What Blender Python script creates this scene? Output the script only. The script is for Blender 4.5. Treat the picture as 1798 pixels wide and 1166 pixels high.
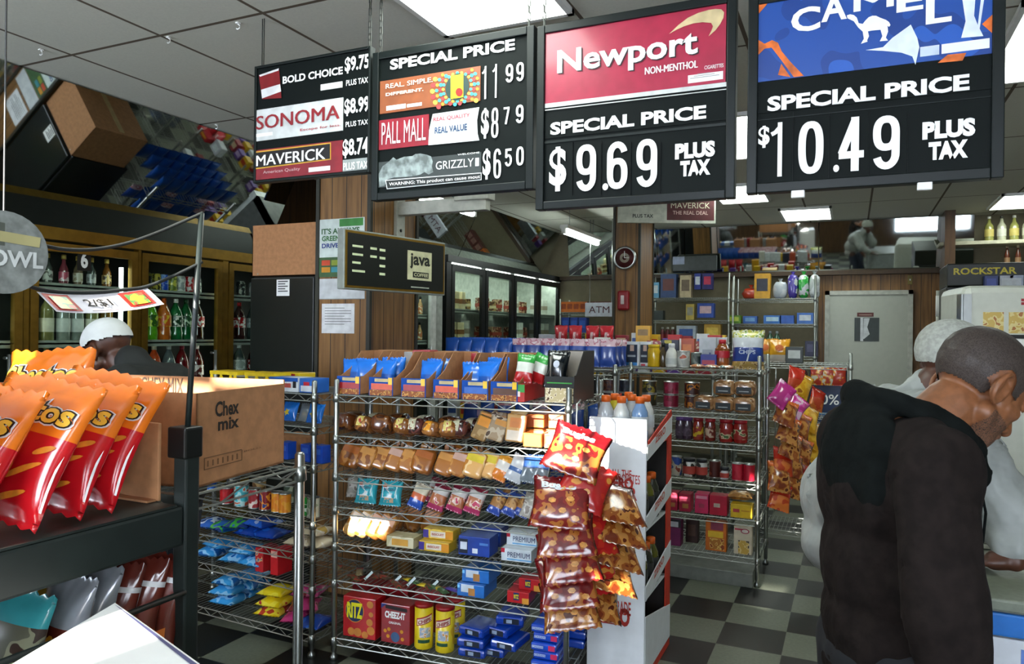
import bpy, bmesh, math, random
from mathutils import Vector, Matrix, Euler, noise as mnoise

for _o in list(bpy.data.objects):
    bpy.data.objects.remove(_o)
SC = bpy.context.scene
COL = SC.collection
RND = random.Random(7)
PI = math.pi

# ------------------------------------------------------------------ camera
IW, IH, FPX = 1798.0, 1166.0, 1300.0
YAW, ROLL, CAMZ = math.radians(24.6), math.radians(0.66), 1.55
FW = Vector((-math.sin(YAW), math.cos(YAW), 0))
RW = Vector((math.cos(YAW), math.sin(YAW), 0))
UW = Vector((0, 0, 1))
RC = RW * math.cos(ROLL) + UW * math.sin(ROLL)
UC = UW * math.cos(ROLL) - RW * math.sin(ROLL)
CAM = Vector((0, 0, CAMZ))
cd = bpy.data.cameras.new('camera')
cam = bpy.data.objects.new('camera', cd)
COL.objects.link(cam)
cd.sensor_width = 36.0
cd.lens = FPX / IW * 36.0
cd.clip_start = 0.02
m = Matrix((RC, UC, -FW)).transposed().to_4x4()
m.translation = CAM
cam.matrix_world = m
SC.camera = cam
SC.view_settings.view_transform = 'Standard'
SC.view_settings.look = 'None'
SC.view_settings.exposure = 0.4
SC.view_settings.gamma = 1.0
SC.view_settings.use_curve_mapping = False


def ray(px, py):
    return FW + RC * ((px - IW / 2) / FPX) + UC * ((IH / 2 - py) / FPX)


def at(px, py, z):            # the point seen at a pixel, at a distance z along the view axis
    return CAM + ray(px, py) * z


def on_y(px, py, y):          # ... on the plane y = const
    d = ray(px, py)
    return CAM + d * (y / d.y)


def on_x(px, py, x):
    d = ray(px, py)
    return CAM + d * (x / d.x)


def on_z(px, py, h):
    d = ray(px, py)
    return CAM + d * ((h - CAMZ) / d.z)


# ------------------------------------------------------------------ world, sun, daylight
wd = bpy.data.worlds.new('world')
SC.world = wd
wd.use_nodes = True
bgn = wd.node_tree.nodes['Background']
bgn.inputs[0].default_value = (0.75, 0.85, 1.0, 1)
bgn.inputs[1].default_value = 0.9
sd = bpy.data.lights.new('sun', 'SUN')
sd.energy = 24.0
sd.angle = 0.009
sd.color = (1.0, 0.96, 0.88)
sun = bpy.data.objects.new('sun', sd)
COL.objects.link(sun)
SUN_DIR = Vector((0.15, 1.0, -0.30)).normalized()
sun.rotation_euler = SUN_DIR.to_track_quat('-Z', 'Y').to_euler()


# ------------------------------------------------------------------ materials
MATS = {}


def lin(h):
    if isinstance(h, (tuple, list)):
        return tuple(h[:3]) + (1,)
    h = h.lstrip('#')
    out = []
    for i in (0, 2, 4):
        c = int(h[i:i + 2], 16) / 255
        out.append(c / 12.92 if c <= 0.04045 else ((c + 0.055) / 1.055) ** 2.4)
    return tuple(out) + (1,)


def nm(name):
    mt = bpy.data.materials.new(name)
    mt.use_nodes = True
    nt = mt.node_tree
    return mt, nt, nt.nodes['Principled BSDF']


def node(nt, t, **kw):
    n = nt.nodes.new(t)
    for k, v in kw.items():
        setattr(n, k, v)
    return n


def plain(h, rough=0.5, metal=0.0, var=0.12, scale=18.0, coat=0.0, bump=0.0, spec=0.5, em=0.0):
    """one colour with a slight procedural unevenness"""
    key = ('p', str(h), rough, metal, var, scale, coat, bump, spec, em)
    if key in MATS:
        return MATS[key]
    mt, nt, b = nm('paint_' + str(len(MATS)))
    c = lin(h)
    tc = node(nt, 'ShaderNodeTexCoord')
    nz = node(nt, 'ShaderNodeTexNoise')
    nz.inputs['Scale'].default_value = scale
    nt.links.new(tc.outputs['Object'], nz.inputs['Vector'])
    cr = node(nt, 'ShaderNodeValToRGB')
    cr.color_ramp.elements[0].color = tuple(v * (1 - var) for v in c[:3]) + (1,)
    cr.color_ramp.elements[1].color = tuple(min(1, v * (1 + var)) for v in c[:3]) + (1,)
    cr.color_ramp.elements[0].position, cr.color_ramp.elements[1].position = 0.35, 0.65
    nt.links.new(nz.outputs['Fac'], cr.inputs[0])
    nt.links.new(cr.outputs[0], b.inputs['Base Color'])
    b.inputs['Roughness'].default_value = rough
    b.inputs['Metallic'].default_value = metal
    b.inputs['Coat Weight'].default_value = coat
    b.inputs['Coat Roughness'].default_value = 0.12
    b.inputs['Specular IOR Level'].default_value = spec
    if em:
        nt.links.new(cr.outputs[0], b.inputs['Emission Color'])
        b.inputs['Emission Strength'].default_value = em
    if bump:
        bp = node(nt, 'ShaderNodeBump')
        bp.inputs['Strength'].default_value = bump
        bp.inputs['Distance'].default_value = 0.01
        nt.links.new(nz.outputs['Fac'], bp.inputs['Height'])
        nt.links.new(bp.outputs[0], b.inputs['Normal'])
    MATS[key] = mt
    return mt


def printed(cols, scale=30.0, rough=0.35, coat=0.4, stops=None, stretch=(1, 1, 1), voro=False):
    """a printed wrapper: patches of a few flat inks"""
    key = ('i', tuple(cols), scale, rough, coat, tuple(stops or ()), stretch, voro)
    if key in MATS:
        return MATS[key]
    mt, nt, b = nm('print_' + str(len(MATS)))
    tc = node(nt, 'ShaderNodeTexCoord')
    mp = node(nt, 'ShaderNodeMapping')
    mp.inputs['Scale'].default_value = stretch
    nt.links.new(tc.outputs['Object'], mp.inputs[0])
    oi = node(nt, 'ShaderNodeObjectInfo')
    ad = node(nt, 'ShaderNodeVectorMath', operation='ADD')
    nt.links.new(mp.outputs[0], ad.inputs[0])
    nt.links.new(oi.outputs['Random'], ad.inputs[1])
    if voro:
        nz = node(nt, 'ShaderNodeTexVoronoi')
        nz.inputs['Scale'].default_value = scale
        sp = node(nt, 'ShaderNodeSeparateColor')
        nt.links.new(nz.outputs['Color'], sp.inputs[0])
        fac = sp.outputs[0]
    else:
        nz = node(nt, 'ShaderNodeTexNoise')
        nz.inputs['Scale'].default_value = scale
        nz.inputs['Detail'].default_value = 1.0
        fac = nz.outputs['Fac']
    nt.links.new(ad.outputs[0], nz.inputs['Vector'])
    cr = node(nt, 'ShaderNodeValToRGB')
    cr.color_ramp.interpolation = 'CONSTANT'
    el = cr.color_ramp.elements
    n = len(cols)
    if not stops:
        stops = [0.0] + [(0.52 + 0.1 * i if not voro else 0.5 + 0.45 * i / n) for i in range(n - 1)]
    el[0].position = 0
    el[0].color = lin(cols[0])
    el[1].position = stops[1] if n > 1 else 1
    el[1].color = lin(cols[1] if n > 1 else cols[0])
    for i in range(2, n):
        e = el.new(stops[i])
        e.color = lin(cols[i])
    nt.links.new(fac, cr.inputs[0])
    nt.links.new(cr.outputs[0], b.inputs['Base Color'])
    b.inputs['Roughness'].default_value = rough
    b.inputs['Coat Weight'].default_value = coat
    b.inputs['Coat Roughness'].default_value = 0.15
    MATS[key] = mt
    return mt


def glow(h, s):
    key = ('g', str(h), s)
    if key not in MATS:
        mt, nt, b = nm('lamp_' + str(len(MATS)))
        tc = node(nt, 'ShaderNodeTexCoord')
        nz = node(nt, 'ShaderNodeTexNoise')
        nz.inputs['Scale'].default_value = 60
        nt.links.new(tc.outputs['Object'], nz.inputs['Vector'])
        b.inputs['Base Color'].default_value = (0.8, 0.8, 0.8, 1)
        b.inputs['Emission Color'].default_value = lin(h)
        b.inputs['Emission Strength'].default_value = s
        MATS[key] = mt
    return MATS[key]


def wood(h1, h2, pitch=0.1, rough=0.45):
    key = ('w', h1, h2, pitch)
    if key in MATS:
        return MATS[key]
    mt, nt, b = nm('panelling_' + str(len(MATS)))
    tc = node(nt, 'ShaderNodeTexCoord')
    sx = node(nt, 'ShaderNodeSeparateXYZ')
    nt.links.new(tc.outputs['Object'], sx.inputs[0])
    ad = node(nt, 'ShaderNodeMath', operation='ADD')
    nt.links.new(sx.outputs[0], ad.inputs[0])
    nt.links.new(sx.outputs[1], ad.inputs[1])
    dv = node(nt, 'ShaderNodeMath', operation='DIVIDE')
    nt.links.new(ad.outputs[0], dv.inputs[0])
    dv.inputs[1].default_value = pitch
    fr = node(nt, 'ShaderNodeMath', operation='FRACT')
    nt.links.new(dv.outputs[0], fr.inputs[0])
    gr = node(nt, 'ShaderNodeMath', operation='LESS_THAN')
    nt.links.new(fr.outputs[0], gr.inputs[0])
    gr.inputs[1].default_value = 0.055
    mp = node(nt, 'ShaderNodeMapping')
    mp.inputs['Scale'].default_value = (22, 22, 1.6)
    nt.links.new(tc.outputs['Object'], mp.inputs[0])
    nz = node(nt, 'ShaderNodeTexNoise')
    nz.inputs['Scale'].default_value = 1.6
    nz.inputs['Detail'].default_value = 6
    nt.links.new(mp.outputs[0], nz.inputs['Vector'])
    cr = node(nt, 'ShaderNodeValToRGB')
    cr.color_ramp.elements[0].color, cr.color_ramp.elements[1].color = lin(h2), lin(h1)
    cr.color_ramp.elements[0].position, cr.color_ramp.elements[1].position = 0.3, 0.62
    nt.links.new(nz.outputs['Fac'], cr.inputs[0])
    mx = node(nt, 'ShaderNodeMix', data_type='RGBA')
    nt.links.new(gr.outputs[0], mx.inputs['Factor'])
    nt.links.new(cr.outputs[0], mx.inputs['A'])
    mx.inputs['B'].default_value = lin('2a1a0e')
    nt.links.new(mx.outputs['Result'], b.inputs['Base Color'])
    b.inputs['Roughness'].default_value = rough
    MATS[key] = mt
    return mt


def grid_tiles(light, line, px, py, ox, oy, w):
    mt, nt, b = nm('ceiling_tile')
    tc = node(nt, 'ShaderNodeTexCoord')
    sx = node(nt, 'ShaderNodeSeparateXYZ')
    nt.links.new(tc.outputs['Object'], sx.inputs[0])
    outs = []
    for i, (p, o) in enumerate(((px, ox), (py, oy))):
        a = node(nt, 'ShaderNodeMath', operation='SUBTRACT')
        nt.links.new(sx.outputs[i], a.inputs[0])
        a.inputs[1].default_value = o - w / 2
        d = node(nt, 'ShaderNodeMath', operation='DIVIDE')
        nt.links.new(a.outputs[0], d.inputs[0])
        d.inputs[1].default_value = p
        f = node(nt, 'ShaderNodeMath', operation='FRACT')
        nt.links.new(d.outputs[0], f.inputs[0])
        l = node(nt, 'ShaderNodeMath', operation='LESS_THAN')
        nt.links.new(f.outputs[0], l.inputs[0])
        l.inputs[1].default_value = w / p
        outs.append(l)
    mxm = node(nt, 'ShaderNodeMath', operation='MAXIMUM')
    nt.links.new(outs[0].outputs[0], mxm.inputs[0])
    nt.links.new(outs[1].outputs[0], mxm.inputs[1])
    nz = node(nt, 'ShaderNodeTexNoise')
    nz.inputs['Scale'].default_value = 90
    nt.links.new(tc.outputs['Object'], nz.inputs['Vector'])
    cr = node(nt, 'ShaderNodeValToRGB')
    c = lin(light)
    cr.color_ramp.elements[0].color = tuple(v * 0.85 for v in c[:3]) + (1,)
    cr.color_ramp.elements[1].color = c
    nt.links.new(nz.outputs['Fac'], cr.inputs[0])
    mx = node(nt, 'ShaderNodeMix', data_type='RGBA')
    nt.links.new(mxm.outputs[0], mx.inputs['Factor'])
    nt.links.new(cr.outputs[0], mx.inputs['A'])
    mx.inputs['B'].default_value = lin(line)
    nt.links.new(mx.outputs['Result'], b.inputs['Base Color'])
    b.inputs['Roughness'].default_value = 0.8
    return mt


def checker(a, c, size, ox, oy):
    mt, nt, b = nm('floor_tile')
    tc = node(nt, 'ShaderNodeTexCoord')
    mp = node(nt, 'ShaderNodeMapping')
    mp.inputs['Location'].default_value = (-ox / size, -oy / size, 0.5)
    mp.inputs['Scale'].default_value = (1 / size, 1 / size, 0.0)
    nt.links.new(tc.outputs['Object'], mp.inputs[0])
    ck = node(nt, 'ShaderNodeTexChecker')
    ck.inputs['Scale'].default_value = 1.0
    nt.links.new(mp.outputs[0], ck.inputs[0])
    ck.inputs[1].default_value = lin(a)
    ck.inputs[2].default_value = lin(c)
    nz = node(nt, 'ShaderNodeTexNoise')
    nz.inputs['Scale'].default_value = 60
    nt.links.new(tc.outputs['Object'], nz.inputs['Vector'])
    mx = node(nt, 'ShaderNodeMix', data_type='RGBA', blend_type='MULTIPLY')
    mx.inputs['Factor'].default_value = 0.5
    nt.links.new(ck.outputs[0], mx.inputs['A'])
    nt.links.new(nz.outputs['Fac'], mx.inputs['B'])
    nt.links.new(mx.outputs['Result'], b.inputs['Base Color'])
    b.inputs['Roughness'].default_value = 0.42
    return mt


def glassy(tint='ffffff', gloss=0.12, rough=0.02):
    key = ('gl', tint, gloss, rough)
    if key not in MATS:
        mt, nt, b = nm('clear_' + str(len(MATS)))
        out = nt.nodes['Material Output']
        tr = node(nt, 'ShaderNodeBsdfTransparent')
        tr.inputs[0].default_value = lin(tint)
        gl = node(nt, 'ShaderNodeBsdfGlossy')
        gl.inputs['Roughness'].default_value = rough
        lw = node(nt, 'ShaderNodeLayerWeight')
        lw.inputs[0].default_value = gloss
        mx = node(nt, 'ShaderNodeMixShader')
        nt.links.new(lw.outputs['Fresnel'], mx.inputs[0])
        nt.links.new(tr.outputs[0], mx.inputs[1])
        nt.links.new(gl.outputs[0], mx.inputs[2])
        nt.links.new(mx.outputs[0], out.inputs[0])
        MATS[key] = mt
    return MATS[key]


BLACK = plain('0c0f0e', 0.4)
CHARCOAL = plain('1b2321', 0.45)
WHITE = plain('e9e9e6', 0.5, var=0.03)
CHROME = plain('b9bdbd', 0.28, 1.0, 0.05)
KRAFT = plain('a9774f', 0.8, var=0.1, scale=40)
MIRROR = plain('cfd6d2', 0.03, 1.0, 0.01)
GOLD = plain('8a6a26', 0.35, 0.75, 0.1)


# ------------------------------------------------------------------ mesh helpers
class MB:
    def __init__(self):
        self.v, self.f, self.mi, self.sm = [], [], [], []

    def add(self, vs, fs, mi=0, smooth=False, M=None):
        o = len(self.v)
        self.v += [tuple(M @ Vector(p)) for p in vs] if M is not None else [tuple(p) for p in vs]
        for i, f in enumerate(fs):
            self.f.append([o + k for k in f])
            self.mi.append(mi[i] if isinstance(mi, (list, tuple)) else mi)
            self.sm.append(smooth)
        return self

    def box(self, lo, hi, mi=0, M=None):
        (a, b, c), (d, e, f) = lo, hi
        vs = [(a, b, c), (d, b, c), (d, e, c), (a, e, c), (a, b, f), (d, b, f), (d, e, f), (a, e, f)]
        return self.add(vs, [(3, 2, 1, 0), (4, 5, 6, 7), (0, 1, 5, 4), (1, 2, 6, 5), (2, 3, 7, 6), (3, 0, 4, 7)], mi, False, M)

    def cbox(self, lo, hi, r=0.004, mi=0, M=None):
        """box with softened edges"""
        bm = bmesh.new()
        bmesh.ops.create_cube(bm, size=1)
        s = [hi[i] - lo[i] for i in range(3)]
        for v in bm.verts:
            v.co = Vector([lo[i] + (v.co[i] + 0.5) * s[i] for i in range(3)])
        bmesh.ops.bevel(bm, geom=bm.edges[:], offset=min(r, min(s) * 0.45), segments=2, affect='EDGES', profile=0.5)
        self.bm(bm, mi, M)
        return self

    def bm(self, bm, mi=0, M=None, smooth=False):
        bm.verts.index_update()
        self.add([v.co.copy() for v in bm.verts], [[v.index for v in f.verts] for f in bm.faces], mi, smooth, M)
        bm.free()
        return self

    def bar(self, p, q, r, n=6, mi=0, r2=None, cap=True):
        p, q = Vector(p), Vector(q)
        d = (q - p)
        if d.length < 1e-7:
            return self
        d.normalize()
        a = d.orthogonal().normalized()
        b = d.cross(a)
        r2 = r if r2 is None else r2
        vs = []
        for c, rr in ((p, r), (q, r2)):
            for k in range(n):
                t = 2 * PI * k / n
                vs.append(c + a * (rr * math.cos(t)) + b * (rr * math.sin(t)))
        fs = [(k, (k + 1) % n, n + (k + 1) % n, n + k) for k in range(n)]
        if cap:
            fs += [tuple(range(n - 1, -1, -1)), tuple(range(n, 2 * n))]
        return self.add(vs, fs, mi, n > 5)

    def path(self, pts, r, n=6, mi=0):
        for i in range(len(pts) - 1):
            self.bar(pts[i], pts[i + 1], r, n, mi)
        return self

    def lathe(self, prof, n=16, mi=0, c=(0, 0, 0), smooth=True, close=True):
        """prof: (radius, height[, material])"""
        vs, fs, ms = [], [], []
        for p in prof:
            for k in range(n):
                t = 2 * PI * k / n
                vs.append((c[0] + p[0] * math.cos(t), c[1] + p[0] * math.sin(t), c[2] + p[1]))
        for i in range(len(prof) - 1):
            m_ = prof[i][2] if len(prof[i]) > 2 else mi
            for k in range(n):
                fs.append((i * n + k, i * n + (k + 1) % n, (i + 1) * n + (k + 1) % n, (i + 1) * n + k))
                ms.append(m_)
        if close:
            fs += [tuple(range(n - 1, -1, -1)), tuple((len(prof) - 1) * n + k for k in range(n))]
            ms += [ms[0], ms[-1]]
        return self.add(vs, fs, ms, smooth)

    def sphere(self, c, r, mi=0, seg=14, rings=9, M=None):
        if not isinstance(r, (tuple, list)):
            r = (r, r, r)
        vs = [(c[0], c[1], c[2] + r[2])]
        for i in range(1, rings):
            th = PI * i / rings
            for k in range(seg):
                ph = 2 * PI * k / seg
                vs.append((c[0] + r[0] * math.sin(th) * math.cos(ph), c[1] + r[1] * math.sin(th) * math.sin(ph), c[2] + r[2] * math.cos(th)))
        vs.append((c[0], c[1], c[2] - r[2]))
        fs = [(0, 1 + k, 1 + (k + 1) % seg) for k in range(seg)]
        for i in range(rings - 2):
            for k in range(seg):
                a = 1 + i * seg
                fs.append((a + k, a + seg + k, a + seg + (k + 1) % seg, a + (k + 1) % seg))
        a = 1 + (rings - 2) * seg
        fs += [(a + k, len(vs) - 1, a + (k + 1) % seg) for k in range(seg)]
        return self.add(vs, fs, mi, True, M)

    def prism(self, poly, fn, t, mi=0):
        """outline poly (u, v) mapped by fn(u, v, w) with thickness t"""
        n = len(poly)
        vs = [fn(u, v, 0) for u, v in poly] + [fn(u, v, t) for u, v in poly]
        fs = [tuple(range(n)), tuple(range(2 * n - 1, n - 1, -1))] + [(k, n + k, n + (k + 1) % n, (k + 1) % n) for k in range(n)]
        return self.add(vs, fs, mi)

    def tube(self, pts, r, n=8, mi=0):
        pts = [Vector(p) for p in pts]
        up = Vector((.13, .21, .97)).normalized()
        vs, fs = [], []
        for i, p in enumerate(pts):
            d = (pts[min(i + 1, len(pts) - 1)] - pts[max(i - 1, 0)]).normalized()
            a = d.cross(up).normalized()
            b = d.cross(a)
            vs += [p + a * (r * math.cos(2 * PI * k / n)) + b * (r * math.sin(2 * PI * k / n)) for k in range(n)]
        for i in range(len(pts) - 1):
            fs += [(i * n + k, i * n + (k + 1) % n, (i + 1) * n + (k + 1) % n, (i + 1) * n + k) for k in range(n)]
        fs += [tuple(range(n - 1, -1, -1)), tuple((len(pts) - 1) * n + k for k in range(n))]
        return self.add(vs, fs, mi, True)

    def build(self, name, mats, parent=None, weld=False):
        me = bpy.data.meshes.new(name)
        me.from_pydata(self.v, [], self.f)
        for mt in (mats if isinstance(mats, (list, tuple)) else [mats]):
            me.materials.append(mt)
        me.polygons.foreach_set('material_index', self.mi)
        me.polygons.foreach_set('use_smooth', self.sm)
        if weld:
            bm = bmesh.new()
            bm.from_mesh(me)
            bmesh.ops.remove_doubles(bm, verts=bm.verts[:], dist=1e-5)
            bmesh.ops.recalc_face_normals(bm, faces=bm.faces[:])
            bm.to_mesh(me)
            bm.free()
        me.update()
        o = bpy.data.objects.new(name, me)
        COL.objects.link(o)
        if parent is not None:
            o.parent = parent
        return o


def tag(o, label, cat, group=None):
    o['label'] = label
    o['category'] = cat
    if group:
        o['group'] = group
    return o


def thing(name, label, cat, loc=(0, 0, 0), rot=(0, 0, 0), group=None):
    o = bpy.data.objects.new(name, None)
    o.empty_display_size = 0.05
    COL.objects.link(o)
    o.location = loc
    o.rotation_euler = rot if isinstance(rot, (tuple, list, Euler)) else (0, 0, rot)
    return tag(o, label, cat, group)


def struct(o):
    o['kind'] = 'structure'
    return o


def dup(root):
    r = root.copy()
    COL.objects.link(r)
    for ch in list(root.children):
        c = dup(ch)
        c.parent = r
    return r


PROTO, USED = {}, set()


def place(key, make, loc, rot, label, cat, group):
    """first use takes the built thing itself, later ones copy it with its parts"""
    if key not in PROTO:
        PROTO[key] = make()
        o = PROTO[key]
    else:
        o = dup(PROTO[key])
    o.location = loc
    o.rotation_euler = rot if isinstance(rot, (tuple, list, Euler)) else (0, 0, rot)
    if 'group' in o:
        del o['group']
    return tag(o, label, cat, group)


ORD = ('first second third fourth fifth sixth seventh eighth ninth tenth eleventh twelfth thirteenth fourteenth fifteenth '
       'sixteenth seventeenth eighteenth nineteenth twentieth').split()

# ------------------------------------------------------------------ lettering
TXT = {}


def txt(s, bold=0.03):
    if 'M' in s:
        bold = min(bold, 0.0)      # a thickened M would overlap itself
    key = (s, bold)
    if key not in TXT:
        cu = bpy.data.curves.new('lettering', 'FONT')
        cu.body = s
        cu.offset = bold
        cu.resolution_u = 3
        ob = bpy.data.objects.new('lettering', cu)
        COL.objects.link(ob)
        dg = bpy.context.evaluated_depsgraph_get()
        ev = ob.evaluated_get(dg)
        me = ev.to_mesh()
        vs = [(v.co.x, v.co.y) for v in me.vertices]
        fs = [tuple(p.vertices) for p in me.polygons]
        ev.to_mesh_clear()
        bpy.data.objects.remove(ob)
        bpy.data.curves.remove(cu)
        x0, x1 = min(v[0] for v in vs), max(v[0] for v in vs)
        y0, y1 = min(v[1] for v in vs), max(v[1] for v in vs)
        TXT[key] = ([((x - x0) / (x1 - x0), (y - y0) / (y1 - y0)) for x, y in vs], fs, (x1 - x0) / (y1 - y0))
    return TXT[key]


def put_text(mb, s, fn, box, bold=0.03, mi=0, shear=0.0, grow=0.0):
    """text filled into box (u0, v0, u1, v1), placed by fn(u, v)"""
    vs, fs, asp = txt(s, bold)
    u0, v0, u1, v1 = box
    mb.add([fn(u0 + (x + shear * (y - 0.5)) * (u1 - u0), v0 + y * (v1 - v0)) for x, y in vs], fs, mi)
    return mb

# ------------------------------------------------------------------ the room shell
CEIL, XL, XR, YB, YF = 2.93, -4.5, 3.2, 9.8, -1.6
CEIL_M = grid_tiles('d8d8cc', '5e5244', 0.63, 1.19, -2.98, 2.48, 0.019)
FLOOR_M = checker('6a6f60', '0f1110', 0.31, -0.60, 4.43)
PANEL = wood('8c6436', '644420', 0.105)
PANEL_D = wood('5a3d1e', '38240f', 0.12)
TANWALL = plain('776f58', 0.7, var=0.05)

struct(MB().box((XL, YF, -0.05), (XR, YB, 0)).build('floor', FLOOR_M))
struct(MB().box((XL, YF, CEIL), (XR, YB, CEIL + 0.05)).build('ceiling', CEIL_M))
struct(MB().box((XL - 0.1, YF, 0), (XL, YB, CEIL)).build('wall_left', PANEL_D))
struct(MB().box((XR, YF, 0), (XR + 0.1, YB, CEIL)).build('wall_right', TANWALL))
struct(MB().box((XL, YB, 0), (XR, YB + 0.1, CEIL)).build('wall_back', TANWALL))
struct(MB().box((-0.36, YB - 0.03, 0), (1.25, YB, 2.36)).build('trim_1', PANEL))
struct(MB().box((-3.7, 9.66, 2.28), (1.25, YB, 2.33)).build('trim_2', plain('3d2a14', 0.5)))

# unseen shop front behind the counter: made-up gaps shape the sun patches
GAPS = [(-2.0, -1.45, 2.32, 2.6), (-2.25, -2.0, 2.235, 2.32), (-2.95, -2.66, 1.93, 2.0), (-1.62, -1.3, 1.72, 1.93)]
xs = sorted({XL, XR} | {g[0] for g in GAPS} | {g[1] for g in GAPS})
zs = sorted({0.0, CEIL} | {g[2] for g in GAPS} | {g[3] for g in GAPS})
wf = MB()
for i in range(len(xs) - 1):
    for j in range(len(zs) - 1):
        cx, cz = (xs[i] + xs[i + 1]) / 2, (zs[j] + zs[j + 1]) / 2
        if not any(g[0] < cx < g[1] and g[2] < cz < g[3] for g in GAPS):
            wf.box((xs[i], YF - 0.02, zs[j]), (xs[i + 1], YF, zs[j + 1]))
struct(wf.build('wall_front', PANEL_D))


def lit_window(name, x0, x1, z0, z1, s):
    w = MB()
    for a, b in (((x0 - .05, z0 - .05), (x1 + .05, z0)), ((x0 - .05, z1), (x1 + .05, z1 + .05)), ((x0 - .05, z0), (x0, z1)), ((x1, z0), (x1 + .05, z1))):
        w.box((a[0], YF, a[1]), (b[0], YF + .05, b[1]))
    o = struct(w.build(name, plain('8d8f8e', 0.4, 0.6)))
    MB().box((x0, YF + .004, z0), (x1, YF + .02, z1)).build('lit_pane', glow('e6f1ff', s), o)


lit_window('window_1', -4.3, -3.0, 0.9, 2.5, 15.0)
lit_window('window_2', -1.2, 0.2, 2.0, 2.75, 17.0)
lit_window('window_3', 1.0, 2.6, 0.5, 2.3, 9.0)

# wood-panelled columns
def pillar(name, x0, x1, y0, y1):
    o = struct(MB().box((x0, y0, 0), (x1, y1, CEIL)).build(name, PANEL))
    t = MB()
    for x in (x0, x1):
        t.box((x - .012, y0 - .012, 0), (x + .012, y0 + .012, CEIL))
    t.box((x1 - .012, y1 - .012, 0), (x1 + .012, y1 + .012, CEIL))
    t.build('corner_trim', plain('2a2a22', 0.5), o)
    return o


CA = (-2.9, -2.53, 3.54, 4.04)
pillar('column_left', *CA)
CB = (-2.22, -1.955, 7.35, 7.9)
pillar('column_rear', *CB)

# ------------------------------------------------------------------ leaning mirrors over the coolers and the back wall
def mirror(name, label, p0, p1, tilt_axis, lo, hi, split):
    """strip from p0 to p1; lo/hi = (offset, height) of the lower and upper edge"""
    n = max(1, round(abs(p1 - p0) / split))
    for k in range(n):
        a, b = p0 + (p1 - p0) * k / n + .006, p0 + (p1 - p0) * (k + 1) / n - .006
        if tilt_axis == 'y':
            vs = [(lo[0], a, lo[1]), (lo[0], b, lo[1]), (hi[0], b, hi[1]), (hi[0], a, hi[1])]
            off = Vector((-.012, 0, .006))
        else:
            vs = [(a, lo[0], lo[1]), (b, lo[0], lo[1]), (b, hi[0], hi[1]), (a, hi[0], hi[1])]
            off = Vector((0, .012, .006))
        o = MB()
        vs2 = [tuple(Vector(v) + off) for v in vs]
        o.add(vs + vs2, [(0, 1, 2, 3), (7, 6, 5, 4), (0, 4, 5, 1), (1, 5, 6, 2), (2, 6, 7, 3), (3, 7, 4, 0)])
        ob = o.build(name, MIRROR, None, True)
        tag(ob, f'{label}, {ORD[k]} panel counting from the {"front" if tilt_axis == "y" else "left"} end', 'mirror', label)


mirror('wall_mirror', 'leaning mirror over the gold framed coolers', 1.0, 4.7, 'y', (-4.41, 2.14), (-4.0, 2.92), 9)
mirror('wall_mirror', 'leaning mirror over the black framed coolers', 4.76, 9.6, 'y', (-3.96, 2.36), (-3.68, 2.92), 2.3)
mirror('wall_mirror', 'leaning mirror above the rear shelves and door', -3.6, 1.25, 'x', (9.76, 2.34), (9.665, 2.92), 1.62)

# ------------------------------------------------------------------ ceiling lights
def troffer(x0, x1, y0, y1, label, s=9.0):
    t = thing('ceiling_light', label, 'ceiling light', ((x0 + x1) / 2, (y0 + y1) / 2, CEIL), 0, 'ceiling light panels')
    a, b = (x1 - x0) / 2, (y1 - y0) / 2
    f = MB()
    for p, q in (((-a, -b), (a, -b + .025)), ((-a, b - .025), (a, b)), ((-a, -b), (-a + .025, b)), ((a - .025, -b), (a, b))):
        f.box((p[0], p[1], -.025), (q[0], q[1], .004))
    f.build('frame', WHITE, t)
    MB().box((-a + .02, -b + .02, -.014), (a - .02, b - .02, -.006)).build('diffuser', glow('f4fff6', s), t)


troffer(-1.72, -1.09, 1.5, 2.98, 'bright ceiling light panel above and behind the hanging price signs', 11)
troffer(-1.0, -0.38, 4.75, 5.95, 'ceiling light panel showing through the gap between two price signs', 8)
troffer(-1.25, -0.75, 7.0, 7.95, 'small ceiling light panel seen low in the gap between signs', 8)
troffer(-0.74, -0.2, 8.55, 9.4, 'ceiling light panel close to the rear mirror', 8)
troffer(1.3, 2.0, 8.4, 9.3, 'ceiling light panel over the bottle shelf', 8)
troffer(0.62, 1.25, 3.6, 4.7, 'ceiling light panel beside the blue cigarette sign', 9)


def tube_lamp(x, y0, y1, z, label):
    t = thing('tube_lamp', label, 'tube light', (x, (y0 + y1) / 2, z), 0, 'fluorescent tube lamps over the coolers')
    b = (y1 - y0) / 2
    MB().cbox((-.05, -b, .03), (.05, b, .075), .01).build('housing', WHITE, t)
    MB().bar((0, -b + .03, 0), (0, b - .03, 0), .03, 10).build('tube', glow('f2fff8', 22), t)
    for s in (-1, 1):
        MB().box((-.02, s * b - .025, -.025), (.02, s * b + .025, .04)).build('end_cap', WHITE, t)
        MB().bar((0, s * b * .7, .07), (0, s * b * .7, CEIL - z), .004).build('hanger_rod', CHROME, t)


tube_lamp(-2.87, 7.6, 8.8, 2.66, 'fluorescent tube lamp hanging beside the rear wooden column')
tube_lamp(-3.25, 5.0, 6.2, 2.66, 'fluorescent tube lamp hanging behind the grey wall bracket')

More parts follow.
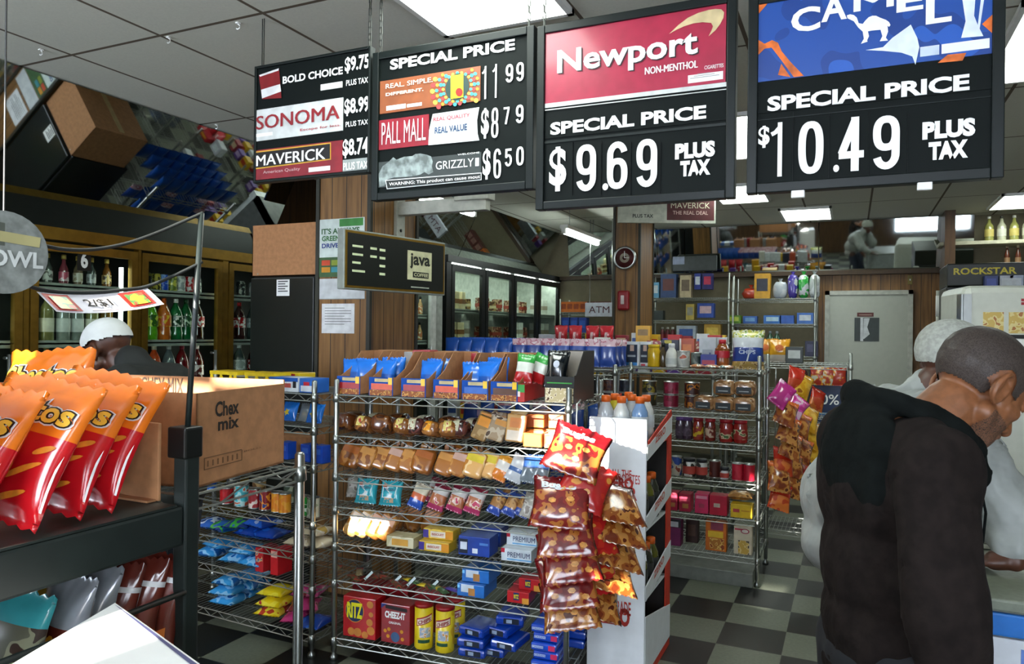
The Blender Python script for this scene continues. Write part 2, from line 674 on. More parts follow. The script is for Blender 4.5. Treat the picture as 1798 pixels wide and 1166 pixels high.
# small hooks left on the ceiling rails
for k, (px, py) in enumerate(((296, 64), (418, 39), (72, 86), (380, 218))):
    p = on_z(px, py, CEIL)
    o = MB()
    o.cbox((-.01, -.01, -.008), (.01, .01, -.001), .003)
    pts = [(0, 0, -.006)] + [(.011 * math.sin(a * .7), 0, -.022 - .011 * (1 - math.cos(a * .7)) + .012) for a in range(0, 7)]
    o.tube(pts, .0028, 6)
    ob = o.build('ceiling_hook', WHITE)
    ob.location = p
    tag(ob, ('white ceiling hook by a tile joint, second along its rail', 'white ceiling hook where two tile rails cross, closest to the signs',
             'small white hook on the ceiling near the far corner', 'white ceiling clip above the tilted mirror')[k], 'hook')
# ------------------------------------------------------------------ coolers
DARKIN = plain('161a18', 0.5)


def cooler(name, label, x, y0, y1, z1, doors, frame_m, shelf_z, deep, inner, light, lights_at='side', fw=.05):
    """upright cooler along the left wall, glass doors facing +x"""
    t = thing(name, label, 'cooler', (x, y0, 0))
    L = y1 - y0
    c = MB()
    c.box((-deep, 0, 0), (-deep + .02, L, z1))
    c.box((-deep, 0, 0), (-.03, .03, z1)).box((-deep, L - .03, 0), (-.03, L, z1))
    c.box((-deep, 0, 0), (-.03, L, .35)).box((-deep, 0, z1 - .06), (-.03, L, z1))
    c.build('cabinet', inner, t)
    fr = MB()
    fr.box((-.03, 0, z1 - .07), (.03, L, z1)).box((-.03, 0, 0), (.0, L, .38))
    edges = [0.0]
    for a, b in doors:
        edges += [a - y0, b - y0]
    edges.append(L)
    for k in range(0, len(edges), 2):
        a, b = edges[k], edges[k + 1]
        if b - a > .004:
            fr.box((-.03, a, .38), (.015, b, z1 - .07))
    fr.build('frame', frame_m, t)
    for a, b in doors:
        a, b = a - y0, b - y0
        d = MB()
        lo, hi = .4, z1 - .085
        d.box((-.015, a + .006, lo), (.02, a + fw, hi)).box((-.015, b - fw, lo), (.02, b - .006, hi))
        d.box((-.015, a + fw, lo), (.02, b - fw, lo + fw)).box((-.015, a + fw, hi - fw), (.02, b - fw, hi))
        dd = d.build('door', frame_m, t)
        MB().box((-.006, a + fw, lo + fw), (0.0, b - fw, hi - fw)).build('glass_pane', glassy('f4faf6', .035), dd)
        MB().bar((.045, b - .09, 1.0), (.045, b - .09, 1.4), .01, 8).bar((.0, b - .09, 1.02), (.045, b - .09, 1.02), .008).bar((.0, b - .09, 1.38), (.045, b - .09, 1.38), .008).build('handle', CHROME, dd)
        if lights_at == 'side':
            yy = b - fw - .03 if (a > 1.3 and a < 1.5) else min(b + .002, L - .06)
            MB().box((-.06, yy, .5), (-.045, yy + .02, hi - .1)).build('interior_light', glow('f1fff6', light), t)
        else:
            MB().box((-.12, a + .06, z1 - .1), (-.05, b - .06, z1 - .065)).build('interior_light', glow('f1fff6', light), t)
        for z in shelf_z:
            s = MB().box((-deep + .03, a + .01, z - .012), (-.05, b - .01, z - .002)).box((-.062, a + .01, z - .03), (-.05, b - .01, z + .012))
            s.build('shelf', plain('9a9f98', 0.4), t)
    return t


NEAR_X = -4.1
near_doors = [(1.9, 2.55), (2.58, 3.26), (3.28, 3.95), (4.0, 4.68)]
cooler('glass_door_cooler', 'gold framed glass door cooler full of bottles below the left mirror', NEAR_X, 1.2, 4.75, 2.11, near_doors, GOLD,
       (0.8, 1.14, 1.46, 1.79), .37, DARKIN, 5.0)
FAR_X = -3.75
far_doors = [(6.65 + .78 * k, 6.65 + .78 * k + .76) for k in range(4)]
cooler('glass_door_cooler', 'black framed four door cooler with white lit shelves at the rear', FAR_X, 6.55, 9.77, 2.33, far_doors, BLACK,
       (0.8, 1.15, 1.45, 1.78), .7, plain('c4c8c0', 0.5), 11.0, 'top', .07)
# a narrow white cooler next to the left column
cooler('open_front_cooler', 'narrow white cooler of small bottles just behind the wooden column', -3.72, 4.95, 6.3, 2.2, [(5.0, 5.6), (5.62, 6.25)], plain('c9ccc8', 0.4),
       (0.9, 1.2, 1.45, 1.7), .6, plain('5a5c58', 0.5), 7.0, 'top', .05)


# ---- bottles and cans
def bottle(prof, body, cap, label=None, lz=None, n=14, capp=None):
    def mk():
        t = thing('drink_bottle', 'x', 'bottle')
        MB().lathe(prof, n).build('bottle_body', body, t)
        r, h = prof[-1]
        c = capp or (r + .003, .022)
        MB().lathe([(c[0], h - .006), (c[0], h + c[1] - .003), (c[0] * .8, h + c[1])], n).build('cap', cap, t)
        if label is not None:
            rr = max(p[0] for p in prof) + .0012
            MB().lathe([(rr, lz[0]), (rr, lz[1])], n, close=False).build('label', label, t)
        return t
    return mk


SODA = [(.035, 0), (.046, .012), (.047, .05), (.042, .09), (.047, .13), (.047, .172), (.036, .215), (.016, .256), (.013, .27)]
WINE = [(.036, 0), (.038, .01), (.038, .18), (.034, .2), (.015, .235), (.014, .29)]
JUICE = [(.038, 0), (.042, .01), (.042, .07), (.036, .09), (.042, .12), (.04, .16), (.02, .195), (.017, .205)]
CANP = [(.028, 0), (.033, .01), (.033, .108), (.028, .118), (.027, .122)]


def liquid(h):
    return plain(h, 0.08, 0, .15, 30, coat=1.0)


CLEARB = plain('6f7a70', 0.1, coat=.8)
SODAS = [('green', '1f9a35', '0e5a1e', '7fd33c'), ('lime', '62b520', '2c6a18', 'd8e84c'), ('orange', 'c8641a', 'd85a12', 'f0c030'), ('dark green', '0f6a34', '0d3d20', 'e8e8e0'),
         ('deep green', '0c5a2c', '114a22', 'c8d8c0'), ('clear', '3c4a48', '9aa8a8', 'cfd8dc'), ('red', '3a0c10', 'b01018', 'f0e8e8'), ('cola', '240c08', 'a00c14', 'e8e0e0')]


def soda(i):
    nme, liq, lab, lab2 = SODAS[i]
    return place('soda%d' % i, bottle(SODA, liquid(liq), plain(lab2 if i % 2 else lab, .4), printed((lab, lab2), 40), (.1, .175)), (0, 0, 0), 0, 'x', 'bottle', None), nme


def can_of(h1, h2):
    def mk():
        t = thing('drink_can', 'x', 'can')
        MB().lathe(CANP, 14).build('can_body', printed((h1, h2), 35), t)
        MB().lathe([(.027, .1221), (.024, .1235), (.004, .1235)], 14).build('can_lid', CHROME, t)
        return t
    return mk


def put_row(items, label_fmt, cat, group, x, ya, yb, z):
    n = len(items)
    for k, (key, mk, word) in enumerate(items):
        y = ya + (yb - ya) * (k + .5) / n
        place(key, mk, (x + RND.uniform(-.01, .01), y, z), RND.uniform(0, 6), label_fmt.format(word, ORD[k]), cat, group)


# second gold door: cans above, two-litre bottles, juice bottles
CANC = [('yellow', 'e0c820', '6a5a10'), ('black', '1a1a1a', '6a6a20'), ('pale yellow', 'c8b840', '3a3a18'), ('blue', '1848c0', '88a8e0'), ('olive', '6a7a20', 'd0c848'), ('white', 'd8d8d4', '9aa0a0'),
        ('red', 'b01820', 'd8d0d0'), ('dark', '20282a', 'b0b8b0')]
put_row([('can' + w, can_of(a, b), w) for w, a, b in CANC], '{} drink can, {} along the top shelf behind the second gold door', 'can', 'cans behind the second gold door', -4.24, 3.34, 3.9, 1.79)


def soda_item(i):
    nme, liq, lab, lab2 = SODAS[i]
    return ('soda%d' % i, bottle(SODA, liquid(liq), plain(lab2 if i % 2 else lab, .4), printed((lab, lab2), 40), (.1, .175)), nme)


put_row([soda_item(i) for i in (0, 1, 2, 3, 4, 7)], '{} soda bottle, {} along the middle shelf behind the second gold door', 'bottle', 'soda bottles on the middle cooler shelf', -4.24, 3.33, 3.92, 1.46)
JU = [('dark cola', '1c0c0a', 'c8c8c8'), ('orange red', 'd04a18', 'e8d8c0'), ('grey', '5a6468', 'd8dce0'), ('dark red', '7a1018', 'c03848'), ('deep red', '5a0a10', 'f0e0e0')]
put_row([('juice' + w, bottle(SODA, liquid(a), plain(b, .4), printed((b, a), 30), (.08, .15)), w) for w, a, b in JU],
        '{} juice bottle, {} along the lower shelf behind the second gold door', 'bottle', 'juice bottles on the lower cooler shelf', -4.24, 3.33, 3.92, 1.14)
# door numbered six: wine
WN = [('pale', '7a7a48', 'e0dcc8'), ('straw', '8a8450', 'd8d4c0'), ('amber', '6a4a18', 'e0c890'), ('clear', '7c857c', 'd8dcd8'), ('brown', '3a2412', 'c0a060')]


def wine_item(i):
    w, a, b = WN[i]
    return ('wine' + w, bottle(WINE, liquid(a), plain('b8a468' if i % 2 else '2a2a28', .4), plain(b, .6), (.06, .14)), w)


put_row([wine_item(i) for i in (1, 0, 3, 3, 0, 2)], '{} wine bottle with a label, {} on the middle shelf of the numbered door', 'bottle', 'wine bottles on the middle shelf', -4.24, 2.64, 3.2, 1.46)
put_row([wine_item(i) for i in (2, 1, 4, 2, 0, 3)], '{} bottle, {} on the low shelf of the numbered gold door', 'bottle', 'bottles on the low shelf of the numbered door', -4.24, 2.64, 3.2, 1.14)
SM = [(.024, 0), (.026, .01), (.026, .1), (.012, .135), (.01, .165)]
put_row([('mini' + w, bottle(SM, liquid(a), plain('c8a850', .4), printed((b, c), 40), (.03, .085)), w) for w, a, b, c in
         (('white', '55605a', 'd0d0cc', '8a8a84'), ('grey', '4a524e', 'c8ccc8', '6a6a68'), ('pink', '7a3440', 'c05068', 'e0c0c8'), ('cream', '6a5a44', 'd8d0b8', 'a89878'), ('silver', '505a58', 'c0c4c4', '888c8c'), ('amber', '7a4c1c', 'd0b070', '50381c'))],
        '{} small liquor bottle, {} on the top shelf of the numbered door', 'bottle', 'small bottles on the top shelf of the numbered door', -4.24, 2.64, 3.2, 1.79)
put_row([wine_item(i) for i in (3, 4, 3, 0)], '{} bottle, {} on the middle shelf of the first gold door', 'bottle', 'bottles in the first gold door', -4.24, 1.98, 2.5, 1.46)
put_row([wine_item(i) for i in (4, 2, 1, 4)], '{} bottle, {} on the low shelf of the first gold door', 'bottle', 'low bottles in the first gold door', -4.24, 1.98, 2.5, 1.14)
put_row([('can' + CANC[i][0], can_of(CANC[i][1], CANC[i][2]), CANC[i][0]) for i in (6, 7, 5, 6)], '{} drink can, {} on the top shelf of the cooler door beside the black fridge', 'can', 'cans beside the black fridge', -4.24, 4.06, 4.62, 1.79)
for zz, row, nm_ in ((1.46, (5, 6, 5, 7), 'upper'), (1.14, (2, 5, 6, 2), 'lower')):
    put_row([soda_item(i) for i in row], '{} bottle, {} on the ' + nm_ + ' shelf of the cooler door beside the black fridge', 'bottle', nm_ + ' bottles beside the black fridge', -4.24, 4.06, 4.62, zz)
# number sticker on the second door
MBt = MB()
nb = thing('door_number_sticker', 'black door number sticker with a pale six', 'sticker', (NEAR_X + .004, 2.86, 1.88))
MB().box((0, 0, 0), (.003, .085, .13)).build('backing', BLACK, nb)
put_text(MB(), '6', lambda u, v: (.0042, u, v), (.02, .015, .065, .115), .04).build('lettering', WHITE, nb)


# ---- rear black cooler: milk cartons, packs
def tub(w, d, h, m, m2):
    def mk():
        t = thing('drink_carton', 'x', 'carton')
        MB().cbox((-w / 2, -d / 2, 0), (w / 2, d / 2, h), .006).build('carton_body', m, t)
        MB().box((-w / 2 - .001, -d / 2 - .001, h * .35), (w / 2 + .001, d / 2 + .001, h * .6)).build('label_band', m2, t)
        return t
    return mk


CART = [('cream', tub(.085, .09, .2, plain('d8c8a0', .5), plain('8a5a30', .5))), ('white', tub(.09, .09, .22, plain('dcdcd4', .5), plain('a89a88', .5))),
        ('red brown', tub(.09, .09, .16, printed(('6a3020', 'c0a080'), 30), plain('a03828', .5))), ('tan', tub(.1, .09, .13, printed(('a08050', '503018'), 30), plain('d8c8a0', .5)))]
plan = [((0, 0, 0, 3), (0, 0, 0, 1), (1, 3, 3)), ((2, 2, 3, 2), (2, 3, 2, 2), (3, 3, 2)), ((2, 1, 2, 2), (2, 1, 1, 2), (1, 3, 1)), ((1, 1), (1, 1, 1), (1,))]
for di, (a, b) in enumerate(far_doors):
    for zi, z in enumerate((1.78, 1.45, 1.15)):
        put_row([('cart%d' % i, CART[i][1], CART[i][0]) for i in plan[di][zi]],
                '{} carton, {} on the ' + ('top', 'middle', 'low')[zi] + ' shelf behind black door ' + ('one', 'two', 'three', 'four')[di], 'carton',
                'cartons behind the black cooler doors', FAR_X - .14, a + .1, b - .08, z)
for zi, z in enumerate((1.7, 1.45, 1.2)):
    put_row([('mini2%d' % i, bottle(SM, liquid(('a0522a', '3a2418', 'b89060')[i]), plain('303030', .4), printed((('d8c0a0', '8a4030'), ('302018', 'c8b090'), ('c07040', 'e8d8b8'))[i], 40), (.02, .09)), ('tan', 'dark', 'orange')[i]) for i in (0, 1, 2, 0, 1, 2)],
            '{} small drink bottle, {} on ' + ('the top', 'the middle', 'a low')[zi] + ' shelf of the white cooler behind the column', 'bottle', 'small bottles in the narrow white cooler', -3.82, 5.66, 6.22, z)

# ------------------------------------------------------------------ black fridge with a carton on top
t = thing('upright_fridge', 'black upright fridge with a white label beside the wooden column', 'fridge', (-3.44, 3.57, 0))
MB().cbox((0, 0, 0), (.52, .46, 1.88), .01).build('cabinet', BLACK, t)
MB().cbox((.01, -.03, .08), (.51, -.002, 1.87), .008).build('door', plain('0e1413', .3), t)
nl = thing('paper_notice', 'small white printed label on the black fridge door', 'notice', (-3.215, 3.5385, 1.755))
MB().box((0, -.002, 0), (.1, 0, .1)).build('sheet', WHITE, nl)
lb = MB()
for k in range(5):
    lb.box((.012, -.003, .085 - k * .015), (.088 - (k % 2) * .02, -.0022, .09 - k * .015 + .002))
lb.build('printed_line', plain('555555', .6), nl)


def open_carton(name, label, w, d, h, loc, rot, flaps=True, group=None):
    t = thing(name, label, 'box', loc, rot, group)
    c = MB()
    k = .004
    c.box((0, 0, 0), (w, d, k)).box((0, 0, 0), (w, k, h)).box((0, d - k, 0), (w, d, h)).box((0, 0, 0), (k, d, h)).box((w - k, 0, 0), (w, d, h))
    c.build('carton_wall', KRAFT, t)
    if flaps:
        MB().add([(0, 0, h), (w, 0, h), (w, d, h), (0, d, h)], [(0, 1, 2, 3)]).box((0, 0, h), (w, d, h + .004)).build('top_flap', KRAFT, t)
    MB().box((w * .08, -.001, h * .0 + .01), (w * .1, 0, .02)).build('staple', CHROME, t)
    return t


t = open_carton('cardboard_box', 'plain brown cardboard box on top of the black fridge', .51, .43, .315, (-3.435, 3.56, 1.881), 0)
MB().box((.02, .2, .316), (.49, .24, .3205)).build('tape', plain('b89a68', .3), t)

# ------------------------------------------------------------------ hanging price signs
SIGN_Y = 2.51
FRAME_M = plain('0f1615', 0.4, var=0.06, spec=.25)
FACE_M = plain('0c1211', 0.6, var=0.06, spec=.12)
LET = plain('f0f1ee', 0.5, var=0.02)


from mathutils.geometry import tessellate_polygon


def arc(cx, cy, rx, ry, a0, a1, n=14):
    return [(cx + rx * math.cos(math.radians(a0 + (a1 - a0) * k / n)), cy + ry * math.sin(math.radians(a0 + (a1 - a0) * k / n))) for k in range(n + 1)]


def sell(cx, cy, rx, ry, n=28, e=.8):
    sg = lambda v: math.copysign(abs(v) ** e, v)
    return [(cx + rx * sg(math.cos(2 * PI * k / n)), cy + ry * sg(math.sin(2 * PI * k / n))) for k in range(n)]


NINE = [(sell(.5, .7, .5, .3), True), ([(1, .72), (1, .3)] + arc(.5, .25, .5, .25, 5, -165, 12), False)]
STROKES = {'0': [(sell(.5, .5, .5, .5, 36, .75), True)], '1': [([(.72, -.09), (.72, 1.09)], False), ([(.78, 1.0), (.3, .88), (-.1, .84)], False)],
           '4': [([(.72, -.09), (.72, 1.09)], False), ([(.72, 1.02), (.0, .3)], False), ([(-.15, .27), (1.2, .27)], False)],
           '5': [([(1.1, 1), (.1, 1)], False), ([(.08, 1.06), (.03, .52)], False), ([(.03, .54)] + arc(.48, .32, .52, .32, 140, -160, 18), False)],
           '6': [([(1 - x, 1 - y) for x, y in p], c) for p, c in NINE], '7': [([(-.15, 1), (1.15, 1)], False), ([(1, 1), (.35, -.08)], False)],
           '8': [(sell(.5, .75, .45, .25), True), (sell(.5, .25, .5, .26), True)], '9': NINE}


class Sign:
    """hanging board in the plane y = SIGN_Y; zooms give pixels as (ox, oy, scale)"""

    def __init__(self, label, zoom, lb, rt, rail=.03):
        self.zoom = zoom
        self.x0, self.z0 = self.pt(*lb)
        x1, z1 = self.pt(*rt)
        self.t = thing('hanging_price_sign', label, 'sign', (self.x0, SIGN_Y, self.z0), 0, 'hanging price signs')
        self.w, self.h = x1 - self.x0, z1 - self.z0
        w, h = self.w, self.h
        MB().box((.01, .012, .01), (w - .01, .03, h - .01)).build('backing_panel', FACE_M, self.t)
        f = MB()
        for a, b in (((rail + .0005, 0), (w - rail - .0005, rail)), ((rail + .0005, h - rail), (w - rail - .0005, h)), ((0, 0), (rail, h)), ((w - rail, 0), (w, h))):
            f.cbox((a[0], .003 if rail < .02 else -.001, a[1]), (b[0], .04, b[1]), .003)
        f.build('frame', FRAME_M, self.t)
        self.n = 0

    def pt(self, x, y):
        p = on_y(self.zoom[0] + x / self.zoom[2], self.zoom[1] + y / self.zoom[2], SIGN_Y)
        return p.x, p.z

    def loc(self, x, y):
        a, b = self.pt(x, y)
        return a - self.x0, b - self.z0

    def rect(self, lb, rt):
        (a, b), (c, d) = self.loc(*lb), self.loc(*rt)
        return a, b, c, d

    def panel(self, name, lb, rt, m, lift=0, parent=None):
        a, b, c, d = self.rect(lb, rt)
        return MB().box((a, .008 - lift, b), (c, .0125 - lift, d)).build(name, m, parent or self.t)

    def chains(self, us):
        for u in us:
            c = MB()
            x = u * self.w
            z = self.h
            top = CEIL - self.z0
            k = 0
            while z < top - .005:
                z2 = min(z + .03, top)
                dx = (.005, 0) if k % 2 else (0, .005)
                c.bar((x - dx[0], .016 - dx[1], z), (x - dx[0], .016 - dx[1], z2), .0022, 4)
                c.bar((x + dx[0], .016 + dx[1], z), (x + dx[0], .016 + dx[1], z2), .0022, 4)
                z = z2 - .004 if z2 < top else z2
                k += 1
            c.build('hanging_chain', plain('3b3d3a', .4, .6), self.t)

    def text(self, items, m=None, lift=0.001, name='lettering', parent=None, depth=.008):
        for it in items:
            s, lb, rt = it[:3]
            bold = it[3] if len(it) > 3 else .03
            box = self.rect(lb, rt)
            mb = put_text(MB(), s, lambda u, v: (u, depth - lift, v), box, bold)
            if 'M' in s and bold > .015:
                for q in (1, 2):
                    put_text(mb, s, lambda u, v, q=q: (u + .034 * q * (box[3] - box[1]), depth - lift - .0003 * q, v), box, bold)
            mb.build(name, m or LET, parent or self.t)

    def digits(self, items):
        for ch, lb, rt in items:
            mb, hash_n = MB(), 0
            a, b, c, d = self.rect(lb, rt)
            w, h = c - a, d - b
            t = w * .3
            for pts, closed in STROKES[ch]:
                P = [Vector((a + t / 2 + x * (w - t), b + t / 2 + y * (h - t), 0)) for x, y in pts]
                n = len(P)
                L_, R_ = [], []
                for i in range(n):
                    p0 = P[(i - 1) % n] if closed else P[max(i - 1, 0)]
                    p1 = P[(i + 1) % n] if closed else P[min(i + 1, n - 1)]
                    tn = (p1 - p0).normalized()
                    nn = Vector((-tn.y, tn.x, 0)) * t / 2
                    if not closed and i in (0, n - 1) and n == 2:
                        pass
                    L_.append(P[i] + nn)
                    R_.append(P[i] - nn)
                yy = .0065 - .0004 * (hash_n % 4)
                hash_n += 1
                vs = [(v.x, yy, v.y) for v in L_] + [(v.x, yy, v.y) for v in R_]
                fs = [(i, (i + 1) % n, n + (i + 1) % n, n + i) for i in range(n if closed else n - 1)]
                mb.add(vs, [f[::-1] for f in fs])
            mb.build('price_digit', LET, self.t)

    def poly(self, name, pts, m, lift=.0012, parent=None):
        p = [self.loc(*q) for q in pts]
        q = [Vector((a, .008 - lift, b)) for a, b in p]
        tri = tessellate_polygon([[Vector((a, b, 0)) for a, b in p]])
        vs = q + [v + Vector((0, .0006, 0)) for v in q]
        n = len(q)
        fs = []
        for i, j, k in tri:
            nn = (q[j] - q[i]).cross(q[k] - q[i])
            fs.append((i, j, k) if nn.y < 0 else (i, k, j))
        return MB().add(q, fs).build(name, m, parent or self.t)


Z2, Z3, Z4 = (430, 60, 3.4577), (930, 0, 3.0675), (1290, 0, 3.069)
# --- three-line board
s = Sign('black price sign with three tobacco prices, first in the sign row', Z2, (46, 905), (760, 66), .012)
s.poly('pack_picture', [(78, 248), (200, 203), (216, 385), (98, 392)], plain('7a1218', .4))
s.poly('pack_label', [(92, 335), (208, 300), (214, 345), (98, 388)], plain('d8d8d8', .4), .002)
s.poly('pack_label', [(80, 246), (200, 204), (198, 218), (86, 256)], plain('d8d8d8', .4), .002)
s.text([('BOLD CHOICE', (222, 300), (588, 192)), ('$9.75', (600, 238), (750, 112)), ('PLUS TAX', (608, 312), (742, 255), .015)])
s.panel('warning_strip', (452, 339), (582, 282), WHITE)
p = s.panel('price_insert', (48, 650), (588, 380), plain('c6c9c8', .5))
s.text([('SONOMA', (62, 580), (568, 425), .03)], plain('8c1a22', .5), .003)
s.text([('Escape for less.', (330, 592), (578, 540), .01)], plain('a03038', .5), .003)
s.panel('warning_strip', (52, 625), (160, 590), WHITE, .001)
s.text([('$8.99', (597, 497), (750, 370)), ('PLUS TAX', (605, 562), (742, 512), .015)])
s.panel('price_insert', (48, 885), (585, 640), plain('7d1220', .5))
s.poly('gold_border', [(46, 712), (516, 655), (516, 760), (46, 820)], plain('c89a30', .4), .001)
s.poly('name_plate', [(50, 720), (511, 663), (511, 754), (50, 812)], plain('120c0c', .4), .002)
s.text([('MAVERICK', (64, 802), (482, 688), .02)], None, .004)
s.text([('American Quality', (105, 852), (330, 805), .0)], plain('c8a8a8', .5), .003)
s.panel('warning_strip', (380, 836), (510, 796), WHITE, .001)
s.panel('price_insert', (586, 832), (746, 745), plain('8f9694', .5))
s.text([('$8.74', (588, 754), (745, 620)), ('PLUS TAX', (592, 826), (742, 765), .015)], None, .003)
s.chains((.06, .98))

# --- four-line board
s = Sign('black price sign headed special price with three product strips, second in the row', Z2, (765, 1012), (1758, -58))
s.text([('SPECIAL PRICE', (875, 215), (1635, 22), .035)])
for a, b in (((790, 262), (1700, 122)), ((790, 500), (1700, 388)), ((790, 740), (1700, 640))):
    s.panel('divider_rail', a, (b[0], b[1] + 0), plain('1f2b28', .3)) if False else None
s.panel('product_strip', (812, 482), (1425, 188), plain('8a4a26', .5))
s.text([('REAL. SIMPLE.', (850, 330), (1135, 258)), ('DIFFERENT.', (850, 375), (1080, 322))], plain('e8dccb', .5), .003)
s.panel('warning_strip', (852, 462), (970, 418), WHITE, .001)
s.panel('warning_strip', (978, 442), (1068, 410), WHITE, .001)
cx, cy = 1285, 318
pal = ['d88a2a', '3a9ab0', 'c03a3a', 'e0b040', '48b8b0']
for ring, (rr, n, dot) in enumerate(((178, 26, 13), (152, 26, 15), (126, 24, 11), (104, 22, 12), (86, 20, 10))):
    mb = MB()
    for k in range(n):
        a = 2 * PI * k / n
        x, y = cx + rr * math.cos(a) * 1.0, cy + rr * math.sin(a) - (rr * math.cos(a)) * .17
        if not (1130 < x < 1415 and 228 < y + (x - 1270) * .17 < 428):
            continue
        q = [s.loc(x + dot * math.cos(t * PI / 4), y + dot * math.sin(t * PI / 4)) for t in range(8)]
        mb.add([(u, .0068 - .0002 * ring, v) for u, v in q], [tuple(range(8))], k % 2)
    mb.build('dot_pattern', [plain(pal[ring * 2 % 5], .5), plain(pal[(ring * 2 + 1) % 5], .5)], s.t)
s.poly('dark_centre', [(cx + 72 * math.cos(t * PI / 12), cy + 82 * math.sin(t * PI / 12) - 12 * math.cos(t * PI / 12)) for t in range(24)], plain('1d3a34', .5), .002)
s.poly('pack_picture', [(1245, 250), (1322, 238), (1322, 380), (1245, 392)], plain('d8c020', .4), .003)
s.poly('pack_emblem', [(1298 + 22 * math.cos(t * PI / 6), 350 + 26 * math.sin(t * PI / 6)) for t in range(12)], plain('a82018', .4), .004)
s.digits([('1', (1432, 384), (1468, 198)), ('1', (1496, 376), (1532, 186)), ('9', (1578, 293), (1625, 175)), ('9', (1643, 285), (1690, 163))])
s.panel('product_strip', (800, 702), (1110, 482), plain('8a1426', .5))
s.poly('name_plate', [(1135, 482), (1418, 440), (1405, 520), (1408, 600), (1418, 642), (1108, 672), (1112, 580)], plain('c8cccd', .5), .001)
s.text([('PALL MALL', (825, 670), (1095, 503), -.005)], None, .003)
s.text([('REAL QUALITY', (1140, 532), (1362, 476), .015)], plain('a03040', .5), .003)
s.text([('REAL VALUE', (1148, 603), (1345, 540), .02)], plain('24406a', .5), .003)
s.text([('$', (1428, 634), (1478, 443))])
s.digits([('8', (1490, 628), (1536, 440)), ('7', (1564, 545), (1604, 437)), ('9', (1640, 540), (1688, 422))])
s.panel('product_strip', (800, 930), (1430, 712), plain('2e3534', .5))
s.poly('bear_picture', [(805, 850), (830, 800), (870, 770), (895, 745), (915, 760), (960, 742), (1010, 738), (1030, 725), (1060, 722), (1100, 730), (1125, 740), (1135, 770),
                        (1130, 800), (1138, 835), (1110, 850), (1085, 835), (1060, 850), (1020, 860), (960, 865), (900, 868), (860, 880), (840, 920), (812, 925)], plain('7b8584', .6, var=.5, scale=30))
s.text([('GRIZZLY', (1155, 822), (1385, 750), .0), ('I', (1395, 800), (1418, 748), .0), ('WELCOME', (1288, 735), (1420, 712), .02)], None, .003)
s.poly('warning_border', [(846, 884), (1432, 838), (1432, 884), (856, 940)], plain('d8dcda', .5), .0015)
s.poly('warning_strip', [(852, 889), (1428, 843), (1428, 880), (861, 935)], plain('141a18', .5), .0025)
s.text([('WARNING: This product can cause mout', (872, 926), (1425, 852), .01)], None, .004)
s.text([('$', (1437, 882), (1488, 690))])
s.digits([('6', (1504, 876), (1552, 690)), ('5', (1574, 803), (1618, 690)), ('0', (1642, 797), (1690, 677))])
s.chains((.04, .96))

# --- red cigarette sign
s = Sign('black price sign with a crimson panel above nine sixty nine, third in the row', Z3, (30, 1132), (1116, -45), .03)
s.panel('brand_panel', (78, 560), (1058, 6), plain('a3193c', .35, var=.08, coat=.4))
s.poly('silver_strip', [(78, 556), (1058, 438), (1058, 462), (78, 580)], plain('c9cbc8', .3), .001)
s.poly('silver_strip', [(78, 588), (1058, 474), (1058, 479), (78, 594)], plain('c9cbc8', .3), .001)
b3 = s.rect((145, 432), (905, 150))
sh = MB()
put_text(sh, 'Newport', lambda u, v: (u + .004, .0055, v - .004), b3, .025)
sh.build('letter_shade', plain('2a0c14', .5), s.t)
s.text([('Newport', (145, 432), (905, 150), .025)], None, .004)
s.text([('NON-MENTHOL', (618, 400), (902, 322), .02), ('CIGARETTES', (940, 372), (1043, 338), .0)], None, .003)
s.panel('warning_strip', (850, 446), (1040, 378), WHITE, .001)
ln = MB()
for k in range(3):
    a, bb, c, d = s.rect((862 + 20 * k, 428 - k * 12), (1020 - 25 * k, 394 - k * 8))
    ln.box((a, .006, bb + .004), (c, .0065, bb + .006))
ln.build('printed_line', plain('888888', .6), s.t)
s.poly('swoosh_emblem', [(748, 180), (800, 130), (850, 92), (905, 66), (960, 50), (1000, 44), (1030, 46), (1046, 62), (1042, 92), (1025, 125), (1000, 158), (962, 192), (978, 160), (986, 138), (976, 120),
                         (930, 116), (880, 122), (830, 138), (790, 156)], plain('cdb98c', .3, var=.2), .002)
s.panel('divider_rail', (72, 772), (1066, 655), plain('151d1b', .4, spec=.3))
s.panel('text_band', (78, 745), (1062, 500), FACE_M)
s.text([('SPECIAL PRICE', (108, 727), (950, 562), .04)], None, .003)
s.text([('$', (100, 1032), (195, 783)), ('.', (388, 1024), (420, 984)),
        ('PLUS', (780, 858), (997, 752), .06), ('TAX', (808, 950), (972, 852), .06)])
s.digits([('9', (246, 1032), (356, 770)), ('6', (412, 1020), (526, 754)), ('9', (570, 1010), (686, 740))])
for x in (225, 380, 540, 700):
    a, bb, c, d = s.rect((x, 1050), (x + 3, 760))
    MB().box((a, .0075, bb), (c, .0125, d)).build('tile_joint', plain('0d1211', .4), s.t)
s.chains((.03, .97))

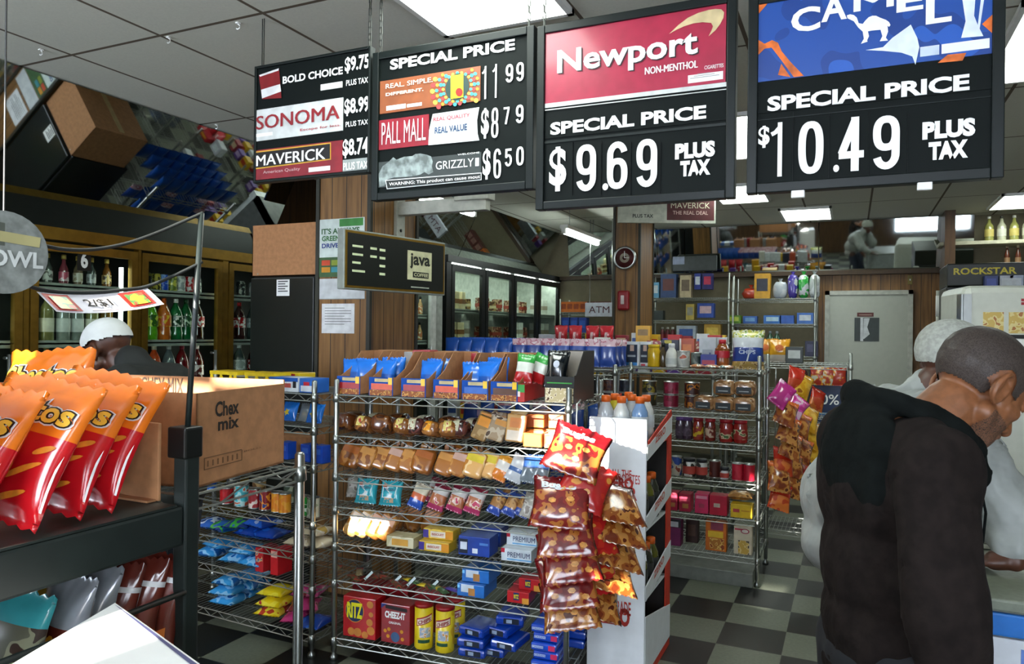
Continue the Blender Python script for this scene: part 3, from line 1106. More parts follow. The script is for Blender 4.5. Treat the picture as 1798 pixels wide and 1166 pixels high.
# --- blue cigarette sign
s = Sign('black price sign with a blue flame panel above ten forty nine, last in the row', Z4, (62, 1045), (1466, -260), .032)
s.panel('brand_panel', (118, 440), (1395, -215), printed(('174a9c', '0f3c88', '1d58b4'), 6, .3, .5))
OR = plain('d0641c', .4, var=.35, scale=25)
for pts in ([(118, 205), (160, 232), (200, 212), (232, 226), (252, 272), (300, 330), (372, 405), (318, 412), (250, 320), (198, 252), (160, 258), (118, 300)],
            [(118, -20), (205, -20), (118, 82)], [(1335, 125), (1392, 72), (1392, 176)], [(1095, 335), (1150, 290), (1250, 280), (1230, 322)], [(232, 400), (250, 340), (300, 412)]):
    s.poly('flame_picture', pts, OR, .001)
WH = plain('dfe8f2', .4, var=.1)
for pts in ([(705, 266), (800, 250), (850, 200), (950, 128), (985, 200), (996, 250), (975, 345), (958, 300), (900, 280), (800, 270)],
            [(1225, -30), (1300, -30), (1292, 80), (1312, 130), (1330, -20), (1348, -20), (1322, 150), (1342, 190), (1222, 200), (1246, 110)]):
    s.poly('smoke_picture', pts, WH, .0015)
for ch, lb, rt in (('C', (303, 178), (462, 22)), ('A', (466, 118), (606, -45)), ('M', (640, 62), (852, -60)), ('E', (872, 66), (1018, -70)), ('L', (1030, 130), (1172, -30))):
    s.text([(ch, lb, rt, .03)], None, .003)
s.poly('camel_emblem', [(604, 80), (622, 74), (642, 78), (658, 92), (668, 122), (690, 126), (704, 108), (722, 90), (742, 82), (762, 82), (785, 93), (815, 104), (832, 116), (840, 132), (832, 142), (824, 136),
                        (827, 168), (815, 200), (827, 216), (782, 220), (796, 192), (786, 158), (742, 162), (718, 166), (724, 192), (714, 214), (716, 222), (680, 234), (696, 206), (690, 168), (666, 146), (642, 112), (608, 96)], LET, .004)
s.panel('warning_strip', (1116, 286), (1376, 200), WHITE, .001)
s.panel('warning_strip', (1000, 302), (1104, 236), plain('c8d4e4', .4), .001)
s.panel('divider_rail', (112, 645), (1396, 515), plain('151d1b', .4, spec=.3))
s.panel('text_band', (118, 610), (1392, 345), FACE_M)
s.text([('SPECIAL PRICE', (175, 600), (1268, 393), .04)], None, .003)
s.text([('$', (125, 797), (188, 672)), ('.', (530, 926), (563, 884)),
        ('PLUS', (1012, 752), (1300, 628), .06), ('TAX', (1045, 862), (1260, 746), .06)])
s.digits([('1', (188, 942), (272, 664)), ('0', (340, 940), (480, 643)), ('4', (553, 923), (700, 624)), ('9', (743, 916), (892, 612))])
for x in (310, 505, 720, 930):
    a, bb, c, d = s.rect((x, 980), (x + 4, 600))
    MB().box((a, .0075, bb), (c, .0125, d)).build('tile_joint', plain('0d1211', .4), s.t)
s.chains((.03, .97))


for x, y in ((340, 1040), (1025, 1015)):
    a, bb = s.loc(x, y)
    MB().cbox((a - .02, .0, -.022), (a + .02, .02, .004), .003).build('clip', WHITE, s.t)


# ------------------------------------------------------------------ smaller signs and notices
def board(name, label, p, w, h, d, m, cat, rz=0, group=None):
    t = thing(name, label, cat, p, rz, group)
    MB().cbox((0, 0, 0), (w, d, h), .004).build('panel', m, t)
    return t


def words_on(t, s, box, m, y=-.0015, bold=.03, name='lettering'):
    return put_text(MB(), s, lambda u, v: (u, y, v), box, bold).build(name, m, t)


def plate(t, box, m, y=-.001, name='printed_panel'):
    return MB().box((box[0], y, box[1]), (box[2], 0, box[3])).build(name, m, t)


# white and crimson price board on the rear column
z = 7.1
a, b_ = at(1085, 391, z), at(1257, 352, z)
t = board('hanging_price_board', 'white and crimson price board hung high on the rear wooden column', (a.x, a.y, a.z), (b_ - a).to_2d().length, .36, .03, plain('b9bcae', .5), 'sign', math.atan2(b_.y - a.y, b_.x - a.x))
w = (b_ - a).to_2d().length
plate(t, (w * .5, .03, w - .015, .34), plain('4c1418', .5))
words_on(t, 'MAVERICK', (w * .54, .145, w * .94, .2), plain('c9c3a8', .5))
words_on(t, 'THE REAL DEAL', (w * .56, .085, w * .92, .12), plain('c9a8a0', .5), bold=.01)
words_on(t, 'PLUS TAX', (w * .15, .05, w * .36, .085), BLACK, bold=.02)
words_on(t, '$9.99', (w * .06, .165, w * .45, .33), BLACK, bold=.04)
MB().bar((.05, .015, .35), (.05, .015, CEIL - a.z), .004).bar((w - .05, .015, .35), (w - .05, .015, CEIL - a.z), .004).build('hanger_rod', CHROME, t)

# menu board by the left column
a, b_ = at(603, 507, 3.7), at(781, 513, 4.3)
w = (b_ - a).to_2d().length
rz = math.atan2(b_.y - a.y, b_.x - a.x)
t = board('hanging_menu_sign', 'black coffee menu board with a gold rim beside the wooden column', (a.x, a.y, a.z), w, .305, .05, plain('8f968e', .4), 'sign', rz)
plate(t, (.008, .008, w - .008, .297), GOLD, -.003, 'gold_rim')
plate(t, (.02, .02, w - .02, .285), plain('0a0f0c', .35), -.005, 'menu_face')
Mi = (Matrix.Translation(a) @ Matrix.Rotation(rz, 4, 'Z')).inverted()
q0, q1 = Vector((w * .75, .045, .2)), Mi @ Vector((CA[1], CA[2] + .12, a.z + .2))
MB().bar(q0, q1, .012, 8).bar(q1 - (q1 - q0).normalized() * .012, q1, .04, 10).build('mount_arm', plain('3a3c38', .5), t)
ly = -.0065
for k, (wd_, u) in enumerate(((.07, .05), (.07, .05), (.055, .05), (.085, .05))):
    MB().box((u, ly, .215 - k * .042), (u + wd_, ly + .001, .226 - k * .042)).build('menu_line', plain('d9e4b8', .5), t)
    MB().box((.235, ly, .21 - k * .042), (.275, ly + .001, .223 - k * .042)).build('menu_line', plain('d9e4b8', .5), t)
    if k < 2:
        MB().box((.17, ly, .213 - k * .042), (.215, ly + .001, .225 - k * .042)).build('menu_line', plain('d9e4b8', .5), t)
plate(t, (.44, .075, .63, .235), plain('c9c79f', .5), -.0075, 'emblem_plate')
words_on(t, 'java', (.455, .135, .615, .222), plain('14180f', .5), -.009, .03)
mb = MB().box((.48, -.009, .088), (.605, -.008, .12))
mb.build('emblem_band', plain('14180f', .5), t)
words_on(t, 'COFFEE', (.487, .095, .598, .114), plain('c9c79f', .5), -.0102, .02)
plate(t, (.47, .032, .61, .038), plain('b8c0b0', .5), -.0075, 'white_line')

# wall bracket on the column
br = thing('wall_mount_bracket', 'grey steel wall bracket sticking out of the wooden column', 'bracket', (CA[1] + .001, 3.82, 2.11))
STEEL = plain('a9aaa0', .5, .2)
MB().cbox((.0, -.04, .0), (.025, .05, .33), .004).build('wall_plate', STEEL, br)
MB().cbox((.025, -.03, .14), (.62, .03, .22), .004).build('arm', STEEL, br)
MB().cbox((.42, -.05, .2), (.64, .05, .3), .004).build('end_bracket', STEEL, br)
MB().bar((.026, 0, .05), (.03, 0, .05), .01, 8).bar((.026, 0, .28), (.03, 0, .28), .01, 8).bar((.47, -.052, .26), (.47, -.05, .26), .008, 8).bar((.58, -.052, .26), (.58, -.05, .26), .008, 8).build('bolt', BLACK, br)

# notices on the column
YC = CA[2] - .001


def on_col(px, py):
    p = on_y(px, py, YC)
    return p


a, b_ = on_col(561, 487), on_col(641, 381)
t = board('paper_poster', 'green and white printed poster on the wooden column behind the menu board', (a.x, YC - .004, a.z), b_.x - a.x, b_.z - a.z, .003, plain('c9d4cf', .6), 'poster')
w, h = b_.x - a.x, b_.z - a.z
plate(t, (.0, .0, w, h * .34), plain('3c5c38', .6))
plate(t, (w * .45, h * .86, w * .97, h * .99), plain('3a8038', .6))
words_on(t, "IT'S ALWAYS", (w * .05, h * .74, w * .9, h * .84), plain('2a5a30', .6), -.002)
words_on(t, 'GREENER', (w * .06, h * .62, w * .62, h * .71), plain('2f6a30', .6), -.002)
words_on(t, 'DRIVE IN', (w * .06, h * .5, w * .62, h * .58), plain('203a80', .6), -.002)
for k, c_ in enumerate(('c88a20', '3a8a98', 'c84828', '8a9a30')):
    plate(t, (w * (.06 + .22 * (k % 2)), h * (.08 + .12 * (k // 2)), w * (.25 + .22 * (k % 2)), h * (.17 + .12 * (k // 2))), plain(c_, .6), -.002, 'coloured_square')
a, b_ = on_col(561, 526), on_col(641, 488)
t = board('paper_sheet', 'blank white sheet hung below the green poster on the column', (a.x, YC - .003, a.z), b_.x - a.x, b_.z - a.z, .002, plain('c3c6c8', .6), 'paper')
plate(t, (.0, .0, b_.x - a.x, .004), plain('8a8c8c', .6))
a, b_ = on_col(565, 585), on_col(623, 533)
t = board('paper_notice', 'white typed notice on the wooden column below the posters', (a.x, YC - .003, a.z), b_.x - a.x, b_.z - a.z, .002, plain('d9dadb', .6), 'notice')
mb = MB()
w, h = b_.x - a.x, b_.z - a.z
for k in range(7):
    mb.box((w * .1, -.001, h * (.84 - .09 * k)), (w * (.9 if k % 3 else .7), 0, h * (.86 - .09 * k)))
mb.build('printed_line', plain('6a6a6c', .6), t)

# wall clock and fire bell on the rear column
p = on_y(1097, 453, CB[2] - .03)
t = thing('wall_clock', 'round red and silver clock on the rear wooden column', 'clock', p, (PI / 2, 0, 0))
MB().lathe([(.105, -.03), (.12, -.02), (.12, .005), (.1, .015), (.098, .008)], 28).build('rim', CHROME, t)
MB().lathe([(.1, -.001), (.1, .009)], 28).build('dial', plain('4a1418', .4), t)
MB().lathe([(.05, .0091), (.05, .011)], 20).build('inner_disc', plain('a8a094', .4), t)
MB().lathe([(.022, .0111), (.022, .0125)], 16).build('hub_disc', plain('4a1418', .4), t)
MB().box((-.004, 0, .0126), (.004, .07, .014)).box((0, -.004, .0126), (.05, .004, .014)).build('hand', WHITE, t)
p = on_y(1096, 545, CB[2] - .002)
t = thing('fire_alarm_mount', 'red fire alarm box on the rear wooden column below the clock', 'fire alarm', (p.x - .06, p.y - .06, p.z))
MB().cbox((0, 0, 0), (.12, .06, .2), .02).build('housing', plain('8e0f1c', .35), t)
MB().cbox((.04, -.012, .06), (.075, .001, .15), .006).build('lens', plain('d8c8c8', .2), t)


# ------------------------------------------------------------------ wire racks
def proj(p):
    v = Vector(p) - CAM
    z = v.dot(FW)
    return IW / 2 + FPX * v.dot(RC) / z, IH / 2 - FPX * v.dot(UC) / z


WIRE = plain('a4a8a4', 0.3, 1.0, 0.05)
WIRE_D = plain('9a9e98', 0.4, 0.7, 0.05)


def wire_shelf_mesh(L, D, pitch=.028, depth=.032):
    m_ = MB()
    r = .0032
    for y in (0, D):
        m_.bar((0, y, 0), (L, y, 0), r, 5).bar((0, y, -depth), (L, y, -depth), r, 5)
        n = max(4, int(L / .052) // 2 * 2)
        for k in range(n):
            a, b = L * k / n, L * (k + 1) / n
            z0, z1 = (0, -depth) if k % 2 == 0 else (-depth, 0)
            m_.bar((a, y, z0), (b, y, z1), .0022, 4, cap=False)
    for x in (0, L):
        m_.bar((x, 0, 0), (x, D, 0), r, 5).bar((x, 0, -depth), (x, D, -depth), r, 5)
        n = max(4, int(D / .06) // 2 * 2)
        for k in range(n):
            a, b = D * k / n, D * (k + 1) / n
            z0, z1 = (0, -depth) if k % 2 == 0 else (-depth, 0)
            m_.bar((x, a, z0), (x, b, z1), .0022, 4, cap=False)
    n = int(L / pitch)
    for k in range(1, n):
        x = L * k / n
        m_.bar((x, 0, .001), (x, D, .001), .0017, 4, cap=False)
    for y in (D * .33, D * .66):
        m_.bar((0, y, -.004), (L, y, -.004), .0028, 4)
    return m_


class Rack:
    def __init__(self, name, label, p0, ang, L, D, H, levels, phrase, post_r=.0127, cat='shelf rack', mat=None):
        self.t = thing(name, label, cat, (p0[0], p0[1], 0), ang)
        self.p0, self.ang, self.L, self.D, self.levels, self.phrase = Vector((p0[0], p0[1], 0)), ang, L, D, levels, phrase
        self.M = Matrix.Translation(self.p0) @ Matrix.Rotation(ang, 4, 'Z')
        self.cnt = {}
        first = None
        for x in (0, L):
            for y in (0, D):
                p = MB().lathe([(post_r * 1.5, 0), (post_r * 1.5, .015), (post_r * .6, .03), (post_r, .04), (post_r, H - .006), (post_r * .7, H)], 10)
                for z in levels:
                    p.lathe([(post_r * 1.02, z - .034), (post_r * 1.45, z - .03), (post_r * 1.25, z + .004), (post_r, z + .006)], 10, close=False)
                o = p.build('post', mat or WIRE, self.t)
                o.location = (x, y, 0)
        sh = None
        for z in levels:
            if sh is None:
                sh = wire_shelf_mesh(L, D).build('shelf', mat or WIRE_D, self.t)
                o = sh
            else:
                o = sh.copy()
                COL.objects.link(o)
                o.parent = self.t
            o.location = (0, 0, z)

    def s_at(self, px, lvl, y=0.0):
        lo, hi = -.6, self.L + .6
        for _ in range(40):
            mid = (lo + hi) / 2
            if proj(self.M @ Vector((mid, y, self.levels[lvl])))[0] < px:
                lo = mid
            else:
                hi = mid
        return lo

    def put(self, lvl, px, key, mk, desc, cat, depth=.1, rot=(0, 0, 0), dz=0.004, group=None, shelf=None, s=None, where=None):
        s = self.s_at(px, lvl, depth) if s is None else s
        p = self.M @ Vector((s, depth, self.levels[lvl] + dz))
        n = self.cnt.get((lvl, where, desc), 0)
        self.cnt[(lvl, where, desc)] = n + 1
        sh = shelf or (('top', 'second', 'third', 'fourth', 'fifth', 'sixth', 'lowest')[lvl] if len(self.levels) > 6 else ('top', 'second', 'third', 'fourth', 'fifth', 'lowest')[lvl])
        lab = f'{desc}, {ORD[n]} at the back of the {sh} {self.phrase} shelf' if where else f'{desc}, {ORD[n]} along the {sh} {self.phrase} shelf'
        return place(key, mk, p, (rot[0], rot[1], rot[2] + self.ang), lab, cat, group or f'{cat} on the {sh} shelf of the {self.phrase}')


# ------------------------------------------------------------------ goods
def soft_mesh(w, d, h, seed=0, p=.55, nu=18, nv=10, rough=.05):
    """a soft loaf-like lump standing on z = 0"""
    m_ = MB()
    sg = lambda v, e: math.copysign(abs(v) ** e, v)
    vs, fs = [], []
    for i in range(nv + 1):
        th = -PI / 2 + PI * i / nv
        for k in range(nu):
            ph = 2 * PI * k / nu
            q = Vector((sg(math.cos(th), p) * sg(math.cos(ph), p), sg(math.cos(th), p) * sg(math.sin(ph), p), sg(math.sin(th), p)))
            n = 1 + rough * mnoise.noise(q * 2.3 + Vector((seed * 3.1, 0, 0))) * 2
            vs.append((q.x * w / 2 * n, q.y * d / 2 * n, h / 2 + q.z * h / 2 * (n if q.z > 0 else 1)))
    for i in range(nv):
        for k in range(nu):
            fs.append((i * nu + k, i * nu + (k + 1) % nu, (i + 1) * nu + (k + 1) % nu, (i + 1) * nu + k))
    return m_.add(vs, fs, 0, True)


def bag_surface(w, h, d, seed=0):
    """front (y < 0) of a filled bag, u in -1..1, v in 0..1"""
    def f(u, v, side=-1, lift=0.0):
        vv = min(max((v - .06) / .88, 0), 1)
        t = d / 2 * max(0, 1 - abs(u) ** 2.6) ** .6 * max(0, math.sin(PI * vv)) ** .55
        x = u * w / 2 * (1 - .09 * math.sin(PI * vv))
        q = Vector((x * 14, v * h * 14, side * 3 + seed * 7.3))
        t *= 1 + .36 * mnoise.noise(q) * (1.4 - .9 * math.sin(PI * vv))
        t += .0035 * math.sin(u * 17 + 2 * mnoise.noise(q * .7) + seed) * max(0, abs(v - .5) * 2 - .45) * (1 if .04 < v < .96 else .3)
        z = v * h + (.012 * h * math.sin(u * 5 + seed) if v > .95 else 0)
        return Vector((x, side * (t + .0012 + lift), z))
    return f


def bag_mesh(w, h, d, bands, seed=0, nu=16, nv=20):
    """bands: [(v up to, material)] on the front and back"""
    f = bag_surface(w, h, d, seed)
    m_ = MB()
    for side in (-1, 1):
        vs, fs, ms = [], [], []
        for j in range(nv + 1):
            v = j / nv
            for i in range(nu + 1):
                u = -1 + 2 * i / nu
                p = f(u, v, side)
                if i in (0, nu):
                    p.y = 0
                if j in (0, nv):
                    p.z += (.004 if i % 2 else -.002)
                vs.append(p)
        for j in range(nv):
            mi = next(k for k, (vm, _m) in enumerate(bands) if (j + .5) / nv <= vm)
            for i in range(nu):
                a = j * (nu + 1) + i
                q = (a, a + 1, a + nu + 2, a + nu + 1)
                fs.append(q if side < 0 else q[::-1])
                ms.append(mi)
        m_.add(vs, fs, ms, True)
    return m_


def bag(name, w, h, d, bands, seed=0, texts=(), shapes=()):
    """bands [(v, mat)], texts [(string, (u0,v0,u1,v1), mat, bold, lift)], shapes [(name, [(u,v)..], mat, lift)]"""
    def mk():
        t = thing(name, 'x', 'bag')
        bag_mesh(w, h, d, bands, seed).build('wrapper', [b[1] for b in bands], t, True)
        f = bag_surface(w, h, d, seed)
        for nm_, poly, m_, lf in shapes:
            bm = bmesh.new()
            vv = [bm.verts.new((u, v, 0)) for u, v in poly]
            bm.faces.new(vv)
            bmesh.ops.triangulate(bm, faces=bm.faces[:])
            bmesh.ops.subdivide_edges(bm, edges=bm.edges[:], cuts=2)
            for q in bm.verts:
                q.co = f(q.co.x, q.co.y, -1, lf)
            MB().bm(bm).build(nm_, m_, t)
        for tx in texts:
            st, box, m_, bold, lf = tx
            put_text(MB(), st, lambda u, v: f(u, v, -1, lf), box, bold).build('lettering', m_, t)
        return t
    return mk


def crate(name, w, d, h, m_, bands=(), texts=(), r=.003):
    """printed box; bands [(x0,z0,x1,z1,mat)] and texts in front-face fractions"""
    def mk():
        t = thing(name, 'x', 'box')
        MB().cbox((-w / 2, -d / 2, 0), (w / 2, d / 2, h), r).build('carton_body', m_, t)
        y = -d / 2
        for k, (a, b, c, e, mm) in enumerate(bands):
            MB().box((-w / 2 + a * w, y - .0006 - .0003 * k, b * h), (-w / 2 + c * w, y, e * h)).build('printed_panel', mm, t)
        for st, (a, b, c, e), mm, bold in texts:
            put_text(MB(), st, lambda u, v: (-w / 2 + u * w, y - .0026, v * h), (a, b, c, e), bold).build('lettering', mm, t)
        return t
    return mk


def lidded(name, r, h, body, lid, label=None, lidh=.018, n=16, shoulder=True, part='jar_body'):
    def mk():
        t = thing(name, 'x', 'jar')
        rr = r * .86 if shoulder else r
        MB().lathe([(r * .95, 0), (r, .006), (r, h - .02), (rr, h - .006), (rr, h)], n).build(part, body, t)
        MB().lathe([(rr + .003, h - .004), (rr + .003, h + lidh - .003), (rr, h + lidh)], n).build('lid', lid, t)
        if label is not None:
            MB().lathe([(r + .001, h * .18), (r + .001, h * .68)], n, close=False).build('label', label, t)
        return t
    return mk


def tin(r, h, m_):
    def mk():
        t = thing('food_tin', 'x', 'tin')
        MB().lathe([(r, .003), (r, h - .003)], 16, close=False).build('paper_label', m_, t)
        MB().lathe([(r * .97, 0), (r + .001, .001), (r + .001, .005), (r * .99, .006)], 16).build('base_rim', CHROME, t)
        MB().lathe([(r * .99, h - .006), (r + .001, h - .005), (r + .001, h), (r * .94, h - .001), (r * .92, h - .004)], 16).build('rim', CHROME, t)
        return t
    return mk


def cake(w, d, h, m_, lab=None, seed=0, name='wrapped_cake'):
    def mk():
        t = thing(name, 'x', 'cake')
        soft_mesh(w, d, h, seed).build('cake_body', m_, t)
        if lab is not None:
            b = MB()
            n = 10
            vs, fs = [], []
            for i in range(n + 1):
                a = PI * (.04 + .92 * i / n)
                for s_ in (-.2, .2):
                    sg = lambda v: math.copysign(abs(v) ** .6, v)
                    vs.append((s_ * w, -sg(math.cos(a)) * (d / 2 * 1.03), h / 2 + sg(math.sin(a)) * h / 2 * 1.05 if i not in (0, n) else h * .3))
            for i in range(n):
                fs.append((2 * i, 2 * i + 1, 2 * i + 3, 2 * i + 2))
            b.add(vs, fs, 0, True)
            b.build('paper_label', lab, t)
        w2 = MB()
        for s_ in (-1, 1):
            w2.add([(s_ * w * .44, -d * .25, h * .3), (s_ * w * .62, -d * .33, h * .2), (s_ * w * .66, 0, h * .55), (s_ * w * .62, d * .33, h * .25), (s_ * w * .44, d * .25, h * .7)], [(0, 1, 2, 3, 4)])
        w2.build('wrapper_end', glassy('dcdcd8', .5, .15), t)
        return t
    return mk


SH1 = [1.244, 1.05, .872, .716, .545, .37, .1]
G1A = math.radians(5)
bread = Rack('wire_rack', 'chrome wire shelf rack of breads, biscuits and nuts, in the middle of the aisle', (-2.2, 2.83), G1A, 1.13, .6, 1.32, SH1, 'bread rack')

# --- top: nut cartons with blue bags
BLUE = plain('1257b4', .25, coat=.6)
BLUE2 = plain('1c6ed0', .25, coat=.6)
PEANUT = printed(('8a4a1c', 'c08a44', '5a2a10'), 60, .6, .0)


def tray(band, w=.125, d=.34):
    def mk():
        t = thing('display_carton', 'x', 'carton')
        h = .085
        k = .003
        b = MB()
        b.box((-w / 2, 0, 0), (w / 2, d, k)).box((-w / 2, d - k, 0), (w / 2, d, .2))
        for s_ in (-1, 1):
            x = s_ * w / 2
            b.prism([(0, 0), (d, 0), (d, .2), (d * .62, .2), (d * .34, .12), (.03, h), (0, h)], lambda u, v, q, x=x, s_=s_: (x - s_ * q, u, v), k)
        b.build('carton_side', KRAFT, t)
        MB().box((-w / 2, -k, 0), (w / 2, 0, h)).build('front_lip', plain('0c4496', .6, spec=.2), t)
        MB().box((-w / 2 + .012, -k - .001, .028), (w / 2 - .004, -k, .056)).build('colour_band', plain(band, .4), t)
        MB().box((-w / 2 + .004, -k - .0012, .001), (w / 2 - .004, -k, .027)).build('nut_picture', PEANUT, t)
        MB().box((-w / 2 + .03, -k - .0012, .064), (w / 2 - .025, -k, .079)).build('name_plate', plain('b9a878', .5), t)
        MB().box((w / 2 - .024, -k - .0014, .052), (w / 2 - .004, -k, .084)).build('price_badge', plain('e8b818', .4), t)
        return t
    return mk


NUTS = [(628, '9c1c20', 'red'), (686, 'c8481c', 'orange'), (744, '9c1c20', 'dark red'), (795, 'c8481c', 'bright orange'), (838, '1a58ac', 'blue'), (882, '54301a', 'brown'), (912, '3f8c3a', 'green')]
nb1 = bag('nut_bag', .115, .155, .045, [(.55, BLUE), (1, BLUE2)], 1, [('PLANT', (-.75, .2, .75, .34), WHITE, .04, .002)])
nb2 = bag('nut_bag', .12, .15, .05, [(.3, plain('0e4aa0', .25, coat=.6)), (1, BLUE2)], 4)
for k, (px, c, w_) in enumerate(NUTS[:6]):
    bread.put(0, 612 + 57 * k + (0 if k < 4 else -6 * (k - 3)), 'tray' + c, tray(c), f'nut display carton with a {w_} band', 'carton', depth=.02)
for k, (px, dp, hz, key, mk, tilt) in enumerate(((618, .13, .05, 'nb1', nb1, .3), (640, .15, .055, 'nb2', nb2, .2), (672, .13, .045, 'nb1', nb1, .25), (690, .2, .06, 'nb2', nb2, .1),
                                                 (752, .12, .05, 'nb1', nb1, .25), (768, .2, .06, 'nb2', nb2, .2), (830, .13, .055, 'nb2', nb2, .3), (852, .13, .05, 'nb1', nb1, .2), (872, .22, .07, 'nb2', nb2, .1))):
    bread.put(0, px, key, mk, 'blue bag of nuts standing in a carton', 'bag', depth=dp, dz=hz - .035, rot=(-tilt, 0, RND.uniform(-.3, .3)))
# green and red seed cartons
t3 = crate('display_carton', .1, .3, .075, plain('a81c1c', .4), [(0, .55, 1, 1, plain('2f8a36', .4)), (.2, .3, .8, .6, plain('d8c8b8', .5))])
bread.put(0, 921, 'seedtray', t3, 'red and green seed display carton', 'carton', depth=.17)
sb = bag('seed_bag', .085, .13, .035, [(.35, plain('b01c20', .3, coat=.5)), (.7, plain('d8dcd0', .3, coat=.5)), (1, plain('2f9a3c', .3, coat=.5))], 5)
bread.put(0, 917, 'seedbag', sb, 'green and white seed bag in the carton', 'bag', depth=.1, dz=.082, rot=(-.3, .1, .1))
bread.put(0, 938, 'seedbag', sb, 'green and white seed bag in the carton', 'bag', depth=.16, dz=.082, rot=(-.2, .3, -.2))


def pistachio():
    t = thing('display_carton', 'x', 'carton')
    w, d = .13, .36
    b = MB()
    k = .003
    b.box((-w / 2, 0, 0), (w / 2, d, k)).box((-w / 2, d - k, 0), (w / 2, d, .22))
    for s_ in (-1, 1):
        b.prism([(0, 0), (d, 0), (d, .22), (d * .45, .22), (.03, .12), (0, .12)], lambda u, v, q, s_=s_: (s_ * (w / 2 - q), u, v), k)
    b.build('carton_side', plain('0e1210', .4), t)
    MB().box((-w / 2, -k, 0), (w / 2, 0, .115)).build('front_lip', plain('0e1210', .4), t)
    MB().box((-w / 2 + .003, -k - .001, .004), (w / 2 - .003, -k, .066)).build('nut_picture', printed(('c9b78a', 'e8dcc0', '5a3d1c'), 70), t)
    MB().box((-w / 2 + .01, -k - .001, .085), (w / 2 - .01, -k, .09)).build('green_line', plain('3a9a3a', .4), t)
    MB().add([(-w / 2 + .004, d - k - .001, .03), (w / 2 - .004, d - k - .001, .03), (w / 2 - .004, d - k - .001, .215), (-w / 2 + .004, d - k - .001, .215)], [(0, 1, 2, 3)]).box((-w / 2 + .004, .06, .1), (-w / 2 + .006, d - .01, .2)).build('inner_lining', plain('b9b0a4', .6), t)
    return t


bread.put(0, 982, 'pistachio', pistachio, 'black pistachio display carton with a white lining', 'carton', depth=.02)
kb = bag('nut_bag', .1, .17, .05, [(1, plain('11161a', .2, coat=.8))], 3, (), [('white_disc', [(.0 + .3 * math.cos(a * PI / 6), .62 + .1 * math.sin(a * PI / 6)) for a in range(12)], plain('c8ccd8', .4), .002)])
bread.put(0, 972, 'blacknut', kb, 'black bag of pistachios in the black carton', 'bag', depth=.1, dz=.06, rot=(-.25, .1, .1))
t4 = crate('cardboard_box', .2, .1, .2, KRAFT)
for px in (700, 800, 905):
    bread.put(0, px, 'kraftb', t4, 'brown cardboard carton standing behind the nut bags', 'box', depth=.47)
t5 = crate('snack_box', .1, .09, .18, plain('9c1420', .4), [(.2, .5, .9, .85, plain('5a1218', .4)), (.4, .6, .8, .72, plain('d0a090', .4))])
bread.put(0, 746, 'redbox', t5, 'red snack box standing behind the nut bags', 'box', depth=.38, dz=.03)
t6 = crate('snack_box', .09, .05, .17, plain('b4b8ba', .4), [(0, 0, .35, 1, plain('a81824', .4)), (.35, 0, .65, 1, plain('1c2a7a', .4))])
bread.put(0, 845, 'triband', t6, 'striped snack box behind the nut bags', 'box', depth=.37, dz=.03)
t7 = crate('snack_box', .08, .05, .17, plain('b9bcbe', .4))
bread.put(0, 715, 'whitebox', t7, 'white snack box behind the nut bags', 'box', depth=.38, dz=.03)

# --- second shelf: cakes
BRN = printed(('5e3014', '7c4a20', '40200e'), 18, .2, .8)
BRN2 = printed(('7a4a20', 'a87038', '5a2e14'), 22, .2, .8)
PURP = printed(('4a2420', '6a3a34', '2e1614'), 18, .2, .8)
YLAB = printed(('c8b45a', 'd8cc90', 'a83a20'), 50)
OLAB = printed(('d88a18', 'e8b040', '3a4a6a'), 50)
WLAB = printed(('b8b494', 'd0ccb0', '8a5a3a'), 50)
cakes = [('caka', cake(.11, .12, .085, BRN, None, 1), 'brown cake in clear wrap'), ('cakb', cake(.09, .11, .075, BRN2, YLAB, 2), 'brown cake with a yellow paper label'),
         ('cakc', cake(.09, .11, .08, PURP, WLAB, 3), 'dark cake with a pale label'), ('cakd', cake(.085, .1, .07, BRN2, OLAB, 4), 'brown cake with an orange label')]
for px, i, dp, rx in ((607, 0, .1, .2), (640, 1, .08, .35), (672, 0, .09, .3), (708, 1, .08, .35), (731, 2, .1, .2), (758, 3, .08, .3), (788, 1, .08, .35), (806, 2, .1, .3),
                      (620, 0, .26, 0), (660, 2, .26, 0), (700, 0, .27, 0), (745, 2, .27, 0), (790, 0, .27, 0), (830, 2, .27, 0)):
    key, mk, w_ = cakes[i]
    bread.put(1, px, key, mk, w_, 'cake', depth=dp, rot=(-rx, 0, RND.uniform(-.25, .25)), dz=.012 if rx else .004, where='the back of the' if dp > .2 else None)
flatm = [('flata', crate('wrapped_slice', .075, .028, .115, printed(('8a6a3a', 'a8885a', '5a3a1c'), 20, .2, .8), [(.15, .55, .95, .92, plain('d88a1c', .4))], (), .01), 'flat orange labelled biscuit slice'),
         ('flatb', crate('wrapped_slice', .085, .03, .115, printed(('9a8468', 'b8a890', '4a3424'), 25, .2, .8), [(.3, .62, .95, .85, plain('c88a3a', .4))], (), .01), 'speckled biscuit slice in clear wrap'),
         ('flatc', crate('wrapped_slice', .085, .035, .125, printed(('c89a5a', 'd8b47a'), 14, .2, .8), [(.2, .5, .85, .85, plain('c8741c', .4)), (.1, .05, .9, .4, plain('d8ccb8', .3))], (), .008), 'pale orange labelled sponge slice')]
for px, i, rx, ry in ((838, 0, .35, .3), (866, 1, .35, .25), (903, 2, .2, .05), (846, 0, .2, .2), (872, 1, .2, .1), (908, 2, .2, .05)):
    dp = .09 if px in (838, 866, 903) else .22
    key, mk, w_ = flatm[i]
    bread.put(1, px, key, mk, w_, 'cake', depth=dp, rot=(-rx, ry, 0), dz=.012, where='the back of the' if dp > .2 else None)
lf = crate('cake_loaf', .085, .12, .06, printed(('a85a20', 'b86a2c'), 20, .25, .7), [(.05, .1, .95, .9, plain('9a4a18', .4))])
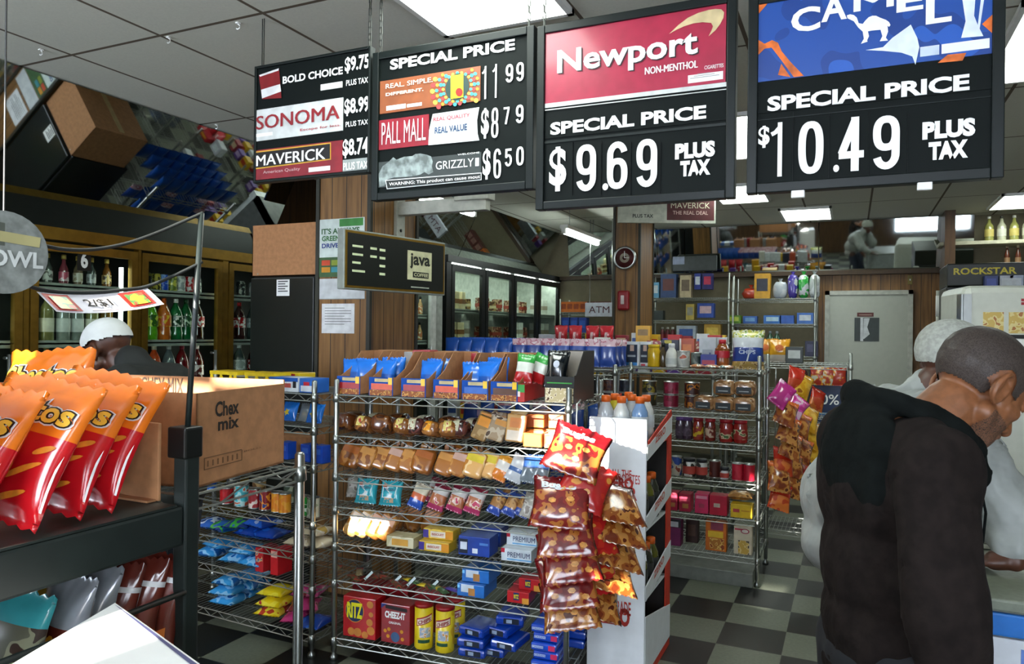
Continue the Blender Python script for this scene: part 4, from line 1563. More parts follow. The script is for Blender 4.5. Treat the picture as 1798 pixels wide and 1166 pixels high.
lf2 = crate('cake_loaf', .07, .12, .062, printed(('b87848', 'c89064'), 20, .25, .7), [(.15, .3, .85, .8, plain('d8b098', .3))])
for px, key, mk, dp, dz in ((942, 'lf', lf, .09, .004), (976, 'lf2', lf2, .09, .004), (944, 'lf', lf, .23, .004), (978, 'lf2', lf2, .23, .004), (946, 'lf', lf, .23, .07), (982, 'lf2', lf2, .24, .07), (944, 'lf', lf, .37, .07)):
    bread.put(1, px, key, mk, 'orange brown dark labelled cake' if key == 'lf' else 'pale brown light labelled cake', 'cake', depth=dp, dz=dz, where='the back of the' if dp > .2 else None)

# --- third shelf: breads leaning back
TAN = printed(('94551c', 'b0702c', '743c12'), 16, .2, .8)
TAN2 = printed(('a8682a', 'c08440', '84491c'), 16, .2, .8)
PALE = printed(('d8a460', 'e8c48a', 'b87830'), 16, .2, .8)


def loafpack(w, d, h, m_, m2, seed):
    def mk():
        t = thing('bread_pack', 'x', 'bread')
        soft_mesh(w, d, h, seed, .4).build('bread_body', m_, t)
        MB().add([(-w * .42, -d * .515, h * .58), (w * .42, -d * .515, h * .58), (w * .4, -d * .5, h * .86), (-w * .4, -d * .5, h * .86)], [(0, 1, 2, 3)]).build('label', m2, t)
        MB().lathe([(w * .3, 0), (.012, .018), (.02, .04)], 8, close=False, c=(0, 0, h - .012)).build('wrapper_end', glassy('e8d8c0', .5, .2), t)
        return t
    return mk


bp = [('bpa', loafpack(.105, .06, .12, TAN, plain('a85a20', .3, coat=.6), 1), 'dark tan bread in clear wrap'), ('bpb', loafpack(.09, .05, .115, TAN2, plain('c88a40', .3, coat=.6), 2), 'tan bread in clear wrap'),
      ('bpc', loafpack(.09, .05, .12, TAN2, plain('c8a090', .3, coat=.6), 3), 'tan bread with a pinkish label'), ('bpd', loafpack(.1, .055, .12, PALE, plain('d8c030', .3, coat=.6), 4), 'pale bread with a yellow tag')]
for px, i, dp in ((608, 0, .08), (637, 1, .08), (662, 1, .1), (687, 2, .08), (711, 1, .08), (736, 0, .08), (775, 1, .08), (800, 2, .08), (826, 3, .08), (848, 3, .1), (616, 0, .24), (660, 1, .24), (705, 0, .24), (745, 1, .25), (790, 0, .25), (835, 1, .25)):
    key, mk, w_ = bp[i]
    bread.put(2, px, key, mk, w_, 'bread', depth=dp, rot=(-.45 if dp < .2 else -.2, .22, 0), dz=.018, where='the back of the' if dp > .2 else None)
wb = bag('snack_pack', .075, .12, .035, [(.4, plain('d87a1c', .3, coat=.6)), (.75, plain('d8d4cc', .3, coat=.6)), (1, plain('d8962a', .3, coat=.6))], 2)
wb2 = bag('snack_pack', .085, .125, .04, [(.35, plain('c8cdd2', .3, coat=.6)), (.5, plain('2a5a9a', .3, coat=.6)), (1, plain('d8dce0', .3, coat=.6))], 6)
wb3 = bag('snack_pack', .08, .125, .04, [(.5, plain('7c8890', .2, coat=.8)), (1, plain('2a4a80', .3, coat=.6))], 8)
for px, key, mk, w_ in ((872, 'wb', wb, 'orange and white snack pack'), (898, 'wb2', wb2, 'white and blue snack pack tipped over'), (925, 'wb3', wb3, 'grey blue snack pack'), (945, 'wb3', wb3, 'grey blue snack pack')):
    bread.put(2, px, key, mk, w_, 'snack', depth=.09, rot=(-.4, .35 if key != 'wb3' else .1, 0), dz=.014)

# --- fourth shelf
TEAL = plain('2a9fb0', .25, coat=.7)
tb = bag('cookie_bag', .115, .115, .05, [(1, TEAL)], 1, [('PECAN', (-.55, .58, .5, .68), plain('31506a', .4), .02, .004)], [('white_panel', [(-.7, .3), (.62, .3), (.66, .75), (-.7, .75)], plain('d0dcdc', .3), .001), ('cookie_picture', [(-.5, .12), (.4, .12), (.45, .3), (-.4, .3)], plain('c0a080', .4), .001), ('red_mark', [(-.7, .73), (-.3, .73), (-.3, .86), (-.65, .86)], plain('a84a30', .4), .003)])
for px in (641, 684):
    bread.put(3, px, 'tealbag', tb, 'teal cookie bag with a white panel', 'bag', depth=.07, rot=(-.3, 0, .05), dz=.012)
pb = bag('snack_pack', .08, .115, .035, [(.35, plain('1c4aa8', .3, coat=.6)), (.6, plain('d0643a', .3, coat=.6)), (1, plain('d8d0b8', .3, coat=.6))], 3)
pk = bag('snack_pack', .085, .12, .045, [(.2, plain('a82a5a', .25, coat=.7)), (.62, printed(('a8623c', 'd8c0b0', 'b83a5a'), 40)), (.85, plain('c8c4c4', .3, coat=.6)), (1, plain('7a1c34', .3, coat=.6))], 4)
gp = bag('snack_pack', .07, .11, .03, [(.3, plain('1c3f98', .3, coat=.6)), (.8, printed(('9a6a34', 'b88a50', '7a4a20'), 30)), (1, plain('2a4a90', .3, coat=.6))], 5)
gp2 = bag('snack_pack', .08, .11, .035, [(1, printed(('a8a49a', 'c8c4bc', '8a8078'), 30))], 6)
bread.put(3, 620, 'gp2', gp2, 'grey snack pack', 'snack', depth=.16, rot=(-.3, 0, .2), dz=.012)
bread.put(3, 726, 'pb', pb, 'blue, orange and cream snack pack', 'snack', depth=.08, rot=(-.4, .3, 0), dz=.012)
for px in (756, 762, 795, 826):
    bread.put(3, px, 'pk', pk, 'pink wrapped pastry pack', 'snack', depth=.08 if px != 756 else .2, rot=(-.4, .25, 0), dz=.012)
for px, dp in ((864, .11), (890, .11), (912, .11), (882, .26)):
    bread.put(3, px, 'gp', gp, 'blue and brown wafer pack', 'snack', depth=dp, rot=(-.5, .35, 0), dz=.012)
bread.put(3, 925, 'gp2', gp2, 'grey snack pack', 'snack', depth=.1, rot=(-.45, .2, 0), dz=.012)

# --- fifth shelf
lfb = [('lba', loafpack(.075, .05, .135, PALE, plain('d8b080', .3, coat=.6), 5), 'pale bread roll pack'), ('lbb', loafpack(.085, .055, .13, TAN2, plain('c88a60', .3, coat=.6), 6), 'tan sandwich bread pack')]
for px, i in ((612, 0), (630, 0), (652, 1), (668, 1)):
    key, mk, w_ = lfb[i]
    bread.put(4, px, key, mk, w_, 'bread', depth=.08, rot=(-.3, .4, 0), dz=.02)
for px, i in ((690, 1), (720, 1), (750, 1)):
    key, mk, w_ = lfb[i]
    bread.put(4, px, key, mk, w_, 'bread', depth=.27, rot=(-.1, .35, 0), dz=.02, where='the back of the')
yb = crate('biscuit_box', .15, .09, .045, printed(('c8a41c', 'd8b83a', 'b88a20'), 12, .4), [(.0, .1, .18, .9, plain('3a2a8a', .4)), (.25, .2, .75, .8, plain('d8d0c0', .4)), (.75, .1, 1, .9, plain('c8841c', .4))], [('BISCUIT', (.3, .4, .7, .62), plain('a83020', .4), .02)])
yb2 = crate('biscuit_box', .14, .09, .05, printed(('b8b088', 'd0c8a8'), 12, .4), [(.2, .2, .8, .8, plain('c8943a', .4))])
bread.put(4, 710, 'yb2', yb2, 'pale yellow biscuit box lying flat', 'box', depth=.08)
bread.put(4, 769, 'yb', yb, 'yellow biscuit box lying flat', 'box', depth=.08)
bread.put(4, 776, 'yb', yb, 'yellow biscuit box on top of another', 'box', depth=.12, dz=.05)
ob = crate('biscuit_box', .15, .11, .085, plain('123a94', .35, coat=.4), [(.03, .1, .3, .85, plain('101a30', .4)), (.06, .3, .28, .7, plain('c8d0dc', .4)), (.45, .15, .62, .4, plain('d0d8e4', .4)), (.68, .6, .95, .72, plain('4a7ac0', .4))])
bread.put(4, 840, 'ob', ob, 'dark blue cream biscuit box', 'box', depth=.1)
bread.put(4, 860, 'ob', ob, 'dark blue cream biscuit box', 'box', depth=.27)
pm = crate('cracker_box', .14, .09, .055, plain('c9d3da', .4), [(0, .66, .12, 1, plain('b01c34', .4)), (.2, .12, 1, .22, plain('5a9ac8', .4))], [('PREMIUM', (.22, .35, .95, .75), plain('1a2a5a', .4), .05)])
bread.put(4, 912, 'pm', pm, 'white cracker box with blue letters, lower of two', 'box', depth=.08)
bread.put(4, 921, 'pm', pm, 'white cracker box with blue letters, upper of two', 'box', depth=.13, dz=.06)

# --- sixth shelf
barm = [('bara', bag('candy_bar', .035, .12, .015, [(1, printed(('4a3424', '8a2a20', '2e4a2e'), 30))], 1), 'dark wrapped candy bar lying flat'),
        ('barb', bag('candy_bar', .035, .12, .015, [(.3, plain('b81c24', .3, coat=.6)), (1, plain('8a7a5a', .3, coat=.6))], 2), 'red ended candy bar lying flat'),
        ('barc', bag('candy_bar', .035, .11, .015, [(.4, plain('c8b02a', .3, coat=.6)), (1, plain('3a5a3a', .3, coat=.6))], 3), 'yellow and green candy bar lying flat'),
        ('bard', bag('candy_bar', .03, .1, .012, [(1, plain('4a3a8a', .3, coat=.6))], 4), 'purple candy bar lying flat')]
for px, i, a in ((596, 1, .3), (615, 0, .9), (632, 1, .5), (655, 0, 1.2), (668, 0, .3), (690, 0, .8), (712, 2, 1.1), (735, 2, 1.4), (748, 0, .6), (765, 2, .9), (783, 3, 1.3)):
    key, mk, w_ = barm[i]
    bread.put(5, px, key, mk, w_, 'candy bar', depth=.07 + .05 * (int(px) % 3), rot=(PI / 2 - .001, 0, a), dz=.012)
tg = MB
tagm = crate('price_card', .012, .002, .05, plain('c4d4d8', .5), [(0.1, .1, .9, .2, plain('7a8a8c', .5))])
for px in (640, 690, 715, 755):
    bread.put(5, px, 'pricecard', tagm, 'small white price card leaning between candy bars', 'card', depth=.05, rot=(-.6, .7, 0), dz=.004)
ch = crate('cookie_tray', .13, .16, .055, plain('1464b4', .3, coat=.5), [(.15, .35, .62, .95, plain('c0ccd8', .4)), (.42, .1, .66, .7, plain('a8743a', .4)), (.02, .65, .1, .9, plain('7ac0e8', .4))])
bread.put(5, 838, 'ch', ch, 'blue cookie tray, lower of two', 'box', depth=.1)
bread.put(5, 846, 'ch', ch, 'blue cookie tray, upper of two', 'box', depth=.13, dz=.06)
rz_ = crate('cracker_box', .1, .09, .05, plain('b0101c', .35, coat=.4), [(.3, .25, .55, .9, plain('1a2a5a', .4)), (.7, .0, 1, .5, plain('c88a30', .4))], [('RITZ', (.32, .4, .54, .75), plain('d8c820', .4), .04)])
bread.put(5, 915, 'rzs', rz_, 'small red cracker box by the hanging pretzels', 'box', depth=.07)
bread.put(5, 925, 'rzs', rz_, 'small red cracker box by the hanging pretzels', 'box', depth=.17)
bread.put(5, 935, 'rzs', rz_, 'small red cracker box by the hanging pretzels', 'box', depth=.1, dz=.055)

# --- lowest shelf
disc = lambda cx, cz, rx, rz, n=20: [(cx + rx * math.cos(2 * PI * k / n), cz + rz * math.sin(2 * PI * k / n)) for k in range(n)]


def front_polys(t, y, w, h, items):
    for nm_, poly, m_, lf in items:
        MB().add([(-w / 2 + u * w, y - lf, v * h) for u, v in poly], [tuple(range(len(poly)))]).build(nm_, m_, t)


def ritz():
    w, d, h = .175, .1, .19
    t = thing('cracker_box', 'x', 'box')
    MB().cbox((-w / 2, -d / 2, 0), (w / 2, d / 2, h), .003).build('carton_body', plain('b00d18', .35, coat=.5), t)
    CR = plain('c07a34', .4)
    front_polys(t, -d / 2, w, h, [('gold_ring', disc(.36, .66, .285, .29, 28), plain('c88820', .4), .0006), ('blue_disc', disc(.36, .66, .265, .27, 28), plain('12244e', .4), .001)] +
                [('cracker_picture', disc(a, b, c, c * .9, 12), CR, .001) for a, b, c in ((.26, .14, .11), (.46, .14, .12), (.83, .86, .1), (.86, .62, .07), (.82, .42, .1), (.68, .1, .1), (.86, .22, .12))])
    put_text(MB(), 'RITZ', lambda u, v: (-w / 2 + u * w, -d / 2 - .0022, v * h), (.13, .48, .6, .86), .05).build('lettering', plain('e0d818', .4), t)
    return t


def cheez():
    w, d, h = .15, .09, .18
    t = thing('cracker_box', 'x', 'box')
    MB().cbox((-w / 2, -d / 2, 0), (w / 2, d / 2, h), .003).build('carton_body', plain('8c0a16', .35, coat=.5), t)
    OR_ = plain('c8841c', .4)
    front_polys(t, -d / 2, w, h, [('blue_corner', [(0, .86), (.2, .99), (0, .99)], plain('1c2a6a', .4), .001), ('dark_band', [(.15, .88), (.9, .84), (.9, .93), (.15, .97)], plain('1c0c10', .4), .001), ('blue_disc', disc(.5, .17, .15, .13), plain('3a5a80', .4), .001)] +
                [('cracker_picture', disc(a, b, .06, .05, 8), OR_, .001) for a, b in ((.15, .3), (.28, .35), (.72, .33), (.25, .17), (.75, .14))])
    L_ = lambda u, v: (-w / 2 + u * w, -d / 2 - .0022, v * h)
    put_text(MB(), 'CHEEZ-IT', L_, (.14, .64, .84, .82), .05).build('lettering', WHITE, t)
    put_text(MB(), 'ORIGINAL', L_, (.28, .5, .7, .56), .02).build('lettering', WHITE, t)
    return t


bread.put(6, 640, 'ritz', ritz, 'red cracker box with a yellow name', 'box', depth=.08)
bread.put(6, 702, 'cheez', cheez, 'dark red cheese cracker box with white letters', 'box', depth=.08)
redb = crate('cracker_box', .15, .1, .19, plain('8c0a16', .4), [(.2, .4, .8, .8, plain('6a0a12', .4))])
for px, dz in ((650, .0), (700, .0), (760, .0)):
    bread.put(6, px, 'redback', redb, 'red cracker box in the row behind', 'box', depth=.26, dz=.006)
CYL = printed(('d0b814', 'e0c828', 'c8a010'), 8, .35)


def canister():
    t = thing('chip_canister', 'x', 'canister')
    MB().lathe([(.042, 0), (.043, .004), (.043, .19)], 20).build('tube', CYL, t)
    MB().lathe([(.044, .188), (.044, .2), (.04, .203)], 20).build('lid', plain('8c0c14', .4), t)
    fn = lambda a, z: (.0436 * math.sin(a), -.0436 * math.cos(a), z)
    def patch(nm_, a0, a1, z0, z1, m_, sl=0, lf=1.0):
        n = 8
        vs = []
        for i in range(n + 1):
            a = a0 + (a1 - a0) * i / n
            for z in (z0, z1):
                p = fn(a, z + sl * (a - a0))
                vs.append((p[0] * lf, p[1] * lf, p[2]))
        MB().add(vs, [(2 * i, 2 * i + 2, 2 * i + 3, 2 * i + 1) for i in range(n)]).build(nm_, m_, t)
    patch('name_plate', -.9, .9, .105, .14, plain('a01820', .4), .012)
    patch('name_plate_inner', -.8, .85, .11, .135, plain('d8c8b8', .4), .012, 1.01)
    patch('picture', -.5, .7, .055, .1, printed(('9aa8b8', 'd8ccc0', 'c88a3a'), 60), 0, 1.008)
    patch('green_band', -.7, .6, .03, .045, plain('1c4a34', .4), 0, 1.008)
    vs, fs, _a = txt('CHIPS', .04)
    MB().add([tuple(c * 1.016 if i < 2 else c for i, c in enumerate(fn(-.7 + 1.4 * x, .113 + .017 * y + .012 * (1.4 * x)))) for x, y in vs], fs).build('lettering', plain('8c1018', .4), t)
    return t


for px, dp in ((744, .06), (781, .06), (800, .17)):
    bread.put(6, px, 'canister', canister, 'yellow chip canister with a red lid', 'canister', depth=dp, rot=(0, 0, .5 if px == 744 else .1))
oreo = crate('cookie_pack', .13, .16, .04, plain('0d3aa0', .25, coat=.7), [(.3, .2, .85, .8, plain('101a2a', .4)), (.4, .3, .6, .7, plain('8a9ab0', .4))], (), .012)
oreo2 = crate('cookie_pack', .115, .15, .036, plain('1244b4', .25, coat=.7), [(.06, .35, .5, .65, plain('b8c8e0', .4)), (.7, .2, .95, .8, plain('c02a5a', .4))], [('CREAM', (.08, .4, .48, .62), plain('1244b4', .4), .04)], .01)
for px, dz, dp in ((838, .004, .1), (836, .046, .1), (842, .088, .12), (872, .004, .14), (896, .046, .13), (884, .088, .16), (900, .13, .2)):
    bread.put(6, px, 'oreo', oreo, 'dark blue cookie pack beside the yellow canisters', 'cookie pack', depth=dp, dz=dz, rot=(0, 0, RND.uniform(-.2, .2)))
for k in range(5):
    bread.put(6, 962 + 4 * (k % 2), 'oreo2', oreo2, 'blue cookie pack stacked below the hanging pretzels', 'cookie pack', depth=.1 + .01 * (k % 2), dz=.004 + .039 * k)
for k in range(5):
    bread.put(6, 1003 + 3 * (k % 2), 'oreo2', oreo2, 'blue cookie pack stacked behind the corner post', 'cookie pack', depth=.34 + .01 * (k % 2), dz=.004 + .039 * k, rot=(0, 0, PI / 2))

# ------------------------------------------------------------------ corner rack, left of the bread rack
SH4 = [1.242, 1.084, .905, .637, .477, .33, .1]
corner = Rack('wire_rack', 'chrome wire shelf rack of blue packs and tins, left of the bread rack', (-3.465, 2.86), math.radians(-3), 1.16, .42, 1.31, SH4, 'corner rack')
blu = lambda a, b_, s_=25: printed((a, b_, '0d3f8c'), s_, .25, .7)


def frame_box():
    t = thing('box_frame', 'x', 'display')
    Y = plain('d8b81c', .4)
    m_ = MB()
    w, d, h = .2, .12, .085
    m_.box((-w / 2, -d / 2, h - .018), (w / 2, d / 2, h)).box((-w / 2, -d / 2, 0), (w / 2, d / 2, .008))
    for x in (-w / 2, -.03, .04, w / 2 - .03):
        m_.prism([(0, .008), (.04, .008), (.026, h - .018), (.01, h - .018)], lambda u, v, q, x=x: (x + u - .005, -d / 2 + q, v), .004)
    m_.build('carton_frame', Y, t)
    MB().box((-w / 2 + .02, -d / 2 + .02, .009), (w / 2 - .02, d / 2 - .01, .05)).build('pack_inside', printed(('3a7ab0', 'b8c8d0', '24507a'), 50), t)
    return t


corner.put(0, 408, 'ybox', frame_box, 'open yellow display box with cut-out front', 'display', depth=.08)
corner.put(0, 470, 'ybox', frame_box, 'open yellow display box with cut-out front', 'display', depth=.09)
ys = crate('snack_box', .16, .12, .05, printed(('d8b414', 'e0c020'), 10), [(.5, .2, .8, .9, plain('a82018', .4))])
corner.put(0, 520, 'ysnack', ys, 'yellow and red snack box at the back', 'box', depth=.3, dz=.03)
gs = crate('snack_box', .12, .1, .03, plain('4a9a20', .4))
corner.put(0, 500, 'gsnack', gs, 'flat green snack box at the back', 'box', depth=.4, dz=.03)
gr = crate('cardboard_box', .26, .14, .055, plain('7a7662', .7))
corner.put(0, 450, 'greyb', gr, 'grey brown carton lying at the back', 'box', depth=.36)
cw = crate('bar_box', .11, .11, .07, plain('cfd6dc', .4), [(0, .72, 1, 1, plain('1c58b0', .4)), (0, 0, .1, 1, plain('2a68c0', .4)), (.72, .3, .9, .75, plain('20242c', .4)), (.2, .3, .6, .6, plain('b05048', .4))])
cw2 = crate('bar_box', .09, .11, .07, plain('2a62b4', .4), [(.1, .1, .9, .5, plain('c8d0d8', .4)), (.3, .5, .7, .75, plain('b82a3a', .4))])
corner.put(0, 498, 'cw2', cw2, 'blue and white bar box at the shelf edge', 'box', depth=.07)
corner.put(0, 522, 'cw', cw, 'white bar box with a blue top', 'box', depth=.07)
corner.put(0, 552, 'cw2', cw2, 'blue and white bar box at the shelf edge', 'box', depth=.07)
yp = bag('snack_pack', .1, .095, .04, [(.4, plain('1a6ac8', .25, coat=.7)), (1, plain('1c74d0', .25, coat=.7))], 2, (), [('yellow_star', [(.0 + (.4 if k % 2 else .2) * math.cos(k * PI / 5), .42 + (.2 if k % 2 else .1) * math.sin(k * PI / 5)) for k in range(10)], plain('d8c030', .4), .002)])
sg_ = bag('snack_pack', .1, .09, .035, [(1, plain('8a9498', .2, .3, coat=.7))], 3)
for px, key, mk, w_, dp in ((505, 'yp', yp, 'bright blue pack with a yellow star', .07), (535, 'sgp', sg_, 'silver snack pack', .09), (550, 'yp', yp, 'bright blue pack with a yellow star', .07), (470, 'yp', yp, 'bright blue pack with a yellow star', .07), (440, 'sgp', sg_, 'silver snack pack', .09)):
    corner.put(1, px, key, mk, w_, 'snack', depth=dp, rot=(-.35, 0, 0), dz=.012)
bx = crate('snack_box', .06, .06, .085, plain('1246b0', .35, coat=.4), [(.2, .5, .8, .8, plain('3a6ac8', .4))])
for px in (505, 543, 565):
    corner.put(2, px, 'bluebx', bx, 'small royal blue box', 'box', depth=.07)
kb2 = crate('cardboard_box', .2, .14, .09, KRAFT)
for px in (470, 530):
    corner.put(2, px, 'kraft2', kb2, 'low brown carton behind the blue boxes', 'box', depth=.27)
# tins
for px, c in ((398, ('b81420', 'a01018')), (424, ('3aa8b4', 'a8d0d0', 'c85a3a')), (447, ('8c1420', 'a02a30', 'd8c8c0')), (466, ('7a1218', 'd88a2a', '2a3a7a')), (487, ('d8801c', 'e09a2a')), (500, ('d8801c', 'e09a2a')),
              (532, ('2a8a34', 'c8d8c8', '1c6a28')), (550, ('c0c4b4', '8a9a80'))):
    r_, h_ = (.03, .1) if px not in (398, 424) else ((.034, .085) if px == 398 else (.036, .11))
    nm_ = {398: 'red tin', 424: 'teal tin', 447: 'dark red tin with a white label', 466: 'dark red and blue tin', 487: 'orange tin', 500: 'orange tin', 532: 'green tin with a white label', 550: 'pale green tin'}[px]
    corner.put(3, px, 'tin' + nm_, tin(r_, h_, printed(c, 30)), nm_, 'tin', depth=.06)
for px, c, nm_ in ((370, ('1c58b8', '6aa0d8'), 'blue'), (410, ('3a3a38', '8a8a80'), 'dark'), (455, ('6a4a2a', 'a88a5a'), 'brown'), (510, ('4a5a4a', 'a0a890'), 'grey green')):
    corner.put(3, px, 'tin' + nm_, tin(.035, .09, printed(c, 30)), nm_ + ' tin in the back row', 'tin', depth=.25)


def softpack(name, w, d, h, m_, seed, extra=()):
    """a pillow pack lying on its back"""
    def mk():
        t = thing(name, 'x', 'pack')
        mb = bag_mesh(w, d, h, [(1, m_)], seed)
        R_ = Matrix.Translation((0, -d / 2, h * .5)) @ Matrix.Rotation(-PI / 2, 4, 'X')
        mb.v = [tuple(R_ @ Vector(p)) for p in mb.v]
        o = mb.build('wrapper', m_, t, True)
        f = bag_surface(w, d, h, seed)
        for nm_, poly, m2, lf in extra:
            MB().add([tuple(R_ @ Vector(f(u, v, 1, lf))) for u, v in poly], [tuple(range(len(poly)))]).build(nm_, m2, t)
        return t
    return mk


pks = {'bw': ('blue and white cookie pack', printed(('1c5ab8', 'b8c8d8', '123a80'), 18, .25, .7)), 'bg': ('blue and green cookie pack', printed(('1a5aa8', '3aa03a', '1c3a7a'), 12, .25, .7)),
       'lb': ('light blue cookie pack', printed(('3a9ad8', '8ac4e8', '1c62a8'), 16, .25, .7)), 'db': ('navy cookie pack', printed(('123a90', '1c58b8', '8aa0c8'), 10, .25, .7)),
       'ye': ('yellow cookie pack', printed(('d8c018', 'e0d038', 'b03a2a'), 14, .25, .7)), 'pi': ('pink cookie pack', printed(('c0387a', 'd8709a', '8a3a3a'), 14, .25, .7)),
       'wt': ('white topped bread pack', printed(('d8ccb0', 'e8e0d0', 'c8a85a'), 14, .25, .7))}
PK = {k: (w_, softpack('cookie_pack', .15, .17, .055, m_, 3 + i, [('label', [(-.6, .3), (.6, .3), (.6, .7), (-.6, .7)], plain(('c8d4dc', 'b8d070', 'a8d0e8', '5a80c0', 'b8402a', 'a04a6a', 'd8b070')[i], .4), .0015)])) for i, (k, (w_, m_)) in enumerate(pks.items())}
for lvl, px, k, dp, dz, a in ((4, 372, 'bw', .1, .004, .1), (4, 398, 'bg', .1, .004, -.2), (4, 425, 'bg', .1, .03, .3), (4, 448, 'db', .1, .004, 0), (4, 476, 'db', .11, .004, .1), (4, 462, 'db', .12, .05, -.1), (4, 535, 'wt', .1, .004, .1), (4, 560, 'wt', .12, .004, -.1), (4, 552, 'wt', .12, .055, .1),
                              (5, 375, 'lb', .1, .004, .2), (5, 392, 'lb', .12, .05, -.2), (5, 420, 'lb', .1, .004, .3), (5, 438, 'lb', .11, .05, .1), (5, 455, 'lb', .1, .004, 0),
                              (6, 405, 'lb', .1, .004, .1), (6, 402, 'lb', .1, .05, .15), (6, 408, 'lb', .12, .095, .1), (6, 434, 'lb', .22, .004, .2), (6, 440, 'lb', .22, .05, .1), (6, 442, 'lb', .24, .095, -.1),
                              (6, 483, 'ye', .1, .004, .2), (6, 486, 'ye', .1, .05, .1), (6, 488, 'ye', .12, .095, .15), (6, 525, 'pi', .1, .004, .5), (6, 535, 'pi', .13, .05, .6), (6, 545, 'pi', .2, .095, .3), (6, 552, 'db', .08, .004, .1)):
    corner.put(lvl, px, 'pk' + k, PK[k][1], PK[k][0], 'cookie pack', depth=dp, dz=dz, rot=(0, 0, a))
rb = crate('cracker_box', .055, .1, .12, plain('a81820', .4), [(.1, .4, .9, .9, printed(('a81820', 'd8b070', '3a5a8a'), 50))])
rb2 = crate('cracker_box', .05, .1, .125, plain('c01820', .4), [(.1, .7, .9, .95, plain('d8a898', .4))])
corner.put(5, 468, 'rbx', rb, 'red box with a pictured front', 'box', depth=.08)
corner.put(5, 494, 'rbx2', rb2, 'plain red box with a pale top', 'box', depth=.08)

# ------------------------------------------------------------------ jar rack, right of the aisle display
SH2 = [1.326, 1.053, .862, .623, .40, .167]
jar = Rack('wire_rack', 'chrome wire shelf rack of jars, tins and baking boxes at the end of the aisle', (-1.55, 4.78), 0.0, 1.04, .5, 1.42, SH2, 'jar rack')
base = MB().cbox((.02, -.05, 0), (1.02, -.022, .085), .004).box((.03, -.022, .0), (1.01, .47, .07)).build('rack_plinth', plain('6a6e68', .6), None)
base.location = (-1.55, 4.78, 0)
base.name = 'low_platform'
base.location.z = 0
tag(base, 'low grey platform under the jar rack', 'platform')
jar.t.location.z = .0
pan = crate('pancake_box', .1, .06, .19, plain('c6c4ba', .4), [(.2, .02, .9, .3, plain('a8763a', .4)), (.4, .86, .7, .94, plain('5a5a50', .4))])
dkb = crate('pudding_box', .095, .05, .165, plain('c8ccd0', .4), [(.1, .15, .9, .88, plain('1c2434', .4)), (.45, .62, .7, .86, plain('c0a090', .4)), (.3, .38, .7, .46, plain('a8b0b8', .4)), (.3, .02, .6, .1, plain('b02a3a', .4))])
dkb2 = crate('pudding_box', .11, .05, .165, plain('c8ccd0', .4), [(.1, .15, .9, .88, plain('1c2a40', .4)), (.45, .62, .7, .86, plain('c0a090', .4)), (.3, .38, .8, .46, plain('a8b0b8', .4)), (.1, .04, .9, .16, plain('3a80c0', .4))])
jar.put(0, 1057, 'pan', pan, 'white pancake mix box with a golden picture', 'box', depth=.08)
jar.put(0, 1082, 'dkb', dkb, 'dark fronted pudding box with a red mark', 'box', depth=.08)
jar.put(0, 1109, 'dkb2', dkb2, 'dark fronted pudding box with a blue strip', 'box', depth=.08)
jar.put(0, 1132, 'dkb', dkb, 'dark fronted pudding box with a red mark', 'box', depth=.12)
jar.put(0, 1148, 'mustard', lidded('sauce_jar', .042, .13, plain('d0a818', .2, coat=.6), plain('d8b41c', .4)), 'tall yellow jar with a yellow lid', 'jar', depth=.1)
jar.put(0, 1164, 'brownbot', bottle([(.02, 0), (.022, .01), (.022, .09), (.01, .12), (.009, .14)], plain('4a3a20', .2, coat=.6), BLACK), 'slim brown bottle', 'bottle', depth=.1)
jar.put(0, 1179, 'milkjug', bottle([(.036, 0), (.04, .01), (.04, .07), (.034, .1), (.02, .125), (.018, .135)], plain('c8c8c0', .4), plain('d0d0d0', .4), plain('b0b4b0', .5), (.02, .06)), 'small white jug with a white cap', 'bottle', depth=.09)
dnv = crate('snack_box', .12, .05, .18, plain('20263a', .4), [(.2, .86, .6, .98, plain('b8a83a', .4))])
jar.put(0, 1177, 'navybx', dnv, 'navy box with a yellow tab at the back', 'box', depth=.22)
orb = crate('snack_box', .1, .05, .19, plain('a84424', .4), [(.2, .3, .8, .8, plain('c8703a', .4)), (0, 0, .12, 1, plain('c8c4bc', .4))])
jar.put(0, 1207, 'orbx', orb, 'orange red box at the back', 'box', depth=.22)
jar.put(0, 1200, 'coffeetin', tin(.042, .11, printed(('9a9a94', 'b8b8b0', 'a84a2a'), 20)), 'grey tin with a red mark', 'tin', depth=.1)
jar.put(0, 1222, 'darktin', tin(.034, .1, printed(('3a4440', '6a746c'), 20)), 'dark green tin', 'tin', depth=.12)
wbx = crate('snack_box', .11, .05, .2, plain('b0b4b8', .4), [(.2, .2, .8, .6, plain('8a9098', .4)), (.6, .25, .7, .5, plain('2a3a6a', .4))])
jar.put(0, 1243, 'wbx', wbx, 'white and grey box', 'box', depth=.2)
jar.put(0, 1262, 'wbx', wbx, 'white and grey box', 'box', depth=.24)
bbx = crate('snack_box', .1, .06, .09, plain('2a3488', .4), [(.1, .3, .9, .6, plain('a03048', .4))])
jar.put(0, 1245, 'bbx', bbx, 'blue box with a red band', 'box', depth=.09)
jar.put(0, 1268, 'syrup', bottle(SODA[:5] + [(.045, .12), (.03, .15), (.02, .165)], plain('8a4a1c', .2, coat=.6), plain('b01a28', .4), plain('b01a28', .4), (.07, .115)), 'amber syrup bottle with a red cap', 'bottle', depth=.12)
pa = softpack('candy_pack', .1, .09, .03, printed(('a8683a', 'c8c0b0', '3a5a5a'), 25), 2)
for px in (1225, 1250, 1275):
    jar.put(0, px, 'candypk', pa, 'small mixed snack pack lying at the edge', 'pack', depth=.03, dz=.002)
